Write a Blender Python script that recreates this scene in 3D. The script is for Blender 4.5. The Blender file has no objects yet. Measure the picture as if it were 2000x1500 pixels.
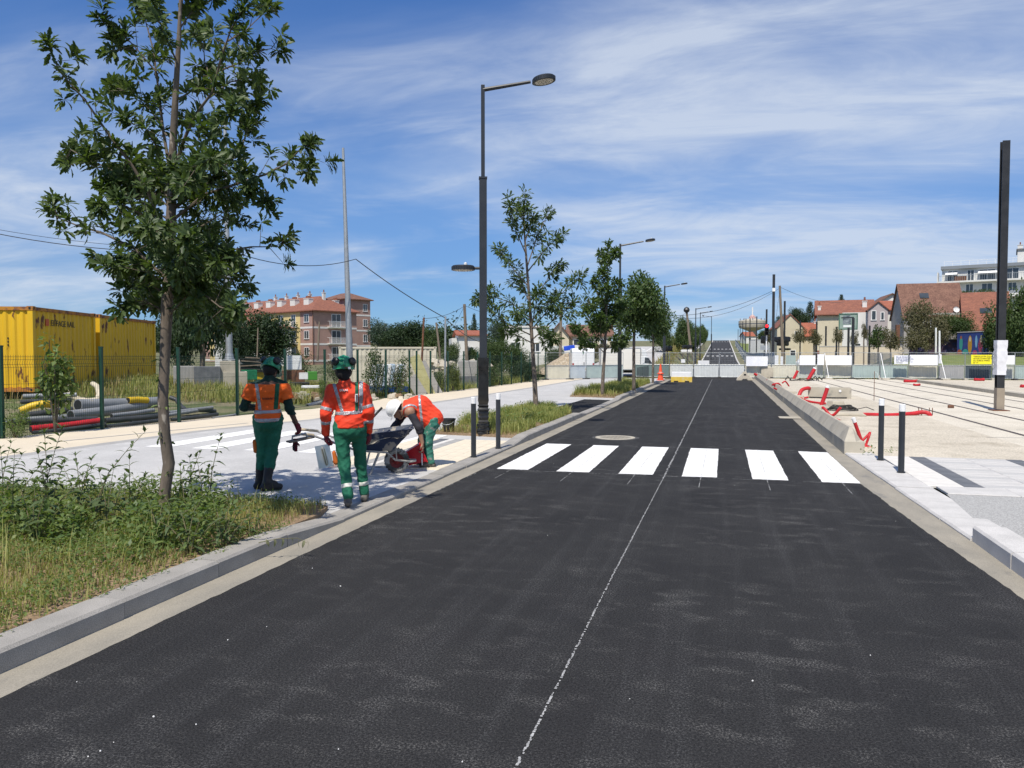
import bpy, math, random
import numpy as np
from mathutils import Vector, Matrix
S = bpy.context.scene
COL = S.collection
RAD = math.radians
# ------------------------------------------------------------------ camera, world, sun, exposure
F_, CX_, CY_, H_ = 1500.0, 1000.0, 750.0, 1.75
YAW = math.atan2(410, F_)
PIT = math.atan2(56, F_)
cam_d = bpy.data.cameras.new('camera'); cam = bpy.data.objects.new('camera', cam_d); COL.objects.link(cam)
cam_d.sensor_width = 36; cam_d.lens = 36 * F_ / 2000; cam_d.clip_end = 9000; cam_d.clip_start = .05
cam.location = (0, 0, H_); cam.rotation_euler = (RAD(90) - PIT, 0, YAW)
S.camera = cam
S.view_settings.view_transform = 'Standard'; S.view_settings.look = 'None'
S.view_settings.exposure = 0.12; S.view_settings.gamma = 1; S.view_settings.use_curve_mapping = False
SUN_EL, SUN_AZ = RAD(58), RAD(185)     # azimuth clockwise from +Y
sd = bpy.data.lights.new('sun', 'SUN'); sd.energy = 5.0; sd.angle = RAD(.55); sd.color = (1, .94, .84)
sun = bpy.data.objects.new('sun', sd); COL.objects.link(sun)
_to = Vector((math.sin(SUN_AZ) * math.cos(SUN_EL), math.cos(SUN_AZ) * math.cos(SUN_EL), math.sin(SUN_EL)))
sun.rotation_euler = (-_to).to_track_quat('-Z', 'Y').to_euler(); sun.location = (0, 0, 60)

def nd(nt, typ, ins=None, **props):
    n = nt.nodes.new(typ)
    for k, v in props.items(): setattr(n, k, v)
    for k, v in (ins or {}).items():
        s = n.inputs[k]
        if isinstance(v, bpy.types.NodeSocket): nt.links.new(v, s)
        else: s.default_value = v
    return n
def mth(nt, op, a, b=0.0, c=None, clamp=False):
    n = nd(nt, 'ShaderNodeMath', {0: a, 1: b}, operation=op, use_clamp=clamp)
    if c is not None: n.inputs[2].default_value = c
    return n.outputs[0]
def ramp(nt, f, stops, interp='LINEAR'):
    n = nd(nt, 'ShaderNodeValToRGB', {'Fac': f}); cr = n.color_ramp; cr.interpolation = interp
    while len(cr.elements) < len(stops): cr.elements.new(.5)
    for e, (p, c) in zip(cr.elements, stops):
        e.position = p; e.color = (c, c, c, 1) if not isinstance(c, (tuple, list)) else (*c[:3], 1)
    return n.outputs['Color']
def mixc(nt, f, a, b, bt='MIX'):
    n = nd(nt, 'ShaderNodeMix', data_type='RGBA', blend_type=bt)
    for i, v in ((0, f), (6, a), (7, b)):
        if isinstance(v, bpy.types.NodeSocket): nt.links.new(v, n.inputs[i])
        else: n.inputs[i].default_value = (*v[:3], 1) if isinstance(v, (tuple, list)) else v
    return n.outputs[2]
def noise(nt, vec, scale, detail=4, rough=.55, dist=0.0):
    return nd(nt, 'ShaderNodeTexNoise', {'Vector': vec, 'Scale': scale, 'Detail': detail, 'Roughness': rough, 'Distortion': dist}).outputs['Fac']

W = bpy.data.worlds.new('World'); S.world = W; W.use_nodes = True
nt = W.node_tree; nt.nodes.clear()
sky = nd(nt, 'ShaderNodeTexSky', sky_type='NISHITA', sun_disc=False, sun_elevation=SUN_EL, sun_rotation=SUN_AZ,
         altitude=60, air_density=1.0, dust_density=0, ozone_density=3)
tc = nd(nt, 'ShaderNodeTexCoord').outputs['Generated']
sx = nd(nt, 'ShaderNodeSeparateXYZ', {0: tc})
zz = mth(nt, 'ADD', mth(nt, 'MAXIMUM', sx.outputs[2], 0.0), .13)
uv = nd(nt, 'ShaderNodeCombineXYZ', {0: mth(nt, 'DIVIDE', sx.outputs[0], zz), 1: mth(nt, 'DIVIDE', sx.outputs[1], zz)}).outputs[0]
m1 = nd(nt, 'ShaderNodeMapping', {'Vector': uv, 'Rotation': (0, 0, RAD(-38)), 'Scale': (.6, .95, 1), 'Location': (1.7, .35, 0)}).outputs[0]
m2 = nd(nt, 'ShaderNodeMapping', {'Vector': uv, 'Rotation': (0, 0, RAD(-40)), 'Scale': (.9, 1.9, 1), 'Location': (4.2, 2.1, 0)}).outputs[0]
big = noise(nt, m1, .75, 6, .56, .5)
fine = noise(nt, m2, 1.5, 8, .62, .6)
right = nd(nt, 'ShaderNodeMapRange', {'Value': sx.outputs[0], 'From Min': -.6, 'From Max': .42, 'To Min': -.02, 'To Max': .09}).outputs[0]
low = nd(nt, 'ShaderNodeMapRange', {'Value': sx.outputs[2], 'From Min': .45, 'From Max': .1, 'To Min': 0, 'To Max': .05}).outputs[0]
def bank(d, r, a):      # a broad cirrus bank centred on a direction of the sky
    q = nd(nt, 'ShaderNodeVectorMath', {0: tc, 1: d}, operation='DISTANCE').outputs['Value']
    return nd(nt, 'ShaderNodeMapRange', {'Value': q, 'From Min': r, 'From Max': 0.0, 'To Min': 0, 'To Max': a}, interpolation_type='SMOOTHSTEP').outputs[0]
right = mth(nt, 'ADD', mth(nt, 'ADD', right, bank((0.159, 0.955, 0.251), .5, .075)), mth(nt, 'ADD', bank((-0.067, 0.922, 0.383), .22, .1), bank((-0.709, 0.66, 0.246), .25, .1)))
dens = mth(nt, 'ADD', mth(nt, 'ADD', big, right), low)
veil = ramp(nt, dens, [(.44, 0), (.8, .92)], 'EASE')
wisp = ramp(nt, mth(nt, 'ADD', fine, mth(nt, 'MULTIPLY', mth(nt, 'SUBTRACT', dens, .5), .7)), [(.47, 0), (.92, .5)], 'EASE')
cl = mth(nt, 'ADD', mth(nt, 'MULTIPLY', veil, mth(nt, 'ADD', mth(nt, 'MULTIPLY', fine, .8), .35)), wisp, clamp=True)
cl = mth(nt, 'MULTIPLY', cl, .76)
grade = ramp(nt, sx.outputs[2], [(0, (.36, .58, 1.0)), (.1, (.47, .67, 1.0)), (.22, (.76, .94, 1.22)), (.41, (.6, .9, 1.32))])   # clear-day blue
skyc = mixc(nt, 1.0, sky.outputs[0], grade, 'MULTIPLY')
colr = mixc(nt, cl, skyc, (6.8, 7.5, 8.6))
bg = nd(nt, 'ShaderNodeBackground', {'Color': colr, 'Strength': .092})
nt.links.new(bg.outputs[0], nd(nt, 'ShaderNodeOutputWorld').inputs[0])

# ------------------------------------------------------------------ photo geometry -> world points
CAMP = np.array([0, 0, H_])
FW = np.array([-math.sin(YAW) * math.cos(PIT), math.cos(YAW) * math.cos(PIT), -math.sin(PIT)])
RT = np.array([math.cos(YAW), math.sin(YAW), 0.0]); UPV = np.cross(RT, FW)
FH = np.array([-math.sin(YAW), math.cos(YAW), 0.0])
def P(px, py, d):
    D = FW + RT * (px - CX_) / F_ - UPV * (py - CY_) / F_
    return Vector(CAMP + D * d / (D @ FH))
def PG(px, py, z=0.0):
    D = FW + RT * (px - CX_) / F_ - UPV * (py - CY_) / F_
    return Vector(CAMP + D * (z - H_) / D[2])
def PZ(px, d, z):
    w = d * math.cos(PIT) - (z - H_) * math.sin(PIT)
    return Vector(FH * d + RT * (px - CX_) / F_ * w + np.array([0, 0, z]))

# ------------------------------------------------------------------ mesh + object helpers
def link(name, me, parent=None, loc=None, rot=None):
    o = bpy.data.objects.new(name, me); COL.objects.link(o)
    if parent is not None: o.parent = parent
    if loc is not None: o.location = loc
    if rot is not None: o.rotation_euler = rot
    return o
def tag(o, label=None, cat=None, group=None, kind=None):
    if label: o['label'] = label
    if cat: o['category'] = cat
    if group: o['group'] = group
    if kind: o['kind'] = kind
    return o
def thing(name, label, cat, loc=(0, 0, 0), rz=0.0, group=None):
    o = bpy.data.objects.new(name, None); COL.objects.link(o); o.empty_display_size = .1
    o.location = loc; o.rotation_euler = (0, 0, rz)
    return tag(o, label, cat, group)
def np_mesh(name, v, f, mats, smooth=False, mi=None):
    v = np.asarray(v, np.float32).reshape(-1, 3); f = np.asarray(f, np.int32)
    me = bpy.data.meshes.new(name); k = f.shape[1]; n = len(f)
    me.vertices.add(len(v)); me.vertices.foreach_set('co', v.ravel())
    me.loops.add(n * k); me.loops.foreach_set('vertex_index', f.ravel())
    me.polygons.add(n); me.polygons.foreach_set('loop_start', np.arange(0, n * k, k, dtype=np.int32))
    me.polygons.foreach_set('loop_total', np.full(n, k, np.int32))
    if smooth: me.polygons.foreach_set('use_smooth', np.ones(n, bool))
    if mi is not None: me.polygons.foreach_set('material_index', np.asarray(mi, np.int32))
    for m in (mats if isinstance(mats, (list, tuple)) else [mats]): me.materials.append(m)
    me.update(calc_edges=True); me.validate()
    return me
class MB:
    def __init__(s): s.v = []; s.f = []; s.m = []
    def add(s, vs, fs, mi=0):
        b = len(s.v); s.v += [tuple(p) for p in vs]
        for f in fs: s.f.append([i + b for i in f]); s.m.append(mi)
    def box(s, c, d, mi=0, rot=None, taper=1.0):
        x, y, z = d[0] / 2, d[1] / 2, d[2] / 2; t = taper
        vs = [(-x, -y, -z), (x, -y, -z), (x, y, -z), (-x, y, -z), (-x * t, -y * t, z), (x * t, -y * t, z), (x * t, y * t, z), (-x * t, y * t, z)]
        if rot is not None: vs = [rot @ Vector(p) for p in vs]
        c = Vector(c)
        s.add([Vector(p) + c for p in vs], [(0, 3, 2, 1), (4, 5, 6, 7), (0, 1, 5, 4), (1, 2, 6, 5), (2, 3, 7, 6), (3, 0, 4, 7)], mi)
    def span(s, x0, x1, y0, y1, z0, z1, mi=0): s.box(((x0 + x1) / 2, (y0 + y1) / 2, (z0 + z1) / 2), (x1 - x0, y1 - y0, z1 - z0), mi)
    def tube(s, path, r, n=8, mi=0, caps=True):
        path = [Vector(p) for p in path]; k = len(path)
        rs = r if isinstance(r, (list, tuple)) else [r] * k
        ref = None; rings = []
        for i, p in enumerate(path):
            t = (path[min(i + 1, k - 1)] - path[max(i - 1, 0)])
            if t.length < 1e-9: t = Vector((0, 0, 1))
            t.normalize()
            if ref is None: ref = t.orthogonal().normalized()
            ref = (ref - t * ref.dot(t))
            if ref.length < 1e-6: ref = t.orthogonal()
            ref.normalize(); b = t.cross(ref)
            rings.append([p + (ref * math.cos(2 * math.pi * j / n) + b * math.sin(2 * math.pi * j / n)) * rs[i] for j in range(n)])
        vs = [q for rg in rings for q in rg]
        fs = [(i * n + j, i * n + (j + 1) % n, (i + 1) * n + (j + 1) % n, (i + 1) * n + j) for i in range(k - 1) for j in range(n)]
        if caps: fs += [tuple(range(n - 1, -1, -1)), tuple((k - 1) * n + j for j in range(n))]
        s.add(vs, fs, mi)
    def lathe(s, prof, c=(0, 0, 0), n=16, mi=0, axis=None, cap=True):
        vs = []; c = Vector(c)
        R = Matrix.Identity(3) if axis is None else Vector((0, 0, 1)).rotation_difference(Vector(axis)).to_matrix()
        for r, z in prof:
            for j in range(n):
                a = 2 * math.pi * j / n; vs.append(c + R @ Vector((r * math.cos(a), r * math.sin(a), z)))
        k = len(prof)
        fs = [(i * n + j, i * n + (j + 1) % n, (i + 1) * n + (j + 1) % n, (i + 1) * n + j) for i in range(k - 1) for j in range(n)]
        if cap: fs += [tuple(range(n - 1, -1, -1)), tuple((k - 1) * n + j for j in range(n))]
        s.add(vs, fs, mi)
    def prism(s, poly, h, mi=0, fn=None):
        # poly: 2D outline; extruded 0..h along third axis; fn maps (a,b,c)->xyz
        fn = fn or (lambda a, b, c: (a, b, c)); n = len(poly)
        h0, h1 = h if isinstance(h, tuple) else (0, h)
        vs = [fn(a, b, h0) for a, b in poly] + [fn(a, b, h1) for a, b in poly]
        s.add(vs, [tuple(range(n - 1, -1, -1)), tuple(range(n, 2 * n))] + [(i, (i + 1) % n, n + (i + 1) % n, n + i) for i in range(n)], mi)
    def mesh(s, name, mats, smooth=False):
        me = bpy.data.meshes.new(name); me.from_pydata(s.v, [], s.f)
        for m in (mats if isinstance(mats, (list, tuple)) else [mats]): me.materials.append(m)
        me.polygons.foreach_set('material_index', s.m)
        if smooth: me.polygons.foreach_set('use_smooth', [True] * len(me.polygons))
        me.update(); fix_normals(me)
        return me
    def build(s, name, mats, parent=None, smooth=False, bevel=0, loc=None, rot=None):
        o = link(name, s.mesh(name, mats, smooth), parent, loc, rot)
        if bevel:
            b = o.modifiers.new('bevel', 'BEVEL'); b.width = bevel; b.segments = 2; b.limit_method = 'ANGLE'
        if smooth: smooth_by_angle(o)
        return o
def fix_normals(me):
    import bmesh
    bm = bmesh.new(); bm.from_mesh(me); bmesh.ops.recalc_face_normals(bm, faces=bm.faces); bm.to_mesh(me); bm.free()
def smooth_by_angle(o, ang=RAD(40)):
    import bmesh
    me = o.data; bm = bmesh.new(); bm.from_mesh(me)
    for e in bm.edges: e.smooth = not (len(e.link_faces) == 2 and e.calc_face_angle(0) > ang)
    bm.to_mesh(me); bm.free()
def copy_tree(o, parent=None):
    c = o.copy(); COL.objects.link(c)
    if parent is not None: c.parent = parent
    for ch in list(o.children): copy_tree(ch, c)
    return c
def text(s, name, size, mat, parent, loc, rot, align='CENTER', ext=.002):
    cu = bpy.data.curves.new(name, 'FONT'); cu.body = s; cu.size = size; cu.align_x = align; cu.align_y = 'CENTER'; cu.extrude = ext
    t_ = bpy.data.objects.new(name, cu); me = bpy.data.meshes.new_from_object(t_); bpy.data.objects.remove(t_)
    me.materials.clear(); me.materials.append(mat); return link(name, me, parent, loc, rot)
def rotz(a): return Matrix.Rotation(a, 3, 'Z')
def euler(x, y, z): return Matrix.Rotation(z, 3, 'Z') @ Matrix.Rotation(y, 3, 'Y') @ Matrix.Rotation(x, 3, 'X')

# ------------------------------------------------------------------ materials
MT = {}
def M(name, c, c2=None, sc=4.0, r=.7, metal=0.0, bump=0.0, bsc=60.0, c3=None, ssc=3.0, sth=.62, ssoft=.04, stretch=(1, 1, 1), det=5, spec=.4, coat=0.0, fine=0.0, fsc=200.0):
    m = bpy.data.materials.new(name); m.use_nodes = True; t = m.node_tree; t.nodes.clear()
    vec = nd(t, 'ShaderNodeTexCoord').outputs['Object']
    if stretch != (1, 1, 1): vec = nd(t, 'ShaderNodeMapping', {'Vector': vec, 'Scale': stretch}).outputs[0]
    col = None
    if c2 is not None: col = mixc(t, ramp(t, noise(t, vec, sc, det), [(.36, 0), (.66, 1)]), c, c2)
    if c3 is not None: col = mixc(t, ramp(t, noise(t, vec, ssc, 6, .62), [(sth, 0), (sth + ssoft, 1)]), col if col else c, c3)
    if fine:
        fn = ramp(t, noise(t, vec, fsc, 2, .6), [(.32, 1 - fine), (.68, 1 + fine)])
        col = mixc(t, 1.0, col if col else c, fn, 'MULTIPLY')
    p = nd(t, 'ShaderNodeBsdfPrincipled', {'Roughness': r, 'Metallic': metal, 'Specular IOR Level': spec, 'Coat Weight': coat})
    if col is None: p.inputs['Base Color'].default_value = (*c, 1)
    else: t.links.new(col, p.inputs['Base Color'])
    if bump:
        b = nd(t, 'ShaderNodeBump', {'Height': noise(t, vec, bsc, 3), 'Strength': bump, 'Distance': .01})
        t.links.new(b.outputs[0], p.inputs['Normal'])
    t.links.new(p.outputs[0], nd(t, 'ShaderNodeOutputMaterial').inputs[0]); MT[name] = m
    return m
def leafmat(name, c, c2, trans=.35, r=.5, sc=1.3, spec=.35):
    m = bpy.data.materials.new(name); m.use_nodes = True; t = m.node_tree; t.nodes.clear()
    vec = nd(t, 'ShaderNodeTexCoord').outputs['Object']; g = nd(t, 'ShaderNodeNewGeometry')
    f = mth(t, 'ADD', mth(t, 'MULTIPLY', noise(t, vec, sc, 3), .6), mth(t, 'MULTIPLY', g.outputs['Random Per Island'], .5))
    col = mixc(t, ramp(t, f, [(.3, 0), (.8, 1)]), c, c2)
    p = nd(t, 'ShaderNodeBsdfPrincipled', {'Base Color': col, 'Roughness': r, 'Specular IOR Level': spec})
    tr = nd(t, 'ShaderNodeBsdfTranslucent', {'Color': mixc(t, 1.0, col, (1.5, 1.6, .6), 'MULTIPLY')})
    mx = nd(t, 'ShaderNodeMixShader', {0: trans, 1: p.outputs[0], 2: tr.outputs[0]})
    t.links.new(mx.outputs[0], nd(t, 'ShaderNodeOutputMaterial').inputs[0]); MT[name] = m
    return m
def glow(name, c, st):
    m = bpy.data.materials.new(name); m.use_nodes = True; t = m.node_tree; t.nodes.clear()
    e = nd(t, 'ShaderNodeEmission', {'Color': (*c, 1), 'Strength': st})
    t.links.new(e.outputs[0], nd(t, 'ShaderNodeOutputMaterial').inputs[0]); return m

def asphalt(name, c=(.0165, .0163, .0167), dust=1.0):
    m = bpy.data.materials.new(name); m.use_nodes = True; t = m.node_tree; t.nodes.clear()
    vec = nd(t, 'ShaderNodeTexCoord').outputs['Object']
    sp = mth(t, 'ADD', mth(t, 'MULTIPLY', noise(t, vec, 75, 3, .75), .6), mth(t, 'MULTIPLY', noise(t, vec, 160, 2, .6), .4)); sp2 = nd(t, 'ShaderNodeTexVoronoi', {'Vector': vec, 'Scale': 130.0}).outputs['Distance']
    col = mixc(t, ramp(t, sp, [(.38, 0), (.64, 1)]), tuple(k * .25 for k in c), tuple(k * 2.4 for k in c))
    col = mixc(t, ramp(t, noise(t, vec, .55, 4, .6), [(.35, 0), (.7, .45)]), col, tuple(k * 1.5 for k in c))
    sv = nd(t, 'ShaderNodeMapping', {'Vector': vec, 'Scale': (2.2, 4.0, 1), 'Rotation': (0, 0, RAD(14))}).outputs[0]
    d1 = ramp(t, noise(t, sv, 1.25, 5, .55, .15), [(.52, 0), (.7, 1)])
    d2 = ramp(t, noise(t, vec, .33, 3, .5), [(.38, .15), (.62, 1)])
    d3 = ramp(t, noise(t, vec, 85, 3, .85), [(.5, 0), (.64, 1)])
    d4 = ramp(t, noise(t, vec, .9, 4, .6), [(.35, .04), (.7, .3)])
    du = mth(t, 'MULTIPLY', mth(t, 'ADD', mth(t, 'MULTIPLY', d1, d2), d4), mth(t, 'MULTIPLY', d3, .85 * dust), clamp=True)
    col = mixc(t, du, col, (.25, .243, .228))
    st = nd(t, 'ShaderNodeMapping', {'Vector': vec, 'Scale': (3.2, .12, 1), 'Rotation': (0, 0, RAD(4))}).outputs[0]
    tracks = ramp(t, noise(t, st, 1.4, 4, .6), [(.5, 0), (.7, .6 * dust)])
    col = mixc(t, mth(t, 'MULTIPLY', tracks, d3), col, (.13, .13, .13))
    h = mth(t, 'ADD', sp, mth(t, 'MULTIPLY', sp2, -.6))
    b = nd(t, 'ShaderNodeBump', {'Height': h, 'Strength': .55, 'Distance': .008})
    p = nd(t, 'ShaderNodeBsdfPrincipled', {'Base Color': col, 'Roughness': .88, 'Specular IOR Level': .16, 'Normal': b.outputs[0]})
    t.links.new(p.outputs[0], nd(t, 'ShaderNodeOutputMaterial').inputs[0]); return m
m_asph = asphalt('asphalt'); m_asph2 = asphalt('asphalt_patch', (.018, .018, .018), .15); m_asph3 = asphalt('asphalt_far', (.03, .03, .031), .3)
m_ground = M('dry_earth', (.2, .165, .11), (.13, .14, .06), .25, .95, c3=(.09, .11, .04), ssc=.8, sth=.5, fine=.3, fsc=30)
m_soil = M('soil', (.2, .135, .08), (.27, .19, .115), 3, .95, bump=.6, bsc=40, fine=.35, fsc=60)
m_conc = M('pavement_concrete', (.41, .402, .388), (.48, .47, .452), .8, .8, bump=.2, bsc=120, fine=.24, fsc=110, c3=(.54, .53, .51), ssc=2.4, sth=.56, ssoft=.2)
m_border = M('grey_border', (.3, .29, .275), (.36, .35, .33), 2, .8, fine=.2, fsc=120)
m_cream = M('cream_concrete', (.63, .55, .42), (.57, .495, .38), .9, .85, bump=.15, bsc=90, fine=.14, fsc=120)
m_slab = M('site_slab', (.54, .485, .39), (.46, .41, .325), .5, .9, bump=.4, bsc=40, fine=.3, fsc=36, c3=(.37, .325, .25), ssc=1.1, sth=.53, ssoft=.16)
m_granite = M('granite', (.265, .25, .225), (.34, .32, .29), 3, .75, bump=.1, bsc=150, fine=.3, fsc=160, c3=(.24, .235, .22), ssc=2.2, sth=.6, ssoft=.12)
m_granl = M('granite_light', (.47, .455, .43), (.56, .54, .51), 3, .7, bump=.08, bsc=150, fine=.2, fsc=160)
m_grand = M('granite_dark', (.1, .105, .115), (.15, .155, .165), 4, .7, fine=.2, fsc=150)
m_gutter = M('gutter_concrete', (.245, .225, .185), (.31, .28, .225), 2.2, .85, bump=.15, bsc=80, fine=.18, fsc=120, c3=(.19, .18, .16), ssc=1.7, sth=.58, ssoft=.12, stretch=(1.6, .7, 1))
m_barr = M('barrier_concrete', (.45, .41, .33), (.37, .335, .27), 2.5, .85, bump=.12, bsc=60, fine=.1, fsc=120, c3=(.23, .22, .2), ssc=2, sth=.6, ssoft=.15)
m_paint = M('road_paint', (.84, .83, .8), (.77, .76, .73), 9, .6, bump=.15, bsc=130, fine=.06, fsc=150, c3=(.36, .36, .36), ssc=48, sth=.62, ssoft=.12)
m_chalk = M('chalk', (.42, .42, .41), (.22, .22, .22), 30, .9)
m_steel = M('galvanised', (.34, .36, .37), (.42, .44, .45), 6, .5, .6)
m_white = M('white_paint', (.78, .78, .77), (.7, .7, .69), 3, .5)
m_black = M('black_paint', (.018, .019, .021), (.028, .029, .032), 5, .45)
m_lamp = M('anthracite_paint', (.022, .026, .032), (.03, .034, .04), 3, .4)
m_rubber = M('rubber', (.02, .02, .02), (.05, .048, .045), 9, .85)
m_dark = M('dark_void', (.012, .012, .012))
m_wood = M('weathered_wood', (.24, .19, .14), (.15, .12, .09), 3, .85, stretch=(6, 6, .5), bump=.3, bsc=30)
m_rust = M('rusty_steel', (.19, .085, .045), (.1, .05, .035), 6, .85, bump=.2)
m_red = M('red_duct', (.5, .018, .025), (.38, .015, .02), 5, .5)
m_glass = M('window_glass', (.03, .038, .045), (.055, .065, .075), .8, .12, spec=.8)
m_blind = M('pale_blind', (.45, .46, .46), r=.6)
m_text = M('print_black', (.02, .02, .02), r=.6)
# ------------------------------------------------------------------ terrain, roads, pavements
def sstep(a, b, x):
    t = np.clip((np.asarray(x, float) - a) / (b - a), 0, 1); return t * t * (3 - 2 * t)
def zroad(y): return np.interp(y, [-50, 105, 125, 150, 208, 260, 327, 345, 420, 3000], [0, 0, .12, .75, 3.1, 5.2, 7.9, 8.1, 7.5, 2.0])
def hground(x, y):
    x = np.asarray(x, float); y = np.asarray(y, float)
    h = zroad(y) * 1.0
    h = h + (1.7 * np.clip((y - 62.5) / 20, 0, 1) * sstep(13, 19, x) + 1.3 * sstep(16, 34, x) * sstep(82, 96, y)) * (1 - sstep(240, 500, y))
    h = h + .72 * np.exp(-((x + 22) / 6.5) ** 2 - ((y - 24) / 9.0) ** 2)
    h = h - .25 * sstep(-15, -22, x) * sstep(34, 46, y) * (1 - sstep(70, 110, y))
    h = h + np.maximum(0, 3.0 * np.clip((y - 64) / 46, 0, 1) - zroad(y) * .9) * sstep(-4.7, -6.3, x) * (1 - sstep(-16, -26, x))
    return h - .05
xs = np.unique(np.concatenate([np.linspace(-60, 60, 61), np.linspace(-400, 400, 41), np.linspace(-4000, 4000, 21)]))
ys = np.unique(np.concatenate([np.linspace(-20, 120, 71), np.linspace(120, 440, 33), np.linspace(440, 5000, 16), [-600., -120.]]))
gx, gy = np.meshgrid(xs, ys); gz = hground(gx, gy)
nx, ny = len(xs), len(ys); idx = np.arange(nx * ny).reshape(ny, nx)
tag(link('ground', np_mesh('ground', np.stack([gx, gy, gz], -1), np.stack([idx[:-1, :-1], idx[:-1, 1:], idx[1:, 1:], idx[1:, :-1]], -1).reshape(-1, 4), m_ground, True)), kind='structure')
def sheet(name, poly, z, mat, parent=None, kind='structure'):
    mb = MB(); mb.add([(x, y, z) for x, y in poly], [tuple(range(len(poly)))])
    o = mb.build(name, mat, parent)
    return tag(o, kind=kind) if parent is None else o
def jag(x, y0, y1, amp, step, rng):
    n = max(2, int((y1 - y0) / step)); return [(x + rng.gauss(0, amp), y0 + (y1 - y0) * i / n) for i in range(n + 1)]
R = random.Random(5)
# main carriageway, its edge wavers a little over the gutters
le = jag(-3.54, -6, 24, .0035, .08, R) + jag(-3.52, 24.5, 62, .01, .8, R)
re = jag(2.03, -6, 24, .005, .08, R) + jag(2.03, 24.5, 62, .01, .8, R)
rofs = lambda y: float(np.interp(y, [-6, 6.2, 8.5, 11.3, 14.6, 60], [.1, .08, -.06, -.19, -.17, 0]))
re = [(x + rofs(y), y) for x, y in re]
mb = MB(); vs = [(x, y, 0) for x, y in le] + [(x, y, 0) for x, y in re]; n = len(le)
k = min(len(le), len(re))
mb.add([(*le[i], 0) for i in range(k)] + [(*re[i], 0) for i in range(k)], [(i, k + i, k + i + 1, i + 1) for i in range(k - 1)])
tag(mb.build('road', m_asph), kind='structure')
sheet('gutter', [(-3.85, -6), (-3.4, -6), (-3.4, 57), (-3.85, 57)], -.006, m_gutter)
sheet('gutter', [(1.7, -6), (2.32, -6), (2.32, 8), (2.2, 14.6), (2.5, 66), (1.7, 66)], -.006, m_gutter)
sheet('drain_cover', [(1.56, 22.4), (2.14, 22.4), (2.14, 23.1), (1.56, 23.1)], .012, m_barr)
# far road over the hill
def strip(name, x0, x1, ys_, dz, mat, parent=None, xf=None, zx=None):
    mb = MB(); vs = []
    for y in ys_:
        o = xf(y) if xf else 0
        zz0 = float(zroad(y)) if zx is None else float(hground(zx, y)) + .09
        vs += [(x0 + o, y, zz0 + dz), (x1 + o, y, zz0 + dz)]
    mb.add(vs, [(2 * i, 2 * i + 1, 2 * i + 3, 2 * i + 2) for i in range(len(ys_) - 1)])
    o = mb.build(name, mat, parent)
    return o if parent is not None else tag(o, kind='structure')
yf = [62.02] + list(range(66, 350, 6))
strip('road', -3.5, 2.6, yf, 0.0, m_asph3)
strip('kerb', -3.75, -3.5, yf, .06, m_granl); strip('kerb', 2.6, 2.85, yf, .06, m_granl)
strip('cycle_path', -12.4, -6.4, [63] + list(range(66, 300, 6)), 0, m_conc, None, None, -9)
marks = tag(bpy.data.objects.new('road_marking', None), kind='structure'); COL.objects.link(marks)
# zebra crossing of the near road
for i in range(6):
    x0 = -3.33 + .937 * i; a = [R.gauss(0, .006) for _ in range(8)]
    if i == 3: x0 = -.545
    e = lambda n, p, q, s_: [(p[0] + (q[0] - p[0]) * k / n + R.gauss(0, s_), p[1] + (q[1] - p[1]) * k / n + R.gauss(0, s_)) for k in range(n)]
    c_ = [(x0 + a[0], 11.3 + a[1]), (x0 + .49 + a[2], 11.32 + a[3]), (x0 + .49 + a[4], 14.78 + a[5]), (x0 + a[6], 14.8 + a[7])]
    sheet('zebra_stripe', e(14, c_[0], c_[1], .004) + e(70, c_[1], c_[2], .004) + e(14, c_[2], c_[3], .004) + e(70, c_[3], c_[0], .004), .004, m_paint, marks)
def chalk(pts, w, z=.0045, dens=.9, seg=.05, name='chalk_line'):
    mb = MB(); rr = random.Random(len(pts) * 7 + int(pts[0][1] * 10))
    for (x0, y0), (x1, y1) in zip(pts, pts[1:]):
        L = math.hypot(x1 - x0, y1 - y0); n = max(1, int(L / seg)); ux, uy = (x1 - x0) / L, (y1 - y0) / L
        for i in range(n):
            if rr.random() > dens: continue
            t = L * i / n; q = seg * rr.uniform(.6, 1.05); ww = w * rr.uniform(.35, 1); o = rr.gauss(0, w * .14)
            cx, cy = x0 + ux * t - uy * o, y0 + uy * t + ux * o
            mb.add([(cx - uy * ww / 2, cy + ux * ww / 2, z), (cx + uy * ww / 2, cy - ux * ww / 2, z), (cx + ux * q + uy * ww / 2, cy + uy * q - ux * ww / 2, z), (cx + ux * q - uy * ww / 2, cy + uy * q + ux * ww / 2, z)], [(0, 1, 2, 3)])
    return mb.build(name, m_chalk, marks)
chalk([(-.83, 1.5), (-.82, 6), (-.79, 11)], .014, dens=.9, seg=.02); chalk([(-.79, 11), (-.74, 30), (-.68, 58)], .03, .005, .95, .08)
for y in (11.24, 14.86): chalk([(-3.5, y), (2.0, y + .03)], .012, .003, .75)
for x in (-3.1, -2.15, -1.22, -.28, .62, 1.6): chalk([(x, 10.4), (x + .03, 14.9)], .012, .0055, .8)
chalk([(-3.53, 9.3), (-3.5, 11.2)], .01, .003, .5)
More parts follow.
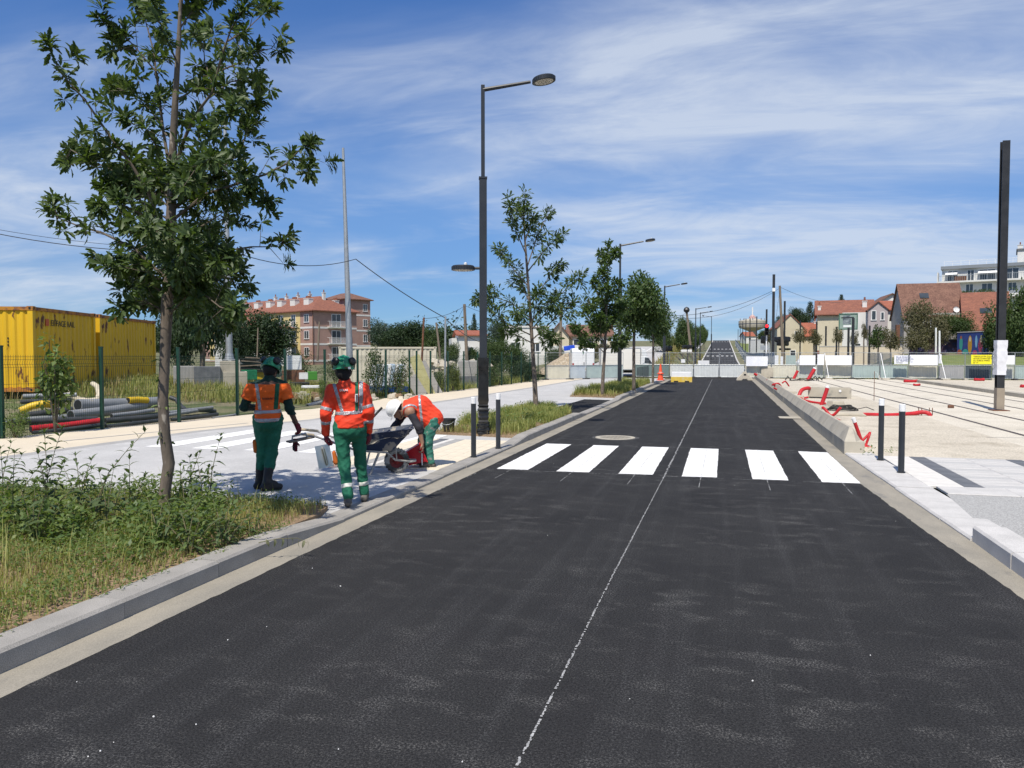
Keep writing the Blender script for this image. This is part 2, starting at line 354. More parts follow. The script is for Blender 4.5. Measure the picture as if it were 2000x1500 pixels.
# markings on the far road
for y0 in (100, 104, 108, 112, 116, 120, 125, 131, 138, 146, 155, 166, 178, 192): strip('lane_dash', -.52, -.38, [y0, y0 + 1.8], .006, m_paint, marks)
for y in (66, 122, 170, 215, 300): 
    for x in (-3.2, -2.2, -1.2, -.2, .8, 1.8): strip('zebra_stripe', x, x + .5, [y, y + 2.2], .006, m_paint, marks)
for cx in (-2.1, 1.1):
    mb = MB(); s = 1 if cx > 0 else -1
    mb.add([(cx - .12, 76, .006), (cx + .12, 76, .006), (cx + .12, 79, .006), (cx - .12, 79, .006)], [(0, 1, 2, 3)])
    mb.add([(cx - .5, 79, .006), (cx + .5, 79, .006), (cx, 81.2, .006)], [(0, 1, 2)]); mb.build('arrow_marking', m_paint, marks)
for x in (-6.55, -9.3): strip('path_line', x, x + .12, list(range(66, 300, 6)), .006, m_paint, marks, None, -9)
# manhole
t = tag(bpy.data.objects.new('manhole', None), kind='structure'); COL.objects.link(t); t.location = (-2.17, 16.25, 0)
mb = MB(); mb.lathe([(.42, .0), (.42, .012), (.33, .012), (.33, .0)], n=32); mb.build('frame', m_barr, t)
mb = MB(); mb.lathe([(.325, .0), (.325, .01), (0.001, .01)], n=32)
for i in range(-3, 4):
    for j in range(-3, 4):
        if i * i + j * j < 11: mb.box((i * .08, j * .08, .013), (.045, .045, .006))
mb.build('cover', m_gutter, t)
sheet('dust_patch', [(-2.17 + .5 * math.cos(a) * (1 + .05 * math.sin(3 * a)), 16.25 + .5 * math.sin(a)) for a in np.linspace(0, 6.283, 40, endpoint=False)], .0025, M('dusty_asphalt', (.1, .098, .094), (.03, .03, .031), 14, .9, fine=.3))
# ---- left pavement: grey path, border, cream strip up to the fence (butted polygons)
PV = .04
bnd = [(-11.7, -6), (-11.45, 9.9), (-11.2, 14.85), (-10.3, 18.3), (-9.8, 28.2), (-9.5, 41), (-9.4, 58)]
fen = [(-16.2, -6), (-14.7, 9), (-14.25, 12.4), (-13.85, 14.6), (-13.38, 16.6), (-13.25, 19), (-13.3, 21.5), (-13.2, 26.2), (-12.3, 33.5), (-11.95, 45), (-11.86, 52.2)]
def xat(pl, y): return float(np.interp(y, [p[1] for p in pl], [p[0] for p in pl]))
yy = [-6, 0, 6, 9.9, 12, 14.85, 16.5, 18.3, 22, 28.2, 34, 41, 48, 58]
def ribbon(name, fa, fb, ys_, z, mat):
    mb = MB(); vs = []
    for y in ys_: vs += [(fa(y), y, z), (fb(y), y, z)]
    mb.add(vs, [(2 * i, 2 * i + 1, 2 * i + 3, 2 * i + 2) for i in range(len(ys_) - 1)])
    return tag(mb.build(name, mat), kind='structure')
ribbon('pavement', lambda y: xat(bnd, y), lambda y: -4.05, yy, PV, m_conc)
ribbon('pavement_border', lambda y: xat(bnd, y) - .32, lambda y: xat(bnd, y), yy, PV, m_border)
ribbon('footpath', lambda y: xat(fen, y) - .25, lambda y: xat(bnd, y) - .32, yy, PV, m_cream)
sheet('drain_strip', [(-12.75, 12.2), (-12.66, 12.2), (-11.5, 16.9), (-11.58, 16.9)], PV + .004, m_border)
for i, x in enumerate((-6.15, -7.22, -8.3, -9.4, -10.42)):
    sheet('zebra_stripe', [(x, 12.0), (x + .52, 12.0), (x + .52, 15.4), (x, 15.4)], PV + .004, m_paint, marks)
sheet('driveway', [(-4.06, 21.7), (-4.06, 29.2), (-5.15, 29.5), (-5.25, 24.4)], PV + .005, m_asph2)
# cream paving by the crossing, made of setts, with dark bands running along the road
slabs = tag(bpy.data.objects.new('pavement_slabs', None), kind='structure'); COL.objects.link(slabs)
m_pad = M('cream_sett', (.68, .6, .46), (.61, .54, .42), 5, .8, fine=.12, fsc=120); m_padw = M('white_sett', (.66, .63, .58), (.57, .55, .51), 5, .8, fine=.1)
_tile = {}
def tile(x0, x1, y0, y1, z, mat, parent, name='paving_stone', gap=.006, h=.03):
    key = (round(x1 - x0, 3), round(y1 - y0, 3), mat.name, h)
    if key not in _tile:
        mb = MB(); sx_, sy_ = (x1 - x0 - gap) / 2, (y1 - y0 - gap) / 2; c = .006
        mb.add([(-sx_, -sy_, -h), (sx_, -sy_, -h), (sx_, sy_, -h), (-sx_, sy_, -h), (-sx_, -sy_, -c), (sx_, -sy_, -c), (sx_, sy_, -c), (-sx_, sy_, -c), (-sx_ + c, -sy_ + c, 0), (sx_ - c, -sy_ + c, 0), (sx_ - c, sy_ - c, 0), (-sx_ + c, sy_ - c, 0)],
               [(8, 9, 10, 11)] + [(a, b, b + 4, a + 4) for o in (0, 4) for a, b in ((0 + o, 1 + o), (1 + o, 2 + o), (2 + o, 3 + o), (3 + o, 0 + o))])
        _tile[key] = mb.mesh(name, mat)
    return link(name, _tile[key], parent, ((x0 + x1) / 2, (y0 + y1) / 2, z + R.uniform(-.0012, .0012)))
for iy in range(9):
    for ix in range(4): tile(-5.0 + ix * .235, -4.765 + ix * .235, 10.7 + iy * .44, 11.14 + iy * .44, PV + .014, m_pad, slabs)
for iy in range(9):
    tile(-5.2, -5.0, 10.7 + iy * .44, 11.14 + iy * .44, PV + .014, m_border, slabs)
    tile(-5.32, -5.2, 10.7 + iy * .44, 11.14 + iy * .44, PV + .014, m_padw, slabs)
    tile(-5.52, -5.32, 10.7 + iy * .44, 11.14 + iy * .44, PV + .014, m_grand if iy > 4 else m_border, slabs)
    for ix in range(2): tile(-5.99 + ix * .235, -5.755 + ix * .235, 10.7 + iy * .44, 11.14 + iy * .44, PV + .014, m_pad, slabs)
# ---- kerbs, stone by stone
def kerb_stone(parent, y0, y1, x, w, h0, h1, mat, side=1, dip0=None):
    # side=1: road is at +x ; top sits between x-w and x
    g = .004; c = .02; pr = lambda h: [(0, -.1), (0, h - c), (-c * side, h), (-w * side, h), (-w * side, -.1)]
    mb = MB(); a, b = pr(h0), pr(h1); n = len(a)
    mb.add([(px, -(y1 - y0) / 2 + g, pz) for px, pz in a] + [(px, (y1 - y0) / 2 - g, pz) for px, pz in b],
           [tuple(range(n)), tuple(range(2 * n - 1, n - 1, -1))] + [(i, (i + 1) % n, n + (i + 1) % n, n + i) for i in range(n)])
    return mb.build('kerb_stone', mat, parent, loc=(x + R.gauss(0, .003), (y0 + y1) / 2, R.gauss(0, .002)))
kb = tag(bpy.data.objects.new('kerb', None), kind='structure'); COL.objects.link(kb)
def kerb_run(ylist, hf, x, w, mat, side=1):
    for y0, y1 in zip(ylist, ylist[1:]): kerb_stone(kb, y0, y1, x, w, hf(y0), hf(y1), mat, side)
hl = lambda y: float(np.interp(y, [-9, 6.2, 7.3, 14.2, 15.3, 21.4, 22.4, 29.6, 30.6, 50, 52, 99], [.125, .125, .045, .045, .125, .125, .05, .05, .125, .125, .05, .05]))
kerb_run([-2.8 + i for i in range(9)] + [6.2, 7.3] + [8.3 + i for i in range(5)] + [13.3, 14.2, 15.3] + [16.3 + i for i in range(5)] + [21.4, 22.4] + [23.6 + 1.2 * i for i in range(5)] + [29.6, 30.6] + [31.8 + 1.2 * i for i in range(21)], hl, -3.83, .23, m_granite)
# right kerb
hr = lambda y: float(np.interp(y, [-9, 8.09, 8.1, 20], [.14, .14, .035, .035]))
for y0 in (-.9, .1, 1.1, 2.1, 3.1, 4.1, 5.1, 6.1, 7.1): kerb_stone(kb, y0, y0 + 1, 2.3, .28, .14, .14, m_granl, -1)
for i in range(7): kerb_stone(kb, 8.1 + i * .96, 9.06 + i * .96, 2.27 - .024 * i, .45, .03, .03, m_granl, -1).rotation_euler.z = RAD(1.43)
# right pavement by the crossing
sheet('pavement', [(2.5, 8.1), (14, 8.1), (14, 10.55), (2.7, 10.55)], .028, M('exposed_aggregate', (.3, .295, .28), (.4, .395, .38), 40, .9, bump=.3, bsc=120, fine=.35, fsc=90))
sheet('pavement', [(2.58, -3), (14, -3), (14, 8.1), (2.58, 8.1)], .02, m_ground)
rs = tag(bpy.data.objects.new('pavement_slabs', None), kind='structure'); COL.objects.link(rs)
for i in range(12): tile(2.72 + i * .8, 3.52 + i * .8, 10.56, 11.12, .04, m_granl, rs)
for iy in range(6): tile(3.06, 3.3, 11.13 + iy * .52, 11.65 + iy * .52, .04, m_grand, rs)
for iy in range(6):
    for ix in range(1): tile(2.62, 3.06, 11.13 + iy * .52, 11.65 + iy * .52, .04, m_padw, rs)
for iy in range(12):
    for ix in range(2): tile(3.3 + ix * .6 - (0 if ix else 0), 3.9 + ix * .6, 11.13 + iy * .26, 11.39 + iy * .26, .04, m_granl if (ix + iy) % 3 else m_conc, rs)
for iy in range(6): tile(4.5, 4.74, 11.13 + iy * .52, 11.65 + iy * .52, .04, m_grand, rs)
for iy in range(6):
    for ix in range(8): tile(4.74 + ix * .6, 5.34 + ix * .6, 11.13 + iy * .52, 11.65 + iy * .52, .04, m_padw, rs)
# tram platform slab with grooved rails
sheet('tram_bed', [(2.5, 14.27), (5.55, 14.27), (5.55, 60.5), (2.95, 60.5)], .02, m_slab)
sheet('tram_bed', [(5.55, 14.27), (14.3, 14.27), (13.4, 60.5), (5.55, 60.5)], .02, M('track_slab', (.6, .55, .455), (.53, .48, .39), .7, .9, fine=.25, fsc=40, c3=(.44, .4, .32), ssc=.9, sth=.55, ssoft=.15))
sheet('tram_bed', [(14.3, 14.27), (40, 14.27), (40, 60.5), (13.4, 60.5)], .02, m_slab)
rl = tag(bpy.data.objects.new('tram_track', None), kind='structure'); COL.objects.link(rl)
for x in (6.3, 7.735, 9.35, 10.785):
    mb = MB(); mb.span(x - .055, x - .012, 14.3, 60.4, .0, .026); mb.span(x + .03, x + .055, 14.3, 60.4, .0, .026); mb.span(x - .012, x + .03, 14.3, 60.4, .0, .022, 1); mb.build('rail', [M('rail_steel' + str(x), (.16, .13, .11), (.22, .18, .15), 2, .6, .5), m_dark], rl)
for (x0, x1, y, w) in ((6.6, 7.5, 20.2, .05), (6.5, 8.4, 31.5, .06), (6.9, 8.3, 34, .1), (7.0, 8.2, 38.5, .1), (8.3, 9.4, 42.0, .1), (5.4, 7.0, 18.2, .04)): sheet('expansion_joint', [(x0, y), (x1, y + .2), (x1, y + .2 + w), (x0, y + w)], .024, m_border, rl)
mb = MB(); mb.span(-.22, .22, 0, 28, 0, .16); o = mb.build('kerb', m_barr, None, loc=(12.0, 32.5, .02), rot=(0, 0, RAD(-.5))); tag(o, kind='structure')
# grass tram bed and pavements beyond the site fence
m_lawn = M('lawn', (.11, .15, .035), (.16, .18, .05), 1.5, .95, fine=.3, fsc=20)
strip('lawn', 4.4, 11.5, [63] + list(range(66, 300, 6)), .02, m_lawn)
strip('pavement', 11.5, 13.2, [63] + list(range(66, 300, 6)), .03, m_cream)
gx, gy = np.meshgrid(np.linspace(14.5, 40, 14), np.linspace(63, 83.5, 12)); gz = hground(gx, gy) + .09; idx = np.arange(gx.size).reshape(gx.shape)
tag(link('lawn', np_mesh('lawn', np.stack([gx, gy, gz], -1), np.stack([idx[:-1, :-1], idx[:-1, 1:], idx[1:, 1:], idx[1:, :-1]], -1).reshape(-1, 4), m_lawn, True)), kind='structure')
# ------------------------------------------------------------------ vegetation
m_bark = M('bark', (.17, .135, .105), (.09, .075, .06), 9, .9, stretch=(1, 1, .35), bump=.8, bsc=28, c3=(.34, .3, .25), ssc=16, sth=.6, ssoft=.06)
m_twig = M('twig', (.1, .08, .06), (.14, .115, .085), 9, .9)
m_oak = leafmat('oak_leaf', (.034, .064, .02), (.098, .14, .042), .34, .48, 1.2, .35)
m_lf2 = leafmat('street_tree_leaf', (.043, .08, .024), (.09, .135, .04), .3, .5, .8)
m_lfd = leafmat('dark_leaf', (.018, .038, .014), (.038, .065, .022), .2, .6, .4)
m_lfm = leafmat('mid_leaf', (.035, .065, .018), (.07, .105, .028), .25, .6, .4)
m_lfl = leafmat('pale_leaf', (.075, .11, .03), (.15, .17, .05), .3, .6, .5)
m_lfb = leafmat('blue_needle', (.03, .055, .038), (.06, .09, .06), .15, .6, .4)
m_lfo = leafmat('olive_leaf', (.085, .085, .04), (.14, .125, .065), .25, .65, .5)
m_grs = leafmat('grass_blade', (.19, .23, .06), (.38, .36, .13), .35, .6, .9)
m_grd = leafmat('dry_blade', (.25, .19, .085), (.33, .26, .13), .3, .8, 1.5)
m_weed = leafmat('weed_leaf', (.08, .135, .038), (.17, .22, .065), .35, .5, 2)
m_budd = leafmat('shrub_leaf', (.055, .095, .038), (.12, .16, .068), .32, .55, 3)

def leaf_quads(cen, dirs, nrm, size, width=.42, fold=.12, droop=.0):
    # one folded diamond per leaf: base, left, tip, right
    d = dirs / np.linalg.norm(dirs, axis=1, keepdims=True)
    t = np.cross(d, nrm); t /= np.linalg.norm(t, axis=1, keepdims=True) + 1e-9; n = np.cross(t, d)
    s = np.asarray(size).reshape(-1, 1)
    b = cen; tip = cen + d * s - n * s * droop; mid = cen + d * s * .48
    v = np.stack([b, mid + t * s * width * .5 + n * s * fold, tip, mid - t * s * width * .5 + n * s * fold], 1)
    return v.reshape(-1, 3), np.arange(len(cen) * 4).reshape(-1, 4)
def oak_leaf(cen, dirs, nrm, size):
    # lobed outline, eight side points + midrib, folded along the midrib
    d = dirs / np.linalg.norm(dirs, axis=1, keepdims=True)
    t = np.cross(d, nrm); t /= np.linalg.norm(t, axis=1, keepdims=True) + 1e-9; n = np.cross(t, d)
    s = np.asarray(size).reshape(-1, 1)
    prof = [(.0, .025), (.3, .13), (.42, .09), (.62, .2), (.75, .12), (.9, .1), (1.0, .0)]
    ctr = [cen + d * s * u - n * s * .22 * u * u for u, _ in prof]
    V = []; 
    for (u, w), c in zip(prof, ctr): V += [c + t * s * w + n * s * w * .35, c, c - t * s * w + n * s * w * .35]
    v = np.stack(V, 1); k = len(prof) * 3; base = np.arange(len(cen))[:, None] * k; F = []
    for i in range(len(prof) - 1):
        a = 3 * i; F += [[a, a + 1, a + 4, a + 3], [a + 1, a + 2, a + 5, a + 4]]
    f = (base[:, :, None] + np.array(F)[None]).reshape(-1, 4)
    return v.reshape(-1, 3), f
def unit(rs, n):
    v = rs.normal(size=(n, 3)); return v / np.linalg.norm(v, axis=1, keepdims=True)

def crown_mesh(name, seed, r, n, leaf, mat, lumps=16, shell=.55, droop=.3, cone=False, fine=None):
    rs = np.random.RandomState(seed); r = np.array(r)
    if cone:
        h = rs.rand(lumps) ** .8; a = rs.rand(lumps) * 6.283; rad = (1 - h) * .75
        L = np.stack([np.cos(a) * rad, np.sin(a) * rad, h * 2 - 1], 1); lr = (.16 + .2 * (1 - h)) * rs.uniform(.8, 1.2, lumps)
    else:
        L = unit(rs, lumps) * rs.uniform(.35, .82, (lumps, 1)); L[:, 2] *= .95; lr = rs.uniform(.2, .42, lumps)
        L[0] = 0; lr[0] = .5
    w = lr ** 2; w /= w.sum(); k = rs.choice(lumps, n, p=w)
    u = unit(rs, n); rad = lr[k] * (shell + (1 - shell) * rs.rand(n) ** .6) * (1 + .22 * rs.rand(n) ** 4)
    c = (L[k] + u * rad[:, None]) * r
    d = u * .6 + unit(rs, n) * .8; d[:, 2] -= droop
    nm = u + unit(rs, n) * .55; nm[:, 2] += .35
    sz = leaf * rs.uniform(.6, 1.3, n)
    v, f = leaf_quads(c, d, nm, sz, .55, .1)
    return np_mesh(name, v, f, mat)

def anchors_leaves(rs, anch, per, size, jit=.1):
    p = np.array([tuple(a) for a, _ in anch]); d = np.array([tuple(b) for _, b in anch])
    p = np.repeat(p, per, 0); d = np.repeat(d, per, 0); n = len(p)
    u = unit(rs, n); p = p + u * jit * rs.rand(n, 1); dd = d * .5 + u * .9; dd[:, 2] -= .25
    nm = unit(rs, n) * .7; nm[:, 2] += .7
    return p, dd, nm, size * rs.uniform(.6, 1.25, n)
# ---- the young oak by the kerb: limbs follow the photographed tree, depth spread about the trunk
OB = PG(320, 1009, .1); OD = float(Vector(FH).dot(OB))
oak = thing('oak_tree', 'young oak with open leafy crown growing in the weedy bed beside the kerb', 'tree', OB)
rs = np.random.RandomState(11)
LB = [ # pixel path, depth offset at the tip, radius
 ([(323, 470), (290, 375), (257, 322), (211, 261), (168, 198), (116, 139), (92, 84)], -.5, .02),
 ([(325, 545), (262, 485), (200, 455), (150, 440), (112, 425), (104, 392)], .5, .018),
 ([(325, 470), (270, 385), (215, 330), (172, 312), (138, 292), (128, 318)], .9, .015),
 ([(322, 610), (285, 588), (250, 590), (236, 608)], -.4, .009),
 ([(331, 330), (318, 250), (310, 180), (300, 100), (284, 40), (262, -10)], .5, .017),
 ([(305, 140), (262, 90), (226, 52), (198, 42)], -.1, .009), ([(270, 98), (240, 95), (215, 108)], .1, .005),
 ([(326, 265), (285, 200), (242, 176), (221, 164)], .8, .01), ([(320, 310), (285, 252), (252, 240)], -.6, .009),
 ([(337, 335), (365, 260), (385, 220), (415, 180), (430, 120), (450, 60), (475, 15), (485, -30)], -.4, .018),
 ([(425, 140), (470, 122), (502, 100), (530, 95), (552, 103)], -.1, .009), ([(348, 60), (380, 15), (425, -5)], .4, .01),
 ([(340, 405), (390, 370), (430, 330), (468, 300), (480, 262), (486, 232)], .7, .015),
 ([(337, 430), (400, 380), (460, 360), (520, 340), (560, 320), (592, 285), (603, 284)], -.5, .017), ([(560, 322), (585, 330), (604, 338)], 0, .005),
 ([(470, 352), (500, 385), (516, 402)], -.2, .007), ([(330, 552), (390, 502), (440, 490), (490, 482), (530, 482), (558, 474)], .3, .014),
 ([(330, 590), (390, 545), (440, 540), (482, 565)], .8, .012), ([(332, 510), (380, 450), (430, 420), (472, 442)], .2, .013),
 ([(340, 200), (385, 170), (430, 190), (490, 215)], .8, .01), ([(345, 120), (318, 60), (300, 10)], -.7, .01), ([(352, 30), (360, -30), (400, -70)], .2, .012), ([(410, 190), (450, 160), (490, 150), (505, 165)], .6, .01), ([(445, 80), (480, 60), (520, 20)], .5, .01),
 ([(355, 290), (400, 280), (430, 250), (455, 215)], -.7, .01), ([(420, 180), (400, 120), (395, 60)], .8, .01), ([(330, 480), (300, 430), (240, 400), (190, 400)], -1.0, .014), ([(335, 490), (420, 440), (470, 400)], 1.2, .014), ([(328, 560), (290, 540), (260, 520), (235, 545)], .9, .012), ([(332, 540), (380, 560), (430, 600), (460, 610)], -1.0, .012),
 ([(333, 400), (300, 330), (265, 330), (240, 345)], 1.2, .012), ([(335, 380), (370, 330), (410, 310)], -1.2, .012), ([(325, 600), (350, 570), (400, 590), (440, 640)], 1.1, .01), ([(330, 560), (345, 500), (370, 470)], -1.3, .012), ([(328, 520), (310, 470), (290, 450)], -1.4, .012), ([(330, 620), (300, 590), (275, 560)], 1.3, .01)]
TR = [(320, 1012), (322, 960), (330, 905), (322, 850), (318, 780), (322, 700), (326, 600), (330, 500), (335, 400), (336, 330), (340, 240), (344, 170), (348, 100), (351, 40), (354, -40), (358, -110)]
def oloc(px, py, dd=0.0): return P(px, py, OD + dd) - OB
wood = MB(); tp = [oloc(*p) for p in TR]
wood.tube([tp[0] - Vector((0, 0, .15))] + tp, [.072, .062, .056, .058, .054, .051, .05, .057, .052, .046, .04, .034, .028, .024, .018, .012, .006], 12)
wood.build('trunk', m_bark, oak, smooth=True)
anch = []
for k in range(18):       # filling limbs in every direction round the trunk
    y0 = rs.uniform(390, 630); x0 = 330 + (y0 < 400) * 8; a_ = rs.rand() * 6.283; L_ = rs.uniform(.45, 1.05) * (1 if y0 > 330 else .6); ex, ed = math.cos(a_) * L_ * 185, math.sin(a_) * L_
    LB.append(([(x0, y0), (x0 + ex * .5, y0 - 60 * L_), (x0 + ex, y0 - 95 * L_ + rs.uniform(-30, 40))], ed, .01))
for path, dz, r in LB:
    n = len(path); pts = []
    for i, (px, py) in enumerate(path):
        f = i / (n - 1); pts.append(oloc(px, py, dz * f))
    w_ = MB(); w_.tube(pts, [max(.003, r * (1 - .82 * i / (n - 1))) for i in range(n)], 6)
    acc = 0
    for i in range(n - 1):
        a, b = pts[i], pts[i + 1]; L = (b - a).length; d = (b - a).normalized(); s_ = 0
        while s_ < L:
            gf = (i + s_ / L) / (n - 1)
            if gf > .17:
                q = a.lerp(b, s_ / L)
                if rs.rand() < .6:
                    e = (d * .35 + Vector(rs.normal(0, .62, 3)) + Vector((0, 0, .12))).normalized(); l2 = rs.uniform(.08, .3) * (1 if gf < .8 else .5)
                    w_.tube([q, q + e * l2], [.004, .002], 4); anch.append((q + e * l2, e))
                else: anch.append((q, (d + Vector(rs.normal(0, .5, 3))).normalized()))
            s_ += .088
    anch.append((pts[-1], d)); anch.append((pts[-1] - d * .08, d))
    w_.build('branch', m_twig, oak, smooth=True)
sprays = []
for k in range(6):
    n = 25; u = unit(rs, n); u[:, 2] = np.abs(u[:, 2]) * 1.1 - .25; ax = rs.rand(n, 1) * .09
    c = np.array([[0, 0, 1.]]) * ax + u * .012; dd = u + np.array([[0, 0, .35]]); nm = np.array([[0, 0, 1.]]) + unit(rs, n) * .35
    v, f = oak_leaf(c, dd, nm, rs.uniform(.075, .125, n)); sprays.append(np_mesh('leaf_spray', v, f, m_oak, True))
rs.shuffle(anch)
keep = anch[:298]; print('oak sprays', len(anch))
for p, d in keep:
    up_ = (Vector(d) * .75 + Vector((0, 0, .55))).normalized()
    o = link('leaf_spray', sprays[rs.randint(6)], oak, p); o.rotation_mode = 'QUATERNION'
    from mathutils import Quaternion
    o.rotation_quaternion = up_.to_track_quat('Z', 'Y') @ Quaternion((0, 0, 1), rs.rand() * 6.28); o.scale = [rs.uniform(.85, 1.2)] * 3
if len(anch) > 298:
    A, B_, C_, D_ = anchors_leaves(rs, anch[298:], 17, .105, .04); v, f = oak_leaf(A, B_, C_, D_)
    tag(link('foliage', np_mesh('foliage', v, f, m_oak, True), oak), kind='stuff')
# shoots at the trunk foot and on the bark
A, B_, C_, D_ = anchors_leaves(rs, [(oloc(*q), Vector((-.5, -.3, .4))) for q in ((316, 705), (312, 735), (318, 790), (312, 845), (334, 920), (320, 860))], 7, .07, .05); v, f = oak_leaf(A, B_, C_, D_); tag(link('trunk_shoots', np_mesh('trunk_shoots', v, f, m_weed), oak), kind='stuff')

# ---- trees further along the kerb
b2 = PG(1049, 800, .1)
def traced_tree(label, base, tr, PT, per, leaf, seed, depth, fn, mat, r0=.085):
    d2_ = float(Vector(FH).dot(base)); t = thing('street_tree', label, 'tree', base, 0, 'young trees along the kerb'); rs = np.random.RandomState(seed)
    o2 = lambda px, py, dd=0.0: P(px, py, d2_ + dd) - base; mb = MB(); tp = [o2(*q) for q in tr]; n = len(tp); mb.tube(tp, [r0 * (1 - .94 * (i / (n - 1)) ** .9) for i in range(n)], 8); an = []
    for pth in PT:
        dz = rs.uniform(-depth, depth); n = len(pth); pts = [o2(x, y, dz * i / (n - 1)) for i, (x, y) in enumerate(pth)]; mb.tube(pts, [.022 * (1 - .8 * i / (n - 1)) for i in range(n)], 5)
        for i in range(n - 1):
            L = (pts[i + 1] - pts[i]).length; d = (pts[i + 1] - pts[i]).normalized()
            for s_ in np.arange(0, L, .13):
                if (i + s_ / L) / (n - 1) < .25: continue
                q = pts[i].lerp(pts[i + 1], s_ / L); e = (d + Vector(rs.normal(0, .8, 3))).normalized() * rs.uniform(.05, .32); mb.tube([q, q + e], [.006, .003], 4); an.append((q + e, e.normalized()))
        an += [(pts[-1], d)] * 2
    for f in np.linspace(0, 1, 8): an.append((tp[-3].lerp(tp[-1], float(f)), Vector((0, 0, 1))))
    mb.build('trunk', m_bark, t, smooth=True); v, f = fn(*anchors_leaves(rs, an, per, leaf, .14)); link('crown', np_mesh('crown', v, f, mat), t); return t
traced_tree('slender tree with sparse crown right of the nearest lamp post', b2, ((1047, 803), (1044, 740), (1040, 680), (1035, 600), (1029, 520), (1024, 450), (1023, 410), (1026, 376)), [((1029, 500), (1003, 440), (997, 402)), ((1033, 560), (1006, 530), (986, 502), (976, 488)), ((1036, 622), (1000, 592), (966, 580), (934, 584)), ((1038, 655), (990, 632), (957, 607), (948, 572)), ((1030, 520), (1050, 460), (1068, 422)), ((1031, 530), (1064, 488), (1088, 466)), ((1034, 600), (1060, 560), (1084, 522), (1098, 516)), ((1037, 645), (1074, 602), (1098, 572), (1131, 541)), ((1038, 665), (1084, 622), (1110, 602), (1156, 592)), ((1036, 630), (1060, 600), (1082, 585)), ((1039, 670), (1010, 655), (985, 650)), ((1034, 590), (1020, 560), (1010, 545)), ((1026, 470), (1036, 440), (1040, 425)), ((1037, 640), (1050, 640), (1070, 650)), ((1040, 672), (1062, 668), (1085, 660)), ((1037, 640), (1020, 620), (1005, 612)), ((1024, 440), (1018, 415), (1016, 405)), ((1038, 650), (1045, 600), (1055, 575))], 25, .15, 21, 1.1, oak_leaf, m_oak)
b3 = PG(1176, 771, .1)
traced_tree('upright young tree with tall leader, left of the second lamp post', b3, ((1176, 773), (1178, 730), (1181, 690), (1183, 640), (1185, 590), (1186, 540), (1187, 505), (1187, 474)), (((1181, 690), (1160, 668), (1132, 655), (1122, 640)), ((1182, 672), (1165, 645), (1150, 620), (1146, 605)), ((1181, 686), (1200, 665), (1222, 655)), ((1183, 650), (1202, 622), (1212, 600)), ((1184, 630), (1172, 600), (1165, 570), (1163, 548)), ((1185, 600), (1196, 575), (1201, 552)), ((1186, 560), (1178, 545), (1176, 530)), ((1187, 515), (1198, 502), (1204, 492)), ((1187, 516), (1178, 506), (1173, 498)), ((1182, 665), (1190, 630), (1193, 600)), ((1181, 680), (1172, 650), (1175, 620)), ((1182, 676), (1145, 672), (1138, 668)), ((1183, 655), (1170, 625), (1160, 600)), ((1182, 680), (1205, 678), (1215, 672)), ((1184, 615), (1180, 585), (1184, 560)), ((1182, 670), (1185, 640), (1180, 610))), 34, .16, 34, 1.0, lambda *q: leaf_quads(*q, width=.5, fold=.1, droop=.15), m_lf2)
def ball_tree(label, loc, h, rx, rz, cmesh, r0=.08, group=None, name='street_tree', tm=None, lean=0):
    t = thing(name, label, 'tree', loc, R.random() * 6, group); mb = MB(); cz = h - rz
    mb.tube([(0, 0, -.1), (lean * .3, .02, cz * .45), (lean, 0, cz), (lean, .05, cz + rz * .6)], [r0 * 1.2, r0, r0 * .85, r0 * .2], 7)
    for k in range(6):
        a = k * 1.05; mb.tube([(lean, 0, cz - rz * .5), (lean + math.cos(a) * rx * .4, math.sin(a) * rx * .4, cz), (lean + math.cos(a) * rx * .7, math.sin(a) * rx * .7, cz + rz * .3)], [r0 * .5, r0 * .3, r0 * .1], 5)
    mb.build('trunk', tm or m_bark, t, smooth=True)
    c = link('crown', cmesh, t, (lean, 0, cz)); c.scale = (rx, rx, rz); return t
C_str = [crown_mesh('crown', 40 + i, (1, 1, 1), 8500, .095, m_lf2, 32, .4) for i in range(3)]
C_drk = [crown_mesh('crown', 50 + i, (1, 1, 1), 11000, .08, m_lfd, 40, .45) for i in range(3)]
C_mid = [crown_mesh('crown', 60 + i, (1, 1, 1), 9000, .078, m_lfm, 36, .45) for i in range(3)]
C_pal = [crown_mesh('crown', 70 + i, (1, 1, 1), 5000, .085, m_lfl, 28, .45) for i in range(2)]
C_olv = [crown_mesh('crown', 75, (1, 1, 1), 9000, .075, m_lfo, 32, .4)]
C_fir = [crown_mesh('crown', 80 + i, (1, 1, 1), 4200, .085, m_lfb if i else m_lfd, 60, .4, .6, True) for i in range(2)]
C_ced = crown_mesh('crown', 84, (1, 1, .8), 9000, .07, m_lfb, 44, .4)
C_yng = [crown_mesh('crown', 88 + i, (1, 1, 1), 2000, .13, (m_lfo, m_lfm)[i], 15, .25) for i in range(2)]
C_spr = [crown_mesh('crown', 86 + i, (1, 1, 1), 420, .16, m_lfm, 14, .3) for i in range(2)]
ball_tree('dense round street tree behind the second lamp post', PG(1238, 764, .1), 5.6, 1.6, 1.72, C_str[0], .07, 'young trees along the kerb')
ball_tree('rounded street tree beyond the dense one, before the site fence', PG(1284, 750, .1) + Vector((-.35, 1, 0)), 5.0, 1.35, 1.3, C_str[1], .07, 'young trees along the kerb')
for i in range(9):
    y = 98 + i * 15; ball_tree('street tree in the receding row beyond the site fence left of the hill road', (-4.7, y, float(zroad(y)) - .05), 6.0 + R.random() * 1.4, 1.0 + R.random() * .3, 2.2, C_str[i % 3], .07, 'trees in the row beside the hill road')

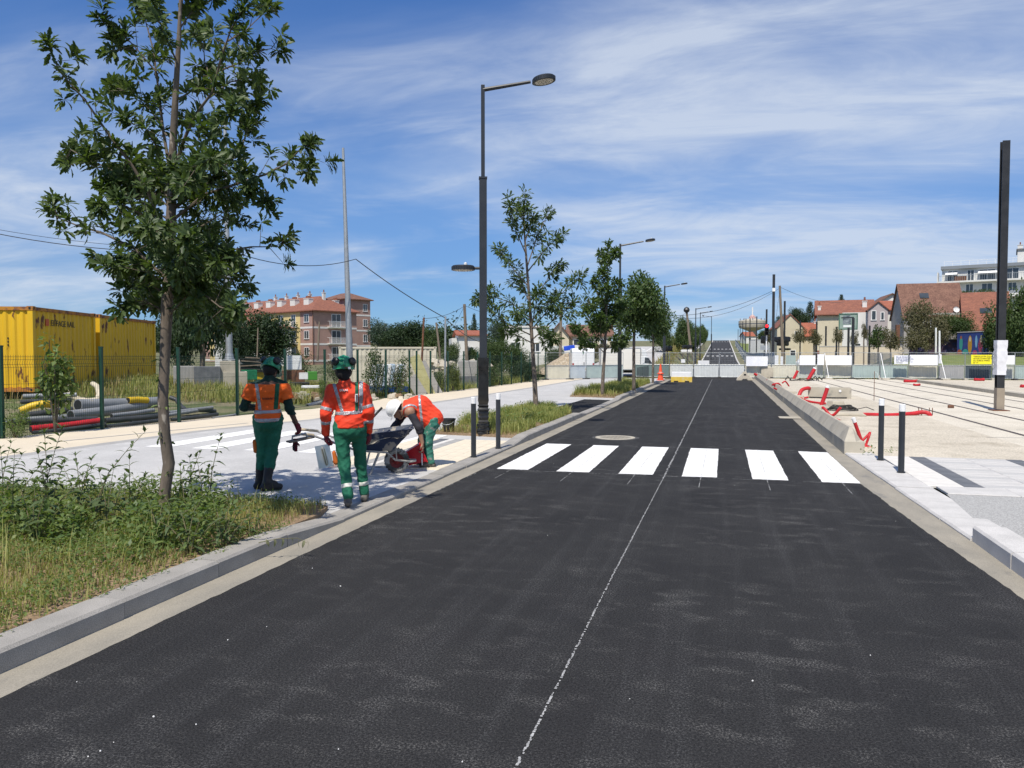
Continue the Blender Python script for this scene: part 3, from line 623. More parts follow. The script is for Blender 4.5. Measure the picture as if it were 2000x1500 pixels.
# ---- beds: soil, grass, weeds
def in_poly(x, y, poly):
    c = np.zeros(len(x), bool); n = len(poly)
    for i in range(n):
        (x1, y1), (x2, y2) = poly[i], poly[(i + 1) % n]
        k = ((y1 > y) != (y2 > y)); 
        with np.errstate(divide='ignore', invalid='ignore'): xi = (x2 - x1) * (y - y1) / (y2 - y1 + 1e-12) + x1
        c ^= k & (x < xi)
    return c
def hashn(x, y, s=1.0, seed=0):
    return .5 + .25 * (np.sin(x * 2.1 * s + seed) * np.cos(y * 1.7 * s + seed * 2) + np.sin((x * 1.3 - y * 2.3) * s + 1.3 + seed)) + .12 * np.sin(x * 5.3 * s + y * 4.1 * s + seed)
def grass(name, poly, n, h, wd, z, seed, mat, thin=.35, kind='stuff', lean=.45, dens_fn=None, segs=2):
    rs = np.random.RandomState(seed); P_ = np.array(poly); lo, hi = P_.min(0), P_.max(0)
    x = rs.uniform(lo[0], hi[0], n * 2); y = rs.uniform(lo[1], hi[1], n * 2); k = in_poly(x, y, poly)
    pr = hashn(x, y, 1.0, seed); k &= rs.rand(len(x)) < np.clip((pr - thin) * 2.2, .04, 1)
    if dens_fn is not None: k &= rs.rand(len(x)) < dens_fn(x, y)
    x, y, pr = x[k][:n], y[k][:n], pr[k][:n]; n = len(x); zz_ = np.full(n, z)
    a = rs.rand(n) * 6.283; hh = h * rs.uniform(.35, 1.25, n) * (.45 + .8 * pr); ln = lean * hh * rs.uniform(.2, 1.3, n)
    dx, dy = np.cos(a), np.sin(a); w = wd * rs.uniform(.6, 1.3, n); px_, py_ = -dy, dx
    def lvl(f, wf): 
        o = ln * f * f; c = np.stack([x + dx * o, y + dy * o, zz_ + hh * (f - .15 * f * f)], 1); s_ = np.stack([px_ * w * wf, py_ * w * wf, np.zeros(n)], 1); return c - s_, c + s_
    l0, l1, l2 = lvl(0, 1), lvl(.55, .8), lvl(1, .12)
    V = np.stack([*l0, *l1, *l2], 1).reshape(-1, 3); b = np.arange(n)[:, None] * 6
    F = np.concatenate([b + np.array([[0, 1, 3, 2]]), b + np.array([[2, 3, 5, 4]])], 0)
    return tag(link(name, np_mesh(name, V, F, mat)), kind=kind)
bed1 = [(-4.06, -1), (-4.06, 7.2), (-4.2, 7.62), (-5.6, 7.75), (-8.5, 7.45), (-10.6, 7.2), (-10.6, -1)]
bed2 = [(-4.06, 15.25), (-4.06, 21.2), (-5.1, 23.6), (-5.95, 23.8), (-6.05, 15.6)]
bed3 = [(-4.06, 30.7), (-4.06, 46), (-5.5, 46), (-6.05, 31.2)]
bed4 = [(2.58, -1), (2.58, 7.75), (7, 7.9), (7, -1)]
def mound(name, poly, z):
    mb = MB(); c = np.mean(poly, 0); n = len(poly)
    mb.add([(x, y, z - .03) for x, y in poly] + [(x * .8 + c[0] * .2, y * .8 + c[1] * .2, z) for x, y in poly], [(i, (i + 1) % n, n + (i + 1) % n, n + i) for i in range(n)] + [tuple(range(n, 2 * n))])
    mb.add([(x, y, -.02) for x, y in poly] + [(x, y, z - .03) for x, y in poly], [(i, (i + 1) % n, n + (i + 1) % n, n + i) for i in range(n)])
    return tag(mb.build(name, m_soil), kind='structure')
for i, b in enumerate((bed1, bed2, bed3, bed4)): mound('planting_bed', b, .115)
edge = lambda x, y: np.clip((-4.03 - x) / .5, .12, 1)
grass('grass', bed1, 62000, .115, .0035, .1, 3, m_grs, .05, dens_fn=edge)
grass('dry_grass', bed1, 34000, .085, .0035, .1, 4, m_grd, .12, dens_fn=lambda x, y: np.clip((-4.03 - x) / .25, .2, 1))
far2 = lambda x, y: np.clip((y - 15.3) / 1.8, .02, 1)
grass('grass', bed2, 15000, .27, .006, .09, 5, m_grs, .2, dens_fn=far2); grass('dry_grass', bed2, 7000, .12, .005, .09, 6, m_grd, .1)
grass('grass', bed3, 14000, .38, .01, .09, 7, m_grs, .2, dens_fn=lambda x, y: np.clip((y - 31) / 2, .03, 1)); grass('dry_grass', bed3, 5000, .16, .01, .09, 8, m_grd, .1)
grass('grass', bed4, 9000, .12, .004, .1, 9, m_grs, .2)
def ground_cover(name, poly, n, size, z, seed, mat, hmax=.2, dens_fn=None):
    rs = np.random.RandomState(seed); P_ = np.array(poly); lo, hi = P_.min(0), P_.max(0)
    x = rs.uniform(lo[0], hi[0], n * 2); y = rs.uniform(lo[1], hi[1], n * 2); k = in_poly(x, y, poly); pr = hashn(x, y, 1.6, seed)
    k &= rs.rand(len(x)) < np.clip((pr - .3) * 2.5, .03, 1)
    if dens_fn is not None: k &= rs.rand(len(x)) < dens_fn(x, y)
    x, y, pr = x[k][:n], y[k][:n], pr[k][:n]; n = len(x)
    c = np.stack([x, y, z + hmax * pr * rs.rand(n) ** 1.4], 1); d = unit(rs, n); d[:, 2] = np.abs(d[:, 2]) * .6; nm = unit(rs, n) * .5; nm[:, 2] += 1
    v, f = leaf_quads(c, d, nm, size * rs.uniform(.5, 1.3, n), .5, .1); return tag(link(name, np_mesh(name, v, f, mat)), kind='stuff')
ground_cover('weeds', bed1, 70000, .032, .09, 12, m_weed, .16, dens_fn=edge)
ground_cover('weeds', [(-4.15, 4.9), (-4.15, 6.4), (-5.0, 7.2), (-6.4, 7.0), (-6.3, 5.2)], 6500, .06, .09, 13, m_weed, .5, dens_fn=edge)
ground_cover('weeds', [(-5.6, 6.1), (-5.6, 7.6), (-8.6, 7.3), (-8.6, 5.6), (-6.5, 5.2)], 4500, .06, .09, 15, m_weed, .4)
ground_cover('weeds', [(-4.2, 2.5), (-4.2, 5.6), (-7.5, 6.2), (-7.5, 2.5)], 9000, .04, .1, 16, m_weed, .2, dens_fn=edge)
grass('tall_grass', [(-4.3, 2.5), (-4.3, 7.3), (-9, 7.2), (-9, 2.5)], 2600, .36, .003, .1, 17, m_grs, .35, dens_fn=edge)
ground_cover('weeds', bed2, 5000, .06, .09, 14, m_weed, .35, dens_fn=far2)
ground_cover('weeds', [(-4.2, 2.2), (-3.96, 2.2), (-4.02, 4.0), (-3.95, 5.2), (-3.98, 7.0), (-4.2, 7.2)], 900, .03, .115, 19, m_weed, .05)
# bigger shrubby weeds, each with its stems and large leaves
m_stem = M('green_stem', (.12, .13, .06), (.18, .14, .08), 8, .8)
_rs = np.random.RandomState(2); LEAF = []
for k in range(4):
    prof = [(0, .01), (.25, .115), (.5, .13), (.75, .08), (1, .003)]; V = []
    for u, w in prof: zc = .12 * math.sin(u * 2.2) - .42 * u * u * (.6 + .25 * k); V += [(w, u, zc + w * .35), (0, u, zc), (-w, u, zc + w * .35)]
    F = [[3 * i + a, 3 * i + a + 1, 3 * i + a + 4, 3 * i + a + 3] for i in range(4) for a in (0, 1)]
    LEAF.append(np_mesh('leaf', V, F, m_budd, True))
def weed(label, base, stems, leaf=.1, group='tall shrubby weeds in the near bed', mats=None, step=.1):
    t = thing('weed_plant', label, 'plant', base, 0, group); mb = MB()
    for (dx, dy, h) in stems:
        b = Vector((R.uniform(-.06, .06), R.uniform(-.06, .06), -.05)); tip = Vector((dx, dy, h)); h *= 1.18; tip = tip * 1.18; mid = b.lerp(tip, .5) + Vector((-dx * .2, -dy * .2, h * .08))
        pts = [b, b.lerp(mid, .55), mid, mid.lerp(tip, .55) + Vector((0, 0, .02)), tip]; mb.tube(pts, [.007, .006, .0045, .003, .0015], 5)
        n = max(3, int(h / step)); ph = R.random() * 3
        for i in range(n + 1):
            f = .22 + .78 * i / n; q = f * 4; k = min(3, int(q)); p = pts[k].lerp(pts[k + 1], q - k)
            for s_ in (0, 1):
                a = ph + i * 1.57 + s_ * math.pi; L = leaf * 1.4 * (1.15 - .62 * f ** 2) * R.uniform(.75, 1.2)
                o = link('leaf', LEAF[R.randrange(4)], t, p, (R.uniform(-.1, .75) + (.5 if f > .9 else 0), R.uniform(-.3, .3), a)); o.scale = (L * 1.1, L, L)
        for s_ in range(3): o = link('leaf', LEAF[0], t, tip, (.9, 0, s_ * 2.1 + ph)); o.scale = [leaf * .6] * 3
    mb.build('stem', m_stem, t)
def W1(px, py, z=.1): return PG(px, py, z)
weed('bushy tall weed with several leafy shoots left of the oak trunk', W1(95, 1035), [(-.02, 0, .78), (.1, .05, .8), (-.16, .08, .5), (.22, -.05, .55), (.02, -.1, .62), (.33, .05, .42)], .12)
weed('leggy weed with drooping leaves at the bed corner beside the photo edge', W1(25, 1040), [(-.02, .05, .62), (.1, .1, .45), (-.15, 0, .42)], .12)
weed('tall weed whose single long shoot leans towards the oak trunk', W1(185, 1020), [(.3, .25, .74), (.12, .05, .42), (.02, .1, .35), (-.12, 0, .38)], .11)
weed('compact upright weed just left of the oak trunk', W1(255, 1010), [(0, 0, .5), (.12, .05, .36), (-.1, .05, .34), (.06, -.1, .3)], .1)
weed('thin tall weed with paired leaves right of the oak trunk', W1(408, 1005), [(.06, .1, .68), (-.03, .05, .4), (-.12, 0, .5)], .11)
weed('low branching weed at the foot of the oak trunk', W1(360, 1045), [(-.1, .1, .45), (.08, .05, .4), (.2, .02, .33), (-.2, 0, .32)], .1)
weed('dense leafy weed bulging over the near kerb', W1(440, 1065), [(0, .05, .3), (.12, -.04, .28), (-.14, .05, .33), (.22, .05, .24), (-.02, -.12, .22), (.1, .15, .3)], .09)
weed('spreading leafy weed between oak trunk and kerb', W1(375, 1080), [(0, .05, .33), (.14, -.05, .28), (-.14, .05, .3), (.2, .08, .25), (-.22, -.05, .22)], .09)
weed('small leafy weed at the kerb side near the fallen twig', W1(500, 1045), [(0, 0, .24), (.1, .02, .2), (-.1, .05, .26)], .075)
weed('grey green weed clump behind the leggy one', W1(150, 1005), [(-.1, .1, .5), (.05, .12, .46), (.15, .02, .4), (-.2, .05, .42)], .11)
weed('tall leafy weed at the photo edge behind the leggy one', W1(5, 1000), [(0, .1, .6), (.12, .1, .5), (-.12, .1, .55)], .11)
weed('weed with bunched shoots between the bushy weed and the oak', W1(215, 1040), [(0, .05, .5), (.15, 0, .42), (-.14, .05, .46), (.25, .1, .36)], .11)
weed('leafy weed in front of the bushy one, lower', W1(60, 1065), [(0, .05, .45), (.15, 0, .38), (-.14, .05, .4), (.28, .1, .32)], .11)
weed('leafy weed behind the oak trunk, to its right', W1(365, 1000), [(0, .05, .48), (.1, .06, .52), (-.1, .05, .4)], .1)
weed('leafy weed in front of the oak trunk', W1(310, 1070), [(0, .05, .34), (.12, 0, .3), (-.14, .05, .36), (.2, .1, .28)], .1)
# wilted twig lying over the kerb
t = thing('fallen_twig', 'wilted leafy twig lying across the kerb into the gutter', 'twig', PG(505, 1062, .13)); mb = MB()
e = PG(600, 1065, .11) - t.location; mb.tube([(0, 0, .01), e * .4 + Vector((0, 0, .05)), e * .8 + Vector((0, 0, .06)), e + Vector((0, 0, .02))], [.004, .003, .003, .0015], 5); mb.build('stem', m_stem, t)
m_wilt = leafmat('wilted_leaf', (.2, .21, .11), (.28, .28, .18), .3, .8)
wl = LEAF[2].copy(); wl.materials.clear(); wl.materials.append(m_wilt)
for i, f in enumerate((.15, .3, .33, .5, .68, .84, .95, 1)):
    o = link('leaf', wl, t, e * f + Vector((0, 0, .06 - .04 * abs(f - .6))), (-1.35, R.uniform(-.4, .4), R.uniform(0, 6))); o.scale = (.1, .075, .06)
# pebbles and chips on the asphalt
mb = MB()
for px, py in ((150, 1332), (172, 1478), (196, 1467), (222, 1450), (445, 1250), (383, 1415), (903, 1488), (665, 1145), (1470, 1330), (300, 1400), (1230, 1365), (1700, 1280), (610, 1110)):
    p = PG(px, py, 0); s_ = R.uniform(.002, .0042); mb.box((p.x, p.y, s_ * .6), (s_ * 2.4, s_ * 1.7, s_ * 1.4), rot=rotz(R.random() * 3), taper=.6)
for i in range(8):
    y = 3 + 12 * R.random() ** 1.6; mb.box((R.uniform(-3.6, 2.2), y, .002), (.005, .004, .003), rot=rotz(R.random() * 3), taper=.6)
tag(mb.build('gravel', m_paint), kind='stuff')
# ------------------------------------------------------------------ people: implicit surfaces meshed with surface nets
class Field:
    def __init__(s, lo, hi, h):
        s.lo = np.array(lo, float); s.h = h; s.n = np.ceil((np.array(hi) - s.lo) / h).astype(int) + 1
        s.ax = [s.lo[i] + h * np.arange(s.n[i]) for i in range(3)]; s.v = np.full(s.n, .15, np.float32)
    def block(s, lo, hi):
        a = [max(0, int((lo[i] - s.lo[i]) / s.h)) for i in range(3)]; b = [min(s.n[i], int((hi[i] - s.lo[i]) / s.h) + 2) for i in range(3)]
        if any(b[i] <= a[i] for i in range(3)): return None, None
        sl = tuple(slice(a[i], b[i]) for i in range(3))
        return sl, np.meshgrid(*[s.ax[i][sl[i]] for i in range(3)], indexing='ij')
    def merge(s, sl, d, k):
        v = s.v[sl]
        if k > 0:
            hh = np.maximum(k - np.abs(v - d), 0) / k; s.v[sl] = np.minimum(v, d) - hh * hh * k * .25
        else: s.v[sl] = np.minimum(v, d)
    def cap(s, a, b, ra, rb=None, k=.02, flat=None):
        a = np.array(a, float); b = np.array(b, float); rb = ra if rb is None else rb; m = max(ra, rb) * (1.4 if flat else 1) + k + .03
        sl, g = s.block(np.minimum(a, b) - m, np.maximum(a, b) + m)
        if sl is None: return s
        ba = b - a; L = max(ba @ ba, 1e-9); p = [g[i] - a[i] for i in range(3)]
        t = np.clip((p[0] * ba[0] + p[1] * ba[1] + p[2] * ba[2]) / L, 0, 1)
        q = [p[i] - ba[i] * t for i in range(3)]
        if flat is not None:      # squash along direction flat[0] by factor flat[1]
            n, f = np.array(flat[0], float), flat[1]; n /= np.linalg.norm(n); dt = q[0] * n[0] + q[1] * n[1] + q[2] * n[2]
            q = [q[i] + n[i] * dt * (1 / f - 1) for i in range(3)]
        d = np.sqrt(q[0] ** 2 + q[1] ** 2 + q[2] ** 2) - (ra + (rb - ra) * t)
        s.merge(sl, d, k); return s
    def ell(s, c, r, k=.02, rot=None):
        c = np.array(c, float); r = np.array(r, float); m = r.max() + k + .03
        sl, g = s.block(c - m, c + m)
        if sl is None: return s
        p = np.stack([g[i] - c[i] for i in range(3)], -1)
        if rot is not None: p = p @ np.array(rot)          # columns of rot: local axes
        q = p / r; l = np.linalg.norm(q, axis=-1); l2 = np.linalg.norm(q / r, axis=-1) + 1e-9
        s.merge(sl, (l * (l - 1) / l2), k); return s
    def grid(s): return np.meshgrid(*s.ax, indexing='ij', sparse=True)
    def copy(s):
        o = object.__new__(Field); o.__dict__.update(s.__dict__); o.v = s.v.copy(); return o
    def wrinkle(s, amp, seed, wl=.07, stretch=(1, 1, .5)):
        rs = np.random.RandomState(seed); x, y, z = s.grid(); w = 0
        warp = .035 * np.sin(11 * z + 7 * x + seed) + .03 * np.sin(9 * y - 13 * z)
        for i in range(6):
            d = unit(rs, 1)[0] / np.array(stretch); d /= np.linalg.norm(d); f = 6.283 / (wl * rs.uniform(.55, 1.6))
            w = w + (1 - 2 * np.abs(np.sin(.5 * f * (d[0] * (x + warp) + d[1] * (y - warp) + d[2] * z) + rs.rand() * 6)) ** .8) * rs.uniform(.5, 1)
        s.v = s.v - (amp * .68 / 2.2) * np.clip(w, -3, 2).astype(np.float32); return s
    def mesh(s, name, mat, v=None, smooth=True):
        v = s.v if v is None else v; ins = v < 0; nx, ny, nz = [k - 1 for k in v.shape]
        C = [(i, j, k) for i in (0, 1) for j in (0, 1) for k in (0, 1)]
        cnt = sum(ins[i:i + nx, j:j + ny, k:k + nz].astype(np.int8) for i, j, k in C)
        act = (cnt > 0) & (cnt < 8); ids = np.argwhere(act); n = len(ids)
        if n == 0: return None
        cell = np.full(act.shape, -1, np.int32); cell[act] = np.arange(n)
        acc = np.zeros((n, 3)); num = np.zeros(n); a = ids
        vals = {c: v[a[:, 0] + c[0], a[:, 1] + c[1], a[:, 2] + c[2]] for c in C}
        for c in C:
            for ax in range(3):
                if c[ax] == 0:
                    e = tuple(1 if q == ax else c[q] for q in range(3)); v0, v1 = vals[c], vals[e]; cr = (v0 < 0) != (v1 < 0)
                    t = np.where(cr, v0 / (v0 - v1 + 1e-12), 0); p = np.repeat(np.array([c], float), n, 0); p[:, ax] += t
                    acc[cr] += p[cr]; num[cr] += 1
        pts = s.lo + s.h * (ids + acc / num[:, None]); F = []
        for ax in range(3):
            b, c = (ax + 1) % 3, (ax + 2) % 3
            sl0 = [slice(1, None)] * 3; sl0[ax] = slice(0, -1)
            A = ins[tuple(slice(0, v.shape[q] - 1) if q == ax else slice(1, v.shape[q] - 1) for q in range(3))]
            B = ins[tuple(slice(1, v.shape[q]) if q == ax else slice(1, v.shape[q] - 1) for q in range(3))]
            for first, sel in ((True, A & ~B), (False, ~A & B)):
                e = np.argwhere(sel)
                if len(e) == 0: continue
                o = e.copy()
                for q in range(3):
                    if q != ax: o[:, q] += 1
                def cid(db, dc): q = o.copy(); q[:, b] -= db; q[:, c] -= dc; return cell[q[:, 0], q[:, 1], q[:, 2]]
                f = np.stack([cid(1, 1), cid(0, 1), cid(0, 0), cid(1, 0)], 1); F.append(f if first else f[:, ::-1])
        F = np.concatenate(F); F = F[(F >= 0).all(1)]
        return np_mesh(name, pts, F, mat, smooth)
    def build(s, name, mat, parent, v=None): 
        me = s.mesh(name, mat, v)
        return link(name, me, parent) if me else None
def nrm(v): v = np.array(v, float); return v / np.linalg.norm(v)
def hand(F, w, d, n, curl=.5, ts=1, sc=1.0, k=.006, fat=1.0):
    w = np.array(w, float); d = nrm(d); n = np.array(n, float); n = nrm(n - d * (n @ d)); t = np.cross(d, n) * ts
    for i, (o, L) in enumerate(((-.030, .93), (-.0105, 1.04), (.0105, 1.0), (.030, .8))):
        kn = w + (d * .088 + t * -o) * sc; F.cap(w + (d * .012 - t * o * .55) * sc, kn, .0155 * sc * fat, .0125 * sc * fat, k=.012)
        p = kn; a = curl * .55
        for s_, r in zip((.043, .028, .022), (.0105, .0095, .0085)):
            dd = d * math.cos(a) + n * math.sin(a); q = p + dd * s_ * L * sc; F.cap(p, q, r * sc * fat, r * .93 * sc * fat, k=k); p = q; a += curl
    b = w + (d * .03 + t * .026) * sc; q = b + nrm(d * .62 + t * .62 + n * .35) * .042 * sc; F.cap(b, q, .0145 * sc * fat, .0115 * sc * fat, k=.01)
    F.cap(q, q + nrm(d * .85 + t * .15 + n * (.3 + .4 * curl)) * .034 * sc, .0112 * sc * fat, .009 * sc * fat, k=k)
m_skin = M('skin_dark', (.14, .075, .047), (.1, .053, .034), 14, .5, spec=.4)
m_skin2 = M('skin_light', (.36, .2, .13), (.3, .16, .1), 14, .5)
m_org = M('orange_cloth', (.86, .135, .012), (.78, .11, .01), 6, .75, bump=.8, bsc=20, c3=(.6, .11, .02), ssc=5, sth=.66, ssoft=.12)
m_orr = M('red_orange_cloth', (.84, .062, .02), (.74, .05, .016), 5, .75, bump=.8, bsc=20, c3=(.55, .045, .02), ssc=5, sth=.66, ssoft=.12)
m_tape = M('reflective_tape', (.34, .34, .36), (.42, .42, .44), 12, .35, .25)
m_gtr = M('green_cloth', (.012, .135, .075), (.009, .1, .056), 6, .8, bump=.9, bsc=20, c3=(.03, .16, .1), ssc=8, sth=.62, ssoft=.1)
m_gdk = M('dark_green_cloth', (.008, .04, .028), (.006, .028, .02), 6, .85, bump=.8, bsc=22)
m_gst = M('green_strip', (.008, .1, .05), r=.8)
m_helm = M('green_helmet', (.012, .21, .1), (.014, .17, .085), 7, .35, spec=.5, c3=(.12, .12, .07), ssc=22, sth=.68)
m_hwh = M('white_helmet', (.75, .75, .73), (.68, .68, .66), 9, .35)
m_muff = M('black_plastic', (.012, .012, .013), r=.45)
m_hair = M('black_hair', (.01, .009, .009), r=.8)
m_glv = M('crimson_glove', (.16, .008, .02), (.09, .01, .018), 14, .8, c3=(.03, .025, .028), ssc=15, sth=.56)
m_boot = M('black_boot', (.014, .013, .013), (.03, .028, .026), 12, .6, c3=(.08, .07, .06), ssc=12, sth=.66)
m_shoe = M('dusty_shoe', (.13, .12, .105), (.055, .05, .045), 12, .85, c3=(.3, .28, .25), ssc=14, sth=.6)
m_navy = M('dark_shirt', (.022, .021, .028), (.035, .033, .04), 8, .85)
m_pad = M('orange_pad', (.5, .12, .015), r=.8)
m_dirt = M('stained_green_cloth', (.02, .13, .09), (.05, .2, .15), 8, .85, c3=(.25, .25, .22), ssc=11, sth=.57, ssoft=.05, bump=.9, bsc=20)
m_dkp = M('dark_trousers', (.015, .025, .028), (.03, .04, .04), 7, .85)

def head(F, c, fwd, up=(0, 0, 1), r=1.0, k=.015):
    c = np.array(c, float); f = nrm(fwd); u = np.array(up, float); u = nrm(u - f * (u @ f)); s_ = np.cross(f, u); Rm = np.stack([s_, f, u], 1)
    L = lambda x, y, z: c + (s_ * x + f * y + u * z) * r
    F.ell(L(0, -.012, .02), np.array((.077, .095, .1)) * r, .0, Rm); F.ell(L(0, .03, -.055), np.array((.056, .062, .07)) * r, .03, Rm)
    F.cap(L(0, .088, .005), L(0, .108, -.03), .012 * r, .016 * r, k=.012)                       # nose
    for x in (-1, 1):
        F.ell(L(x * .078, -.005, -.015), np.array((.012, .022, .034)) * r, .008, Rm)            # ears
        F.ell(L(x * .031, .083, .008), np.array((.014, .008, .008)) * r, .004, Rm)              # eyes
        F.cap(L(x * .012, .09, .022), L(x * .045, .082, .024), .007 * r, .006 * r, k=.006)      # brows
    F.cap(L(-.022, .088, -.066), L(.022, .088, -.066), .0085 * r, k=.006); F.cap(L(0, .08, -.1), L(0, .07, -.105), .022 * r, k=.02)
    return Rm, L
def helmet(p, c, Rm, mat, muffs=True, peak=True, bandmat=None):
    h = Field(np.array(c) - .24, np.array(c) + .24, .006); h.ell(c, (.118, .137, .125), 0, Rm)
    x, y, z = h.grid(); u = Rm[:, 2]; f = Rm[:, 1]; s_ = Rm[:, 0]; du = (x - c[0]) * u[0] + (y - c[1]) * u[1] + (z - c[2]) * u[2]; df = (x - c[0]) * f[0] + (y - c[1]) * f[1] + (z - c[2]) * f[2]; ds = (x - c[0]) * s_[0] + (y - c[1]) * s_[1] + (z - c[2]) * s_[2]
    inner = h.v + .012; v = np.maximum(h.v, -(inner)); v = np.maximum(v, -(du + .035))
    rim = np.maximum(np.abs(np.sqrt((ds / 1.0) ** 2 + (df / 1.14) ** 2) - .122) - .009, np.abs(du + .032) - .006); v = np.minimum(v, rim)
    if peak: v = np.minimum(v, np.maximum(np.maximum(np.sqrt((ds / 1.1) ** 2 + ((df - .05) / 1.25) ** 2) - .108, np.abs(du + .03 + .12 * np.maximum(df - .1, 0)) - .005), .1 - df))
    rid = np.maximum(np.maximum(np.abs(ds) - .014, h.v - .007), -(du - .0)); v = np.minimum(v, np.maximum(rid, -h.v - .004))
    o = h.build('helmet', mat, p, v.astype(np.float32))
    mb = MB(); Lc = lambda a, b, c_: Vector(np.array(c) + s_ * a + f * b + u * c_)
    for sx_ in (-1, 1): mb.tube([Lc(sx_ * .1, -.02, -.03), Lc(sx_ * .085, .02, -.1), Lc(sx_ * .03, .07, -.17)], .004, 5)
    mb.build('chin_strap', m_muff, o)
    if muffs:
        for sx_ in (-1, 1):
            q = Lc(sx_ * .092, -.085, .05); ax = Vector(nrm(np.array(s_) * sx_ * .72 - f * .66 + u * .22)); mb = MB()
            mb.lathe([(.0, -.03), (.036, -.03), (.047, -.02), (.05, 0), (.047, .02), (.03, .033), (.0, .035)], q, 14, 0, ax, False); m_ = mb.build('ear_muff', m_muff, o, smooth=True)
            mb = MB(); mb.tube([q - ax * .02, Lc(sx_ * .128, .0, .03), Lc(sx_ * .122, .02, -.02)], .006, 5); mb.build('muff_arm', m_muff, m_)
    return o
def boots(name, p, ank, toe, mat, top=.3, r=.058, shaft=None):
    a = np.array(ank, float); t = np.array(toe, float); lo = np.minimum(a, t) - .14; hi = np.maximum(a, t) + .14; hi[2] = max(hi[2], top + .08); lo[2] = -.03
    F = Field(lo, hi, .007); d = nrm([t[0] - a[0], t[1] - a[1], 0]); hl = a - d * .045; hl[2] = max(t[2], a[2] - .06)
    F.cap(hl + [0, 0, -.0], t - d * .03, .044, .041, k=.02, flat=((0, 0, 1), .9)); F.cap(a, (a + t) / 2 + np.array([0, 0, .012]), .05, .042, k=.03)
    if shaft is not None: F.cap(a, shaft, r * .92, r * 1.12, k=.03)
    F.wrinkle(.0035, 3, .05); z = F.grid()[2]; zs = min(hl[2], t[2]) - .043; v = np.maximum(F.v, zs - z)
    if shaft is not None: v = np.maximum(v, z - shaft[2])
    o = F.build(name, mat, p, v); S2 = Field(lo, hi, .007); S2.cap(hl, t - d * .03, .049, .046, k=.0); o2 = S2.build('sole', m_rubber, o, np.maximum(np.maximum(S2.v, zs - z - .004), z - zs - .014)); return o
def person(label, base, rz):
    return thing('person', label, 'person', base, rz)

def slab_mask(F, pt, n, half):
    x, y, z = F.grid(); n = nrm(n); return np.abs((x - pt[0]) * n[0] + (y - pt[1]) * n[1] + (z - pt[2]) * n[2]) - half
def bearing(px): return YAW - math.atan((px - 1000) / F_)

# ---- worker one: orange tee over dark green sleeves, boots, float in hand
b1 = PG(525, 958, PV); p1 = person('worker with head bowed in short orange tee, dark green sleeves and tall black boots', b1, bearing(525))
neck, hc = (.015, .015, 1.4), np.array((.045, .05, 1.515)); hf, hu = (.42, .75, -.5), (.22, .28, .9)
SL, SR = (-.185, .0, 1.315), (.19, .02, 1.33); EL, ER = (-.285, .03, 1.06), (.265, .0, 1.03); WL, WR = (-.16, .26, 1.04), (.345, .12, .83)
HL, HR_ = (-.085, .03, .85), (.085, .02, .85); KL, KR = (-.075, .1, .47), (.045, .06, .47); AL, AR = (-.11, .17, .1), (-.025, -.02, .1)
B = Field((-.5, -.35, -.02), (.6, .55, 1.78), .0105)
Rm, _ = head(B, hc, hf, hu); B.cap(neck, hc - np.array((.0, .01, .04)), .06, .055, k=.03)
B.cap((-.12, 0, 1.28), (.13, .01, 1.29), .095, .095, k=.06, flat=((0, 1, 0), .85)); B.cap((0, .0, 1.25), (0, .02, .95), .13, .125, k=.06, flat=((0, 1, 0), .8))
for s_, e, w in ((SL, EL, WL), (SR, ER, WR)): B.cap(s_, e, .052, .042, k=.03); B.cap(e, w, .041, .029, k=.02)
for h_, k_, a_ in ((HL, KL, AL), (HR_, KR, AR)): B.cap(h_, k_, .075, .055, k=.04); B.cap(k_, a_, .052, .036, k=.03)
hand(B, WR, (.35, .25, -.75), (-.3, .3, -.1), .75, 1); hand(B, WL, (.8, .35, -.1), (.1, -.2, -1), .6, -1)
B.build('body', m_skin, p1)
T_ = Field((-.3, -.3, .2), (.35, .35, 1.0), .0085)
T_.cap((-.07, .02, .93), (.07, .02, .93), .118, .118, k=.05, flat=((0, 1, 0), .92)); T_.ell((0, -.02, .86), (.145, .115, .11), .05)
for h_, k_, a_ in ((HL, KL, AL), (HR_, KR, AR)): T_.cap(h_, k_, .098, .07, k=.05); T_.cap(k_, np.array(k_) * .55 + np.array(a_) * .45 + [0, 0, 0], .069, .074, k=.04)
T_.wrinkle(.009, 5, .085, (1, 1, .6)); o = T_.build('trousers', m_gtr, p1)
q = Field((-.3, -.2, .4), (0, .3, .7), .0085); q.cap((-.16, .06, .62), (-.15, .09, .5), .03, .032, k=0); q.build('knee_pocket', m_pad, o)
U = Field((-.42, -.3, .95), (.47, .45, 1.5), .0085)
for s_, e, w in ((SL, EL, WL), (SR, ER, WR)): U.cap(s_, e, .066, .058, k=.03); U.cap(e, np.array(e) * .1 + np.array(w) * .9, .057, .044, k=.025)
U.cap((-.1, .01, 1.35), (.11, .02, 1.36), .065, .065, k=.05); U.cap((.01, .01, 1.36), (.025, .02, 1.43), .08, .07, k=.03)
U.wrinkle(.008, 8, .07); U.build('undershirt', m_gdk, p1)
V = Field((-.42, -.32, .75), (.45, .4, 1.5), .0085)
V.cap((-.1, .005, 1.275), (.105, .015, 1.285), .112, .112, k=.06, flat=((0, 1, 0), .92)); V.cap((0, .0, 1.25), (0, .02, .95), .15, .15, k=.06, flat=((0, 1, 0), .84)); V.ell((.0, .01, .93), (.17, .15, .17), .05)
V.cap(SL, np.array(SL) * .45 + np.array(EL) * .55, .082, .088, k=.03); V.cap(SR, np.array(SR) * .45 + np.array(ER) * .55, .082, .09, k=.03)
V.wrinkle(.008, 4, .1, (1, 1, .35)); x, y, z = V.grid()
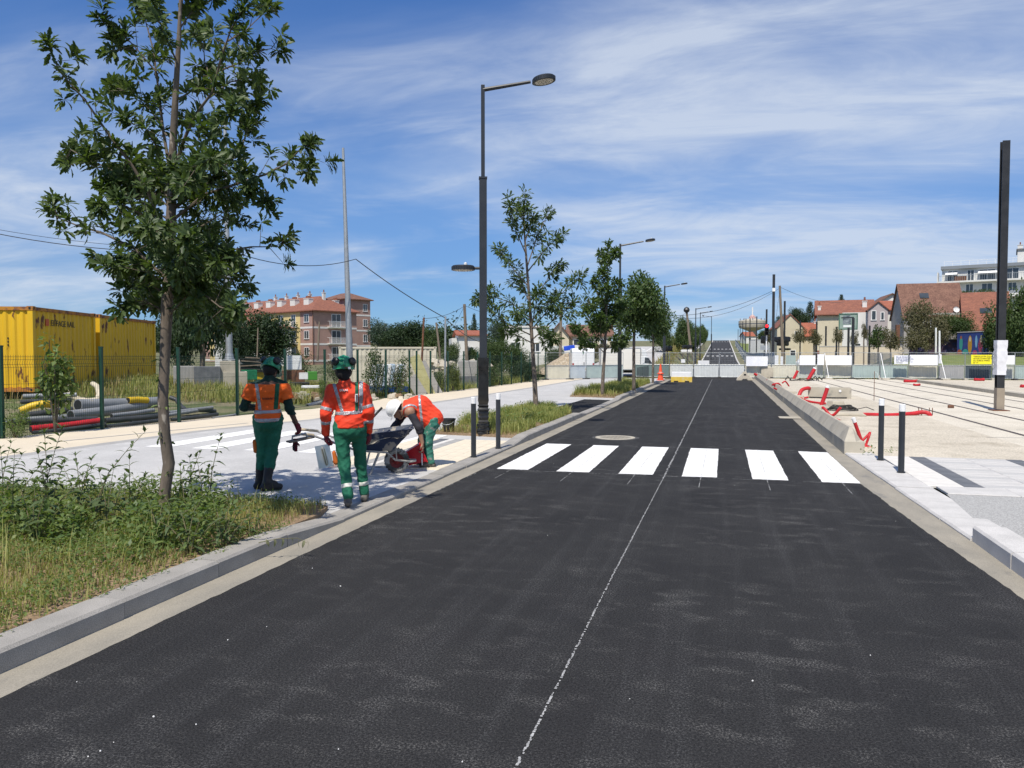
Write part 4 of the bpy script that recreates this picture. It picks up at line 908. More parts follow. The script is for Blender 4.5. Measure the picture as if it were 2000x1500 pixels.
cut = np.maximum(np.maximum(V.v, .83 - .07 * x - z), (z - 1.345 - np.abs(x) * .05))
cl_ = lambda p0, p1_: (x - p0[0]) * nrm(np.array(p1_) - p0)[0] + (y - p0[1]) * nrm(np.array(p1_) - p0)[1] + (z - p0[2]) * nrm(np.array(p1_) - p0)[2]
for s_, e in ((SL, EL), (SR, ER)):
    L = np.linalg.norm(np.array(e) - s_); arm = np.maximum(cl_(np.array(s_), np.array(e)) - L * .58, np.abs(x) * -1 + .19); cut = np.maximum(cut, np.where(np.abs(x) > .19, cl_(np.array(s_), np.array(e)) - L * .6, -9))
vest = V.build('vest', m_org, p1, cut)
sh = np.maximum(cut - .0045, -(cut + .006))
for zc in (1.005, .9): V.build('reflective_tape', m_tape, vest, np.maximum(sh, np.abs(z - zc - .02 * x) - .024))
V.build('reflective_tape', m_tape, vest, np.maximum(np.maximum(np.maximum(sh, np.abs(x + .125 - (1.3 - z) * .12) - .022), y - .06), 1.03 - z))
V.build('green_strip', m_gst, vest, np.maximum(np.maximum(np.maximum(cut - .005, np.abs(x - .115 + (1.3 - z) * .08) - .028), y - .06), 1.035 - z))
text('LA ROULOTTE', 'lettering', .034, m_text, vest, (-.005, -.128, 1.17), (RAD(90), 0, RAD(2)), ext=.006)
HM = hc + np.array(nrm(hu)) * .045; hm = helmet(p1, HM, Rm, m_helm)
q = Field(hc - .2, hc + .2, .008); q.ell(hc + np.array(nrm(hf)) * -.03 + np.array((0, 0, .0)), (.086, .095, .098), 0, Rm); x, y, z = q.grid()
f_ = nrm(hf); q.build('hair', m_hair, p1, np.maximum(q.v, ((x - hc[0]) * f_[0] + (y - hc[1]) * f_[1] + (z - hc[2]) * f_[2]) + .0))
boots('boot', p1, AL, (.035, .25, .045), m_boot, .34, shaft=np.array(KL) * .55 + np.array(AL) * .45 + [0, 0, .03]); boots('boot', p1, AR, (.165, .03, .045), m_boot, .34, shaft=np.array(KR) * .55 + np.array(AR) * .45 + [0, 0, .02])
g = Field((.22, -.05, .6), (.55, .4, .95), .0055); hand(g, WR, (.35, .25, -.75), (-.3, .3, -.1), .75, 1, 1.05, .007, 1.18); g.cap(np.array(WR) - nrm((.35, .25, -.75)) * .04, WR, .036, .03, k=.01); g.build('glove', m_glv, p1)

# ---- worker two: long sleeved red-orange jacket seen from behind, walking
b2_ = PG(688, 985, PV); p2 = person('worker walking away in long sleeved orange jacket and green trousers with pale ankle bands', b2_, bearing(688))
hc = np.array((-.085, .035, 1.535)); hf, hu = (-.05, 1, -.06), (0, .05, 1)
SL, SR = (-.215, .0, 1.315), (.125, .0, 1.33); EL, ER = (-.285, -.02, 1.05), (.195, -.03, 1.07); WL, WR = (-.29, .04, .82), (.195, .07, .83)
HL, HR_ = (-.115, .0, .86), (.075, .02, .86); KL, KR = (-.085, -.02, .47), (.095, .13, .48); AL, AR = (-.045, -.17, .115), (.14, .17, .095)
B = Field((-.5, -.4, -.02), (.45, .5, 1.78), .0105)
Rm, _ = head(B, hc, hf, hu); B.cap((-.06, .0, 1.36), hc - np.array((.0, .015, .05)), .063, .058, k=.03)
B.cap((-.16, 0, 1.27), (.07, .0, 1.28), .095, .095, k=.06, flat=((0, 1, 0), .85)); B.cap((-.045, .0, 1.25), (-.02, .02, .95), .13, .125, k=.06, flat=((0, 1, 0), .8))
for s_, e, w in ((SL, EL, WL), (SR, ER, WR)): B.cap(s_, e, .052, .042, k=.03); B.cap(e, w, .041, .029, k=.02)
for h_, k_, a_ in ((HL, KL, AL), (HR_, KR, AR)): B.cap(h_, k_, .075, .055, k=.04); B.cap(k_, a_, .052, .036, k=.03)
hand(B, WL, (.05, .12, -1), (.9, .25, .1), .95, 1); hand(B, WR, (0, .15, -1), (-.8, .4, .1), .5, -1)
B.build('body', m_skin, p2)
T_ = Field((-.32, -.4, .05), (.33, .4, 1.0), .0085)
T_.cap((-.085, .01, .925), (.05, .01, .925), .12, .12, k=.05, flat=((0, 1, 0), .92)); T_.ell((-.02, -.03, .85), (.152, .115, .11), .05)
for h_, k_, a_ in ((HL, KL, AL), (HR_, KR, AR)): T_.cap(h_, k_, .099, .069, k=.05); T_.cap(k_, np.array(a_) + [0, 0, .015], .067, .062, k=.04)
T_.wrinkle(.0095, 15, .085, (1, 1, .6)); z = T_.grid()[2]; vt = np.maximum(T_.v, .075 - z); o = T_.build('trousers', m_gtr, p2, vt)
for a_, k_ in ((AL, KL), (AR, KR)):
    d = nrm(np.array(k_) - np.array(a_)); c_ = np.array(a_) + d * .125; x, y, z = T_.grid(); loc = np.sqrt((x - c_[0]) ** 2 + (y - c_[1]) ** 2 + (z - c_[2]) ** 2) - .13
    T_.build('reflective_tape', m_white if False else MT.setdefault('pale', M('pale_tape', (.62, .62, .56), (.5, .5, .46), 12, .5)), o, np.maximum(np.maximum(T_.v - .005, slab_mask(T_, c_, d, .024)), loc))
q = Field((-.35, -.2, .4), (0, .2, .75), .0085); q.cap((-.2, .0, .6), (-.178, .0, .49), .022, .03, k=0); q.build('knee_pocket', m_pad, o)
V = Field((-.45, -.35, .78), (.4, .35, 1.5), .0085)
V.cap((-.14, .0, 1.265), (.05, .0, 1.275), .118, .118, k=.07, flat=((0, 1, 0), .95)); V.cap((-.045, .0, 1.25), (-.02, .02, .98), .155, .15, k=.06, flat=((0, 1, 0), .84)); V.ell((-.02, .0, .93), (.178, .152, .2), .05)
V.cap((-.065, .0, 1.34), (-.075, .015, 1.415), .085, .07, k=.05)
for s_, e, w in ((SL, EL, WL), (SR, ER, WR)): V.cap(s_, e, .078, .07, k=.035); V.cap(e, w, .068, .05, k=.03)
V.wrinkle(.0095, 24, .095, (1, 1, .45)); x, y, z = V.grid()
cut = np.maximum(V.v, np.where((x > -.23) & (x < .14), .885 - z, -9.)); vest = V.build('jacket', m_orr, p2, cut); sh = np.maximum(cut - .0045, -(cut + .006))
tors = np.maximum(-.215 - x, x - .118)
V.build('reflective_tape', m_tape, vest, np.maximum(np.maximum(sh, np.abs(z - 1.06 - .06 * np.abs(x + .03) * np.sign(x + .03)) - .023), tors))
V.build('reflective_tape', m_tape, vest, np.maximum(np.maximum(np.maximum(sh, np.abs(x + .175 - (1.33 - z) * .28) - .021), y - .03), 1.06 - z))
V.build('reflective_tape', m_tape, vest, np.maximum(np.maximum(np.maximum(sh, np.abs(x - .108 + (1.33 - z) * .03) - .024), y - .03), 1.06 - z))
V.build('green_strip', m_gst, vest, np.maximum(np.maximum(np.maximum(cut - .006, np.abs(x - .06 + (1.33 - z) * .02) - .02), y - .0), 1.08 - z))
V.build('white_label', m_white, vest, np.maximum(np.maximum(np.maximum(cut - .009, np.abs(x - .056) - .017), y - .0), np.abs(z - 1.225) - .05))
for s_, e, w in ((SL, EL, WL), (SR, ER, WR)):
    for f, (a_, b_) in ((.62, (s_, e)), (.25, (e, w))):
        c_ = np.array(a_) + (np.array(b_) - a_) * (f + .18); loc = np.sqrt((x - c_[0]) ** 2 + (y - c_[1]) ** 2 + (z - c_[2]) ** 2) - .11
        V.build('reflective_tape', m_tape, vest, np.maximum(np.maximum(sh, slab_mask(V, c_, np.array(b_) - a_, .021)), np.maximum(loc, np.where((x > -.215) & (x < .118), 1., -9.))))
m_prt = M('print_white', (.8, .78, .76), r=.6)
o = text('COLAS', 'lettering', .03, m_prt, vest, (-.085, -.128, 1.315), (RAD(66), 0, RAD(-3)), ext=.012)
text('EUROVIA', 'lettering', .02, m_text, vest, (.056, -.131, 1.225), (RAD(90), RAD(90), 0), ext=.008)
HM = hc + np.array((0, 0, .05)); hm = helmet(p2, HM, Rm, m_helm); mb = MB(); mb.box((-.055, -.134, 1.572), (.034, .006, .016)); mb.build('sticker', m_rust, hm); mb = MB(); mb.box((-.02, -.127, 1.568), (.03, .006, .026), rot=rotz(.25)); mb.build('sticker', m_white, hm)
q = Field(hc - .2, hc + .2, .008); q.ell(hc + np.array((0, -.022, -.005)), (.087, .092, .1), 0, Rm); q.cap(hc + np.array((-.02, -.06, -.05)), hc + np.array((.02, -.06, -.08)), .05, .045, k=.03); y = q.grid()[1]; q.build('hair', m_hair, p2, np.maximum(q.v, y - hc[1] - .01))
boots('shoe', p2, AL, (-.06, -.02, .04), m_shoe); boots('shoe', p2, AR, (.165, .37, .04), m_shoe)
for w, d, n_, cu, ts in ((WL, (.05, .12, -1), (.9, .25, .1), .95, 1), (WR, (0, .15, -1), (-.8, .4, .1), .5, -1)):
    g = Field(np.array(w) - .22, np.array(w) + .12, .0055); hand(g, w, d, n_, cu, ts, 1.05, .007, 1.18); g.cap(np.array(w) - nrm(d) * .05, w, .034, .03, k=.01); g.build('glove', m_glv, p2)

# ---- worker three: bending over the wheelbarrow
b3_ = PG(838, 912, PV); p3 = person('worker bending over the wheelbarrow in orange vest and white hard hat', b3_, bearing(838))
hc = np.array((-.475, -.04, .875)); hu = nrm((-.8, -.05, .52)); hf = nrm((-.5, -.1, -.85))
PEL, MID, NEK = (.06, .0, .74), (-.13, .0, .935), (-.35, -.02, .93)
SN, SF = (-.285, -.17, .865), (-.33, .14, .88); EN, EF = (-.15, -.24, .63), (-.5, .1, .64); WN, WF = (-.1, -.235, .40), (-.655, .05, .5)
HN, HF = (.06, -.09, .71), (.06, .09, .71); KN, KF = (-.025, -.1, .39), (-.09, .14, .40); AN, AF = (.02, -.1, .09), (-.08, .2, .09)
B = Field((-.88, -.42, -.02), (.32, .42, 1.2), .0078)
Rm, _ = head(B, hc, hf, hu); B.cap(NEK, hc - hu * .05, .06, .055, k=.03)
B.cap(PEL, MID, .125, .135, k=.06); B.cap(MID, (-.3, -.01, .9), .135, .12, k=.06); B.cap(SN, SF, .08, .08, k=.05)
for s_, e, w in ((SN, EN, WN), (SF, EF, WF)): B.cap(s_, e, .052, .043, k=.03); B.cap(e, w, .043, .03, k=.02)
for h_, k_, a_ in ((HN, KN, AN), (HF, KF, AF)): B.cap(h_, k_, .075, .055, k=.04); B.cap(k_, a_, .052, .036, k=.03)
hand(B, WN, (.12, .05, -1), (-.95, .2, -.1), .75, -1); hand(B, WF, (-.75, -.1, -.5), (.2, 0, -1), .5, 1)
B.build('body', m_skin2, p3)
T_ = Field((-.35, -.32, .05), (.3, .36, .95), .0085); T_.ell((.07, 0, .71), (.125, .15, .13), .05)
for h_, k_, a_ in ((HN, KN, AN), (HF, KF, AF)): T_.cap(h_, k_, .1, .082, k=.05); T_.cap(k_, np.array(a_) + [0, 0, .01], .078, .068, k=.04)
T_.wrinkle(.009, 33, .08); z = T_.grid()[2]; T_.build('trousers', m_dirt, p3, np.maximum(T_.v, .06 - z))
U = Field((-.72, -.4, .5), (0, .3, 1.05), .0085)
for s_, e, w in ((SN, EN, WN), (SF, EF, WF)): U.cap(s_, e, .068, .06, k=.03); U.cap(e, np.array(e) * .72 + np.array(w) * .28, .06, .055, k=.02)
U.cap((-.3, -.1, .88), (-.33, .1, .89), .08, .08, k=.04); U.cap((-.3, -.01, .9), (-.37, -.02, .9), .085, .075, k=.04); U.wrinkle(.007, 40, .07); U.build('shirt', m_navy, p3)
V = Field((-.5, -.32, .45), (.36, .32, 1.2), .0085); V.cap(PEL, MID, .168, .16, k=.06); V.cap(MID, (-.3, -.01, .905), .16, .145, k=.06); V.cap((-.3, -.12, .9), (-.32, .1, .905), .098, .098, k=.05); V.cap((.02, -.02, .7), (-.1, -.02, .78), .15, .14, k=.05)
V.wrinkle(.008, 44, .09); x, y, z = V.grid(); ax = nrm(np.array(MID) - np.array(PEL)); al = (x - PEL[0]) * ax[0] + (z - PEL[2]) * ax[2]
hole = np.sqrt((x - SN[0] - .01) ** 2 + (z - SN[2] + .03) ** 2) - .095; cut = np.maximum(np.maximum(V.v, -.13 - al), np.maximum(-.385 - x, np.where(y < -.08, -hole, -9.)))
vest = V.build('vest', m_orr, p3, cut); sh = np.maximum(cut - .0045, -(cut + .006))
V.build('reflective_tape', m_tape, vest, np.maximum(sh, np.abs(x + .125 + .1 * (z - .9)) - .022)); V.build('reflective_tape', m_tape, vest, np.maximum(np.maximum(sh, np.abs(hole - .035) - .016), np.where(x > -.17, 1., -9.)))
HM = hc + hu * .05; helmet(p3, HM, Rm, m_hwh, False)
q = Field(hc - .2, hc + .2, .008); q.ell(hc - hf * .03, (.085, .088, .098), 0, Rm); x, y, z = q.grid(); q.build('hair', m_hair, p3, np.maximum(q.v, ((x - hc[0]) * hf[0] + (y - hc[1]) * hf[1] + (z - hc[2]) * hf[2]) + .01))
boots('shoe', p3, AN, (-.145, -.12, .042), m_shoe); boots('shoe', p3, AF, (-.26, .22, .042), m_shoe)
# ------------------------------------------------------------------ street furniture and building-site things near the road
# wheelbarrow (tray along local x, wheel at +x)
wb = thing('wheelbarrow', 'mud splashed wheelbarrow with dented blue tray and wet concrete in it', 'wheelbarrow', PG(775, 923, PV), bearing(775))
m_blue = M('chipped_blue_paint', (.012, .022, .05), (.02, .034, .07), 5, .55, c3=(.25, .22, .18), ssc=5, sth=.53, ssoft=.05)
m_mud = M('muddy_rubber', (.05, .047, .043), (.09, .085, .075), 9, .9, c3=(.38, .36, .32), ssc=7, sth=.5, ssoft=.06)
m_tubp = M('splashed_tube', (.3, .28, .25), (.42, .4, .36), 9, .6, c3=(.12, .1, .08), ssc=8, sth=.6)
mb = MB()
outer = [[(-.62, -.27, .56), (.13, -.27, .61), (.13, .27, .61), (-.62, .27, .56)], [(-.5, -.18, .34), (-.13, -.18, .33), (-.13, .18, .33), (-.5, .18, .34)]]
top = [(-.66, -.32, .56), (.24, -.3, .67), (.24, .3, .67), (-.66, .32, .56)]; bot = [(-.5, -.2, .35), (-.06, -.19, .34), (-.06, .19, .34), (-.5, .2, .35)]
ti = [(x * .96 - .008, y * .93, z) for x, y, z in top]; bi = [(x * .97, y * .94, z + .02) for x, y, z in bot]
mb.add(top + bot + ti + bi, [(0, 4, 5, 1), (1, 5, 6, 2), (2, 6, 7, 3), (3, 7, 4, 0), (4, 7, 6, 5), (8, 9, 13, 12), (9, 10, 14, 13), (10, 11, 15, 14), (11, 8, 12, 15), (12, 13, 14, 15), (0, 1, 9, 8), (1, 2, 10, 9), (2, 3, 11, 10), (3, 0, 8, 11)])
mb.tube(top + [top[0]], .011, 6); mb.build('tray', m_blue, wb, bevel=.006)
mb = MB(); import mathutils
n = 14; hgt = lambda u, v: .5 + .09 * u + .035 * math.sin(5 * u + 2 * v) * math.cos(4 * v) + .05 * (1 - v * v) * (1 - u * u)
V_ = [(-.6 + .78 * (i / n), (-.285 + .57 * j / n), hgt(i / n * 2 - 1, j / n * 2 - 1) + R.uniform(-.008, .008)) for i in range(n + 1) for j in range(n + 1)]
mb.add(V_, [(i * (n + 1) + j, (i + 1) * (n + 1) + j, (i + 1) * (n + 1) + j + 1, i * (n + 1) + j + 1) for i in range(n) for j in range(n)]); tag(mb.build('wet_concrete', m_barr, wb, smooth=True), kind='stuff')
mb = MB(); mb.lathe([(.105, -.045), (.15, -.05), (.175, -.03), (.18, 0), (.175, .03), (.15, .05), (.105, .045)], (0, 0, .18), 28, 0, (0, 1, 0), False)
for k in range(22): a = k * 6.283 / 22; mb.box((.178 * math.cos(a), 0, .18 + .178 * math.sin(a)), (.022, .07, .01), rot=Matrix.Rotation(-a + math.pi / 2, 3, 'Y'))
wh = mb.build('wheel', m_mud, wb, smooth=True)
mb = MB(); mb.lathe([(.02, -.06), (.03, -.03), (.06, -.012), (.108, -.03), (.108, .03), (.06, .012), (.03, .03), (.02, .06)], (0, 0, .18), 20, 0, (0, 1, 0)); mb.build('rim', M('red_rim', (.25, .02, .02), (.12, .03, .02), 9, .6), wh, smooth=True)
for s_ in (-1, 1):
    mb = MB(); mb.tube([(-1.36, s_ * .3, .62), (-1.18, s_ * .3, .6), (-.55, s_ * .24, .36), (-.14, s_ * .17, .32), (-.02, s_ * .1, .2), (.2, s_ * .1, .17), (.27, s_ * .05, .175), (.27, 0, .175)], .016, 8); mb.build('frame_tube', m_tubp, wb, smooth=True)
    mb = MB(); mb.tube([(-.38, s_ * .22, .335), (-.46, s_ * .23, .03), (-.37, s_ * .23, .015), (-.24, s_ * .2, .33)], .013, 7); mb.build('leg', m_tubp, wb)
    mb = MB(); mb.tube([(-.02, s_ * .2, .52), (.0, s_ * .11, .2)], .009, 6); mb.build('brace', m_tubp, wb)
    mb = MB(); mb.tube([(-1.4, s_ * .3, .625), (-1.14, s_ * .3, .595)], .02, 8); mb.build('grip', M('pale_grip', (.5, .4, .26), (.4, .33, .22), 8, .7) if s_ < 0 else MT['pale_grip'], wb)
# red bucket held by the bending worker, tipped
bk = thing('bucket', 'bright red rectangular mortar bucket tipped in the hand of the bending worker', 'bucket', PG(812, 914, PV) + Vector((0, 0, .2)), bearing(812))
m_rdp = M('red_plastic', (.55, .012, .02), (.45, .01, .018), 4, .35)
mb = MB(); rt_ = euler(0, RAD(-24), 0); t4 = [(-.02, -.13, .28), (.28, -.13, .28), (.28, .13, .28), (-.02, .13, .28)]
sq = lambda x, y, z: [(-x, -y, z), (x, -y, z), (x, y, z), (-x, y, z)]
r1, r2, r3, r4 = sq(.1, .09, -.15), sq(.145, .125, .13), sq(.135, .115, .13), sq(.09, .08, -.13)
rr_ = euler(0, RAD(68), 0); vs = [rr_ @ Vector(p) for p in r1 + r2 + r3 + r4]
mb.add(vs, [(3, 2, 1, 0), (0, 1, 5, 4), (1, 2, 6, 5), (2, 3, 7, 6), (3, 0, 4, 7), (4, 5, 9, 8), (5, 6, 10, 9), (6, 7, 11, 10), (7, 4, 8, 11), (8, 9, 13, 12), (9, 10, 14, 13), (10, 11, 15, 14), (11, 8, 12, 15), (12, 13, 14, 15)])
mb.tube([rr_ @ Vector(p) for p in sq(.15, .13, .125) + [sq(.15, .13, .125)[0]]], .011, 6); mb.build('body', m_rdp, bk, bevel=.008)
mb = MB(); mb.tube([rr_ @ Vector(p) for p in ((0, -.128, .1), (.1, -.15, .06), (.16, -.14, .04), (.18, 0, .03), (.16, .14, .04), (.0, .128, .1))], .009, 6); mb.build('handle', m_white, bk)
# black bucket on the grass edge
bk = thing('bucket', 'black plastic rubble bucket standing on the dry grass behind the bending worker', 'bucket', PG(876, 842, .1), 0)
mb = MB(); mb.lathe([(.105, 0), (.148, .25), (.16, .25), (.162, .275), (.15, .275), (.145, .26), (.1, .02)], n=24, cap=False); mb.lathe([(.104, .01), (.001, .01)], n=24, cap=False); mb.build('body', m_muff, bk, smooth=True)
mb = MB(); mb.tube([(.15 * math.cos(a), -.15 * math.sin(a) , .25 - .1 * math.sin(a)) for a in np.linspace(0, math.pi, 9)], .005, 5); mb.build('handle', m_steel, bk)
# tools held by the workers
def wpt(base, rz, p): return Vector(base) + rotz(rz) @ Vector(p)
t = thing('plastering_float', 'wooden float held flat under the gloved hand of the worker in tall boots', 'float', wpt(b1, bearing(525), (.4, .2, .615)), bearing(525)); rt_ = euler(0, RAD(-8), RAD(20))
mb = MB(); mb.box((0, 0, 0), (.34, .14, .022), rot=rt_); mb.build('board', m_wood, t, bevel=.004)
mb = MB(); mb.tube([rt_ @ Vector(p) for p in ((-.11, 0, .01), (-.1, 0, .06), (.08, 0, .065), (.1, 0, .01))], .014, 8); mb.build('handle', m_steel, t)
t = thing('glove', 'spare crimson glove hanging below the wooden float', 'glove', wpt(b1, bearing(525), (.335, .2, .55)), bearing(525)); g = Field((-.12, -.12, -.2), (.12, .12, .1), .006); hand(g, (0, 0, .05), (-.05, .05, -1), (.3, 1, 0), .2, 1, .8, .007, 1.1); o = g.build('fabric', m_glv, t); mb = MB(); mb.lathe([(.025, .03), (.03, .045), (.036, .075), (.03, .075), (.022, .045)], (0, .0, .0), 10, cap=False); mb.build('cuff', m_glv, t)
t = thing('steel_float', 'shiny steel finishing trowel held upright in the walking worker\'s left glove', 'trowel', wpt(b2_, bearing(688), (-.31, .02, .56)), bearing(688)); rt_ = euler(RAD(-8), RAD(-9), RAD(8))
mb = MB(); mb.box((0, 0, 0), (.165, .012, .26), rot=rt_); mb.build('blade', M('polished_steel', (.55, .53, .46), (.42, .4, .34), 3, .28, .85), t)
mb = MB(); mb.tube([rt_ @ Vector(p) for p in ((.01, -.005, -.1), (.012, -.05, -.09), (.0, -.06, .08), (0, -.005, .1))], [.012, .016, .018, .012], 8); mb.build('handle', MT['polished_steel'], t, smooth=True)
t = thing('hand_brush', 'small red bristle brush hanging beside the walking worker\'s knee', 'brush', wpt(b2_, bearing(688), (-.2, .05, .46)), bearing(688))
mb = MB(); mb.box((0, 0, .03), (.15, .035, .025)); mb.build('back', m_wood, t); mb = MB()
for i in range(14): mb.box((-.068 + i * .0105, 0, -.005), (.006, .03, .06))
tag(mb.build('bristles', m_red, t), kind='stuff'); mb = MB(); mb.tube([(0, 0, .04), (0, 0, .16)], .012, 6); mb.build('handle', m_rdp, t)
t = thing('shovel', 'long handled shovel stuck in the wheelbarrow, shaft rising behind the walking worker', 'shovel', PG(735, 925, PV), bearing(735)); mb = MB(); mb.tube([(-.33, .1, .5), (.09, .12, .95)], .017, 8); mb.build('shaft', m_dkp if False else m_rubber, t); mb = MB(); mb.box((-.37, .1, .46), (.2, .16, .012), rot=euler(0, RAD(-45), 0)); mb.build('blade', m_rust, t)

# bollards
def bollard(label, p, group):
    t = thing('bollard', label, 'bollard', p, R.uniform(-.05, .05), group); h = 1.0
    mb = MB(); mb.lathe([(.043, -.02), (.043, h - .11)], n=20); mb.build('post', m_lamp, t, smooth=True)
    mb = MB(); mb.lathe([(.0432, h - .108), (.0432, h - .006), (.037, h), (.001, h)], n=20); mb.build('white_cap', m_white, t, smooth=True)
    mb = MB(); mb.lathe([(.06, 0), (.06, .006), (.044, .008)], n=20, cap=False); mb.build('foot_ring', m_lamp, t)
bollard('black bollard with white top, left of the two beside the lamp post', PG(925, 892, PV + .014), 'bollards at the left end of the crossing')
bollard('black bollard with white top, right of the two by the lamp post', PG(973, 875, PV + .014), 'bollards at the left end of the crossing')
bollard('black bollard with white top nearer the concrete barrier on the tram side', PG(1720, 898, .04), 'bollards at the right end of the crossing')
bollard('black bollard with white top on the white paving, tram side, nearer the camera', PG(1760, 922, .04), 'bollards at the right end of the crossing')

# lamp posts
def lamp(label, base, Htot, Hs, arm, w=.2, second=None, wrapped=False, ang=0.0, group='lamp posts along the road'):
    t = thing('street_lamp', label, 'street lamp', base, ang, group); mb = MB()
    mb.box((0, 0, Hs / 2), (w, w, Hs)); mb.build('lower_post', m_lamp, t, bevel=.012)
    mb = MB(); mb.box((0, 0, Hs + .02), (w * 1.12, w * 1.12, .04)); mb.build('collar', m_lamp, t)
    mb = MB(); mb.box((0, 0, (Hs + .04 + Htot) / 2), (w * .5, w * .5, Htot - Hs - .04)); mb.build('upper_post', m_lamp, t, bevel=.008)
    mb = MB(); a = arm; mb.tube([(0, 0, Htot - .1), (a * .78, 0, Htot + .09)], [.045, .034], 8); mb.build('arm', m_lamp, t, smooth=True)
    def headl(c, r, tilt):
        mb = MB(); ax = (-math.sin(tilt), 0, math.cos(tilt)); mb.lathe([(r * .92, -.05), (r, -.045), (r, .03), (r * .93, .05), (r * .3, .06), (.001, .06)], c, 28, 0, ax, False); mb.lathe([(r * .92, -.05), (r * .84, -.05), (r * .83, -.035), (.001, -.035)], c, 28, 0, ax, False)
        for k in range(28):
            an = k * 6.283 / 28; q = Vector(c) + Vector((math.cos(an) * r, math.sin(an) * r, math.sin(tilt) * math.cos(an) * r - .008)); mb.box(q, (.012, .03, .07), rot=rotz(an))
        o = mb.build('luminaire', m_lamp, t, smooth=False); mb = MB(); mb.lathe([(r * .82, -.044), (.001, -.044)], c, 24, 0, ax, False)
        for k in range(3):
            for j in range(6 * k + 1 if k else 1):
                an = j * 6.283 / max(1, 6 * k); mb.lathe([(.03, 0), (.022, -.014), (.001, -.018)], Vector(c) + Vector((math.cos(an) * r * .28 * k, math.sin(an) * r * .28 * k, -.044 + math.sin(tilt) * math.cos(an) * r * .28 * k)), 7, 0, None, False)
        mb.build('lens', M('lens_plate', (.5, .47, .42), (.4, .38, .33), 20, .3) if 'lens_plate' not in MT else MT['lens_plate'], o)
        mb = MB(); mb.lathe([(.035, .05), (.035, .11), (.001, .125)], Vector(c) + Vector((.05, 0, 0)), 8); mb.build('sensor', m_white, o)
    headl((a, 0, Htot + .14), .24, math.atan2(.19, a * .78) * .8)
    if second:
        mb = MB(); mb.tube([(-w / 2, 0, second), (-.2, 0, second)], .03, 8); mb.build('arm', m_lamp, t); headl((-.42, 0, second), .24, 0)
    if wrapped:
        rs_ = np.random.RandomState(3); mb = MB(); n = 4; zs = list(np.linspace(-.02, .62, 22)) + list(np.linspace(.7, 1.35, 6)) + [1.4, 1.43, 1.52, 1.6]; vs = []
        for i, z_ in enumerate(zs):
            w_ = .098 + (.012 * math.sin(i * 2.3) + rs_.rand() * .014 if z_ < .75 else .003 + rs_.rand() * .006) + (.015 if z_ < .08 else 0) + (.01 if z_ > 1.38 else 0)
            vs += [(w_ * c_ * (1 + .05 * rs_.randn() * (z_ < .7)) , w_ * s_ * (1 + .05 * rs_.randn() * (z_ < .7)), z_) for c_, s_ in ((-1, -1), (0, -1.04), (1, -1), (1.04, 0), (1, 1), (0, 1.04), (-1, 1), (-1.04, 0))]
        mb.add(vs, [(i * 8 + j, i * 8 + (j + 1) % 8, i * 8 + 8 + (j + 1) % 8, i * 8 + 8 + j) for i in range(len(zs) - 1) for j in range(8)]); mb.build('plastic_wrap', M('black_film', (.01, .01, .01), (.02, .02, .02), 9, .25), t, smooth=True)
        mb = MB()
        for k in range(9): z_ = .02 + k * .024; mb.tube([(.135 * math.cos(a_) * (1.06 if k < 4 else 1), .135 * math.sin(a_), z_ + .02 * math.sin(a_ + k)) for a_ in np.linspace(0, 6.283, 9)], .007, 4, caps=False)
        mb.build('binding_wire', m_dark, t)
    return t
L1 = PG(944, 846, .1); d1 = float(Vector(FH).dot(L1)); top1 = P(940, 166, d1).z; sh1 = P(940, 350, d1).z; sec = P(915, 524, d1).z
lamp('tallest dark street lamp, base wrapped in black plastic, with a second low light', L1, top1 - .1, sh1 - .1, 1.28, .155, sec - .1, True, bearing(944) + RAD(2))
L2 = PG(1210, 757, .1); d2 = float(Vector(FH).dot(L2)); lamp('second dark street lamp, rising from the grass bed between the round trees', L2, P(1210, 476, d2).z - .1, P(1210, 550, d2).z - .1, 1.5, .2, None, False, RAD(6))
L3 = PZ(1297, 60.5, 0); lamp('third dark street lamp standing at the site fence', L3, P(1297, 558, 60.5).z, P(1297, 610, 60.5).z, 1.5, .2, None, False, RAD(8))
for i, (px, d, py) in enumerate(((1358, 92, 602), (1367, 118, 610), (1389, 150, 618))):
    b = PZ(px, d, float(zroad(d)) - .05); tp = P(px, py, d).z
    lamp(['farther street lamp at the start of the tree row on the hill road', 'farther street lamp second along the tree row on the hill road', 'farthest small street lamp in the tree row on the hill road'][i], b, tp - b.z, (tp - b.z) * .6, 1.6 if i < 2 else -1.6, .2, None, False, RAD(8))

# concrete barrier along the tram bed: one block after the other
bar = thing('concrete_barrier', 'long low concrete barrier with sloping top along the road edge of the tram bed', 'barrier', (2.11, 14.65, 0), RAD(-.36))
def barrier_block(y0, y1, h, endcap=False):
    pr = [(0, -.05), (0, .22), (.14, h), (.19, h), (.33, .22), (.33, -.05)]; mb = MB(); n = len(pr); g = .004
    if endcap:
        a = [(0, -.05), (0, .22), (.14, .222), (.19, .222), (.33, .22), (.33, -.05)]; rows = [(y0, a), (y0 + .45, pr), (y1 - g, pr)]
    else: rows = [(y0 + g, pr), (y1 - g, pr)]
    vs = [(x, y, z) for y, p in rows for x, z in p]; k = len(rows)
    mb.add(vs, [tuple(range(n)), tuple(range(k * n - 1, (k - 1) * n - 1, -1))] + [(r * n + i, r * n + (i + 1) % n, (r + 1) * n + (i + 1) % n, (r + 1) * n + i) for r in range(k - 1) for i in range(n)])
    return mb.mesh('block', m_barr)
b0 = barrier_block(0, 1.5, .44, True); link('block', b0, bar); bm_ = barrier_block(0, 2.0, .44)
for i in range(25): link('block', bm_, bar, (R.gauss(0, .003), 1.5 + 2 * i, R.gauss(0, .004)))
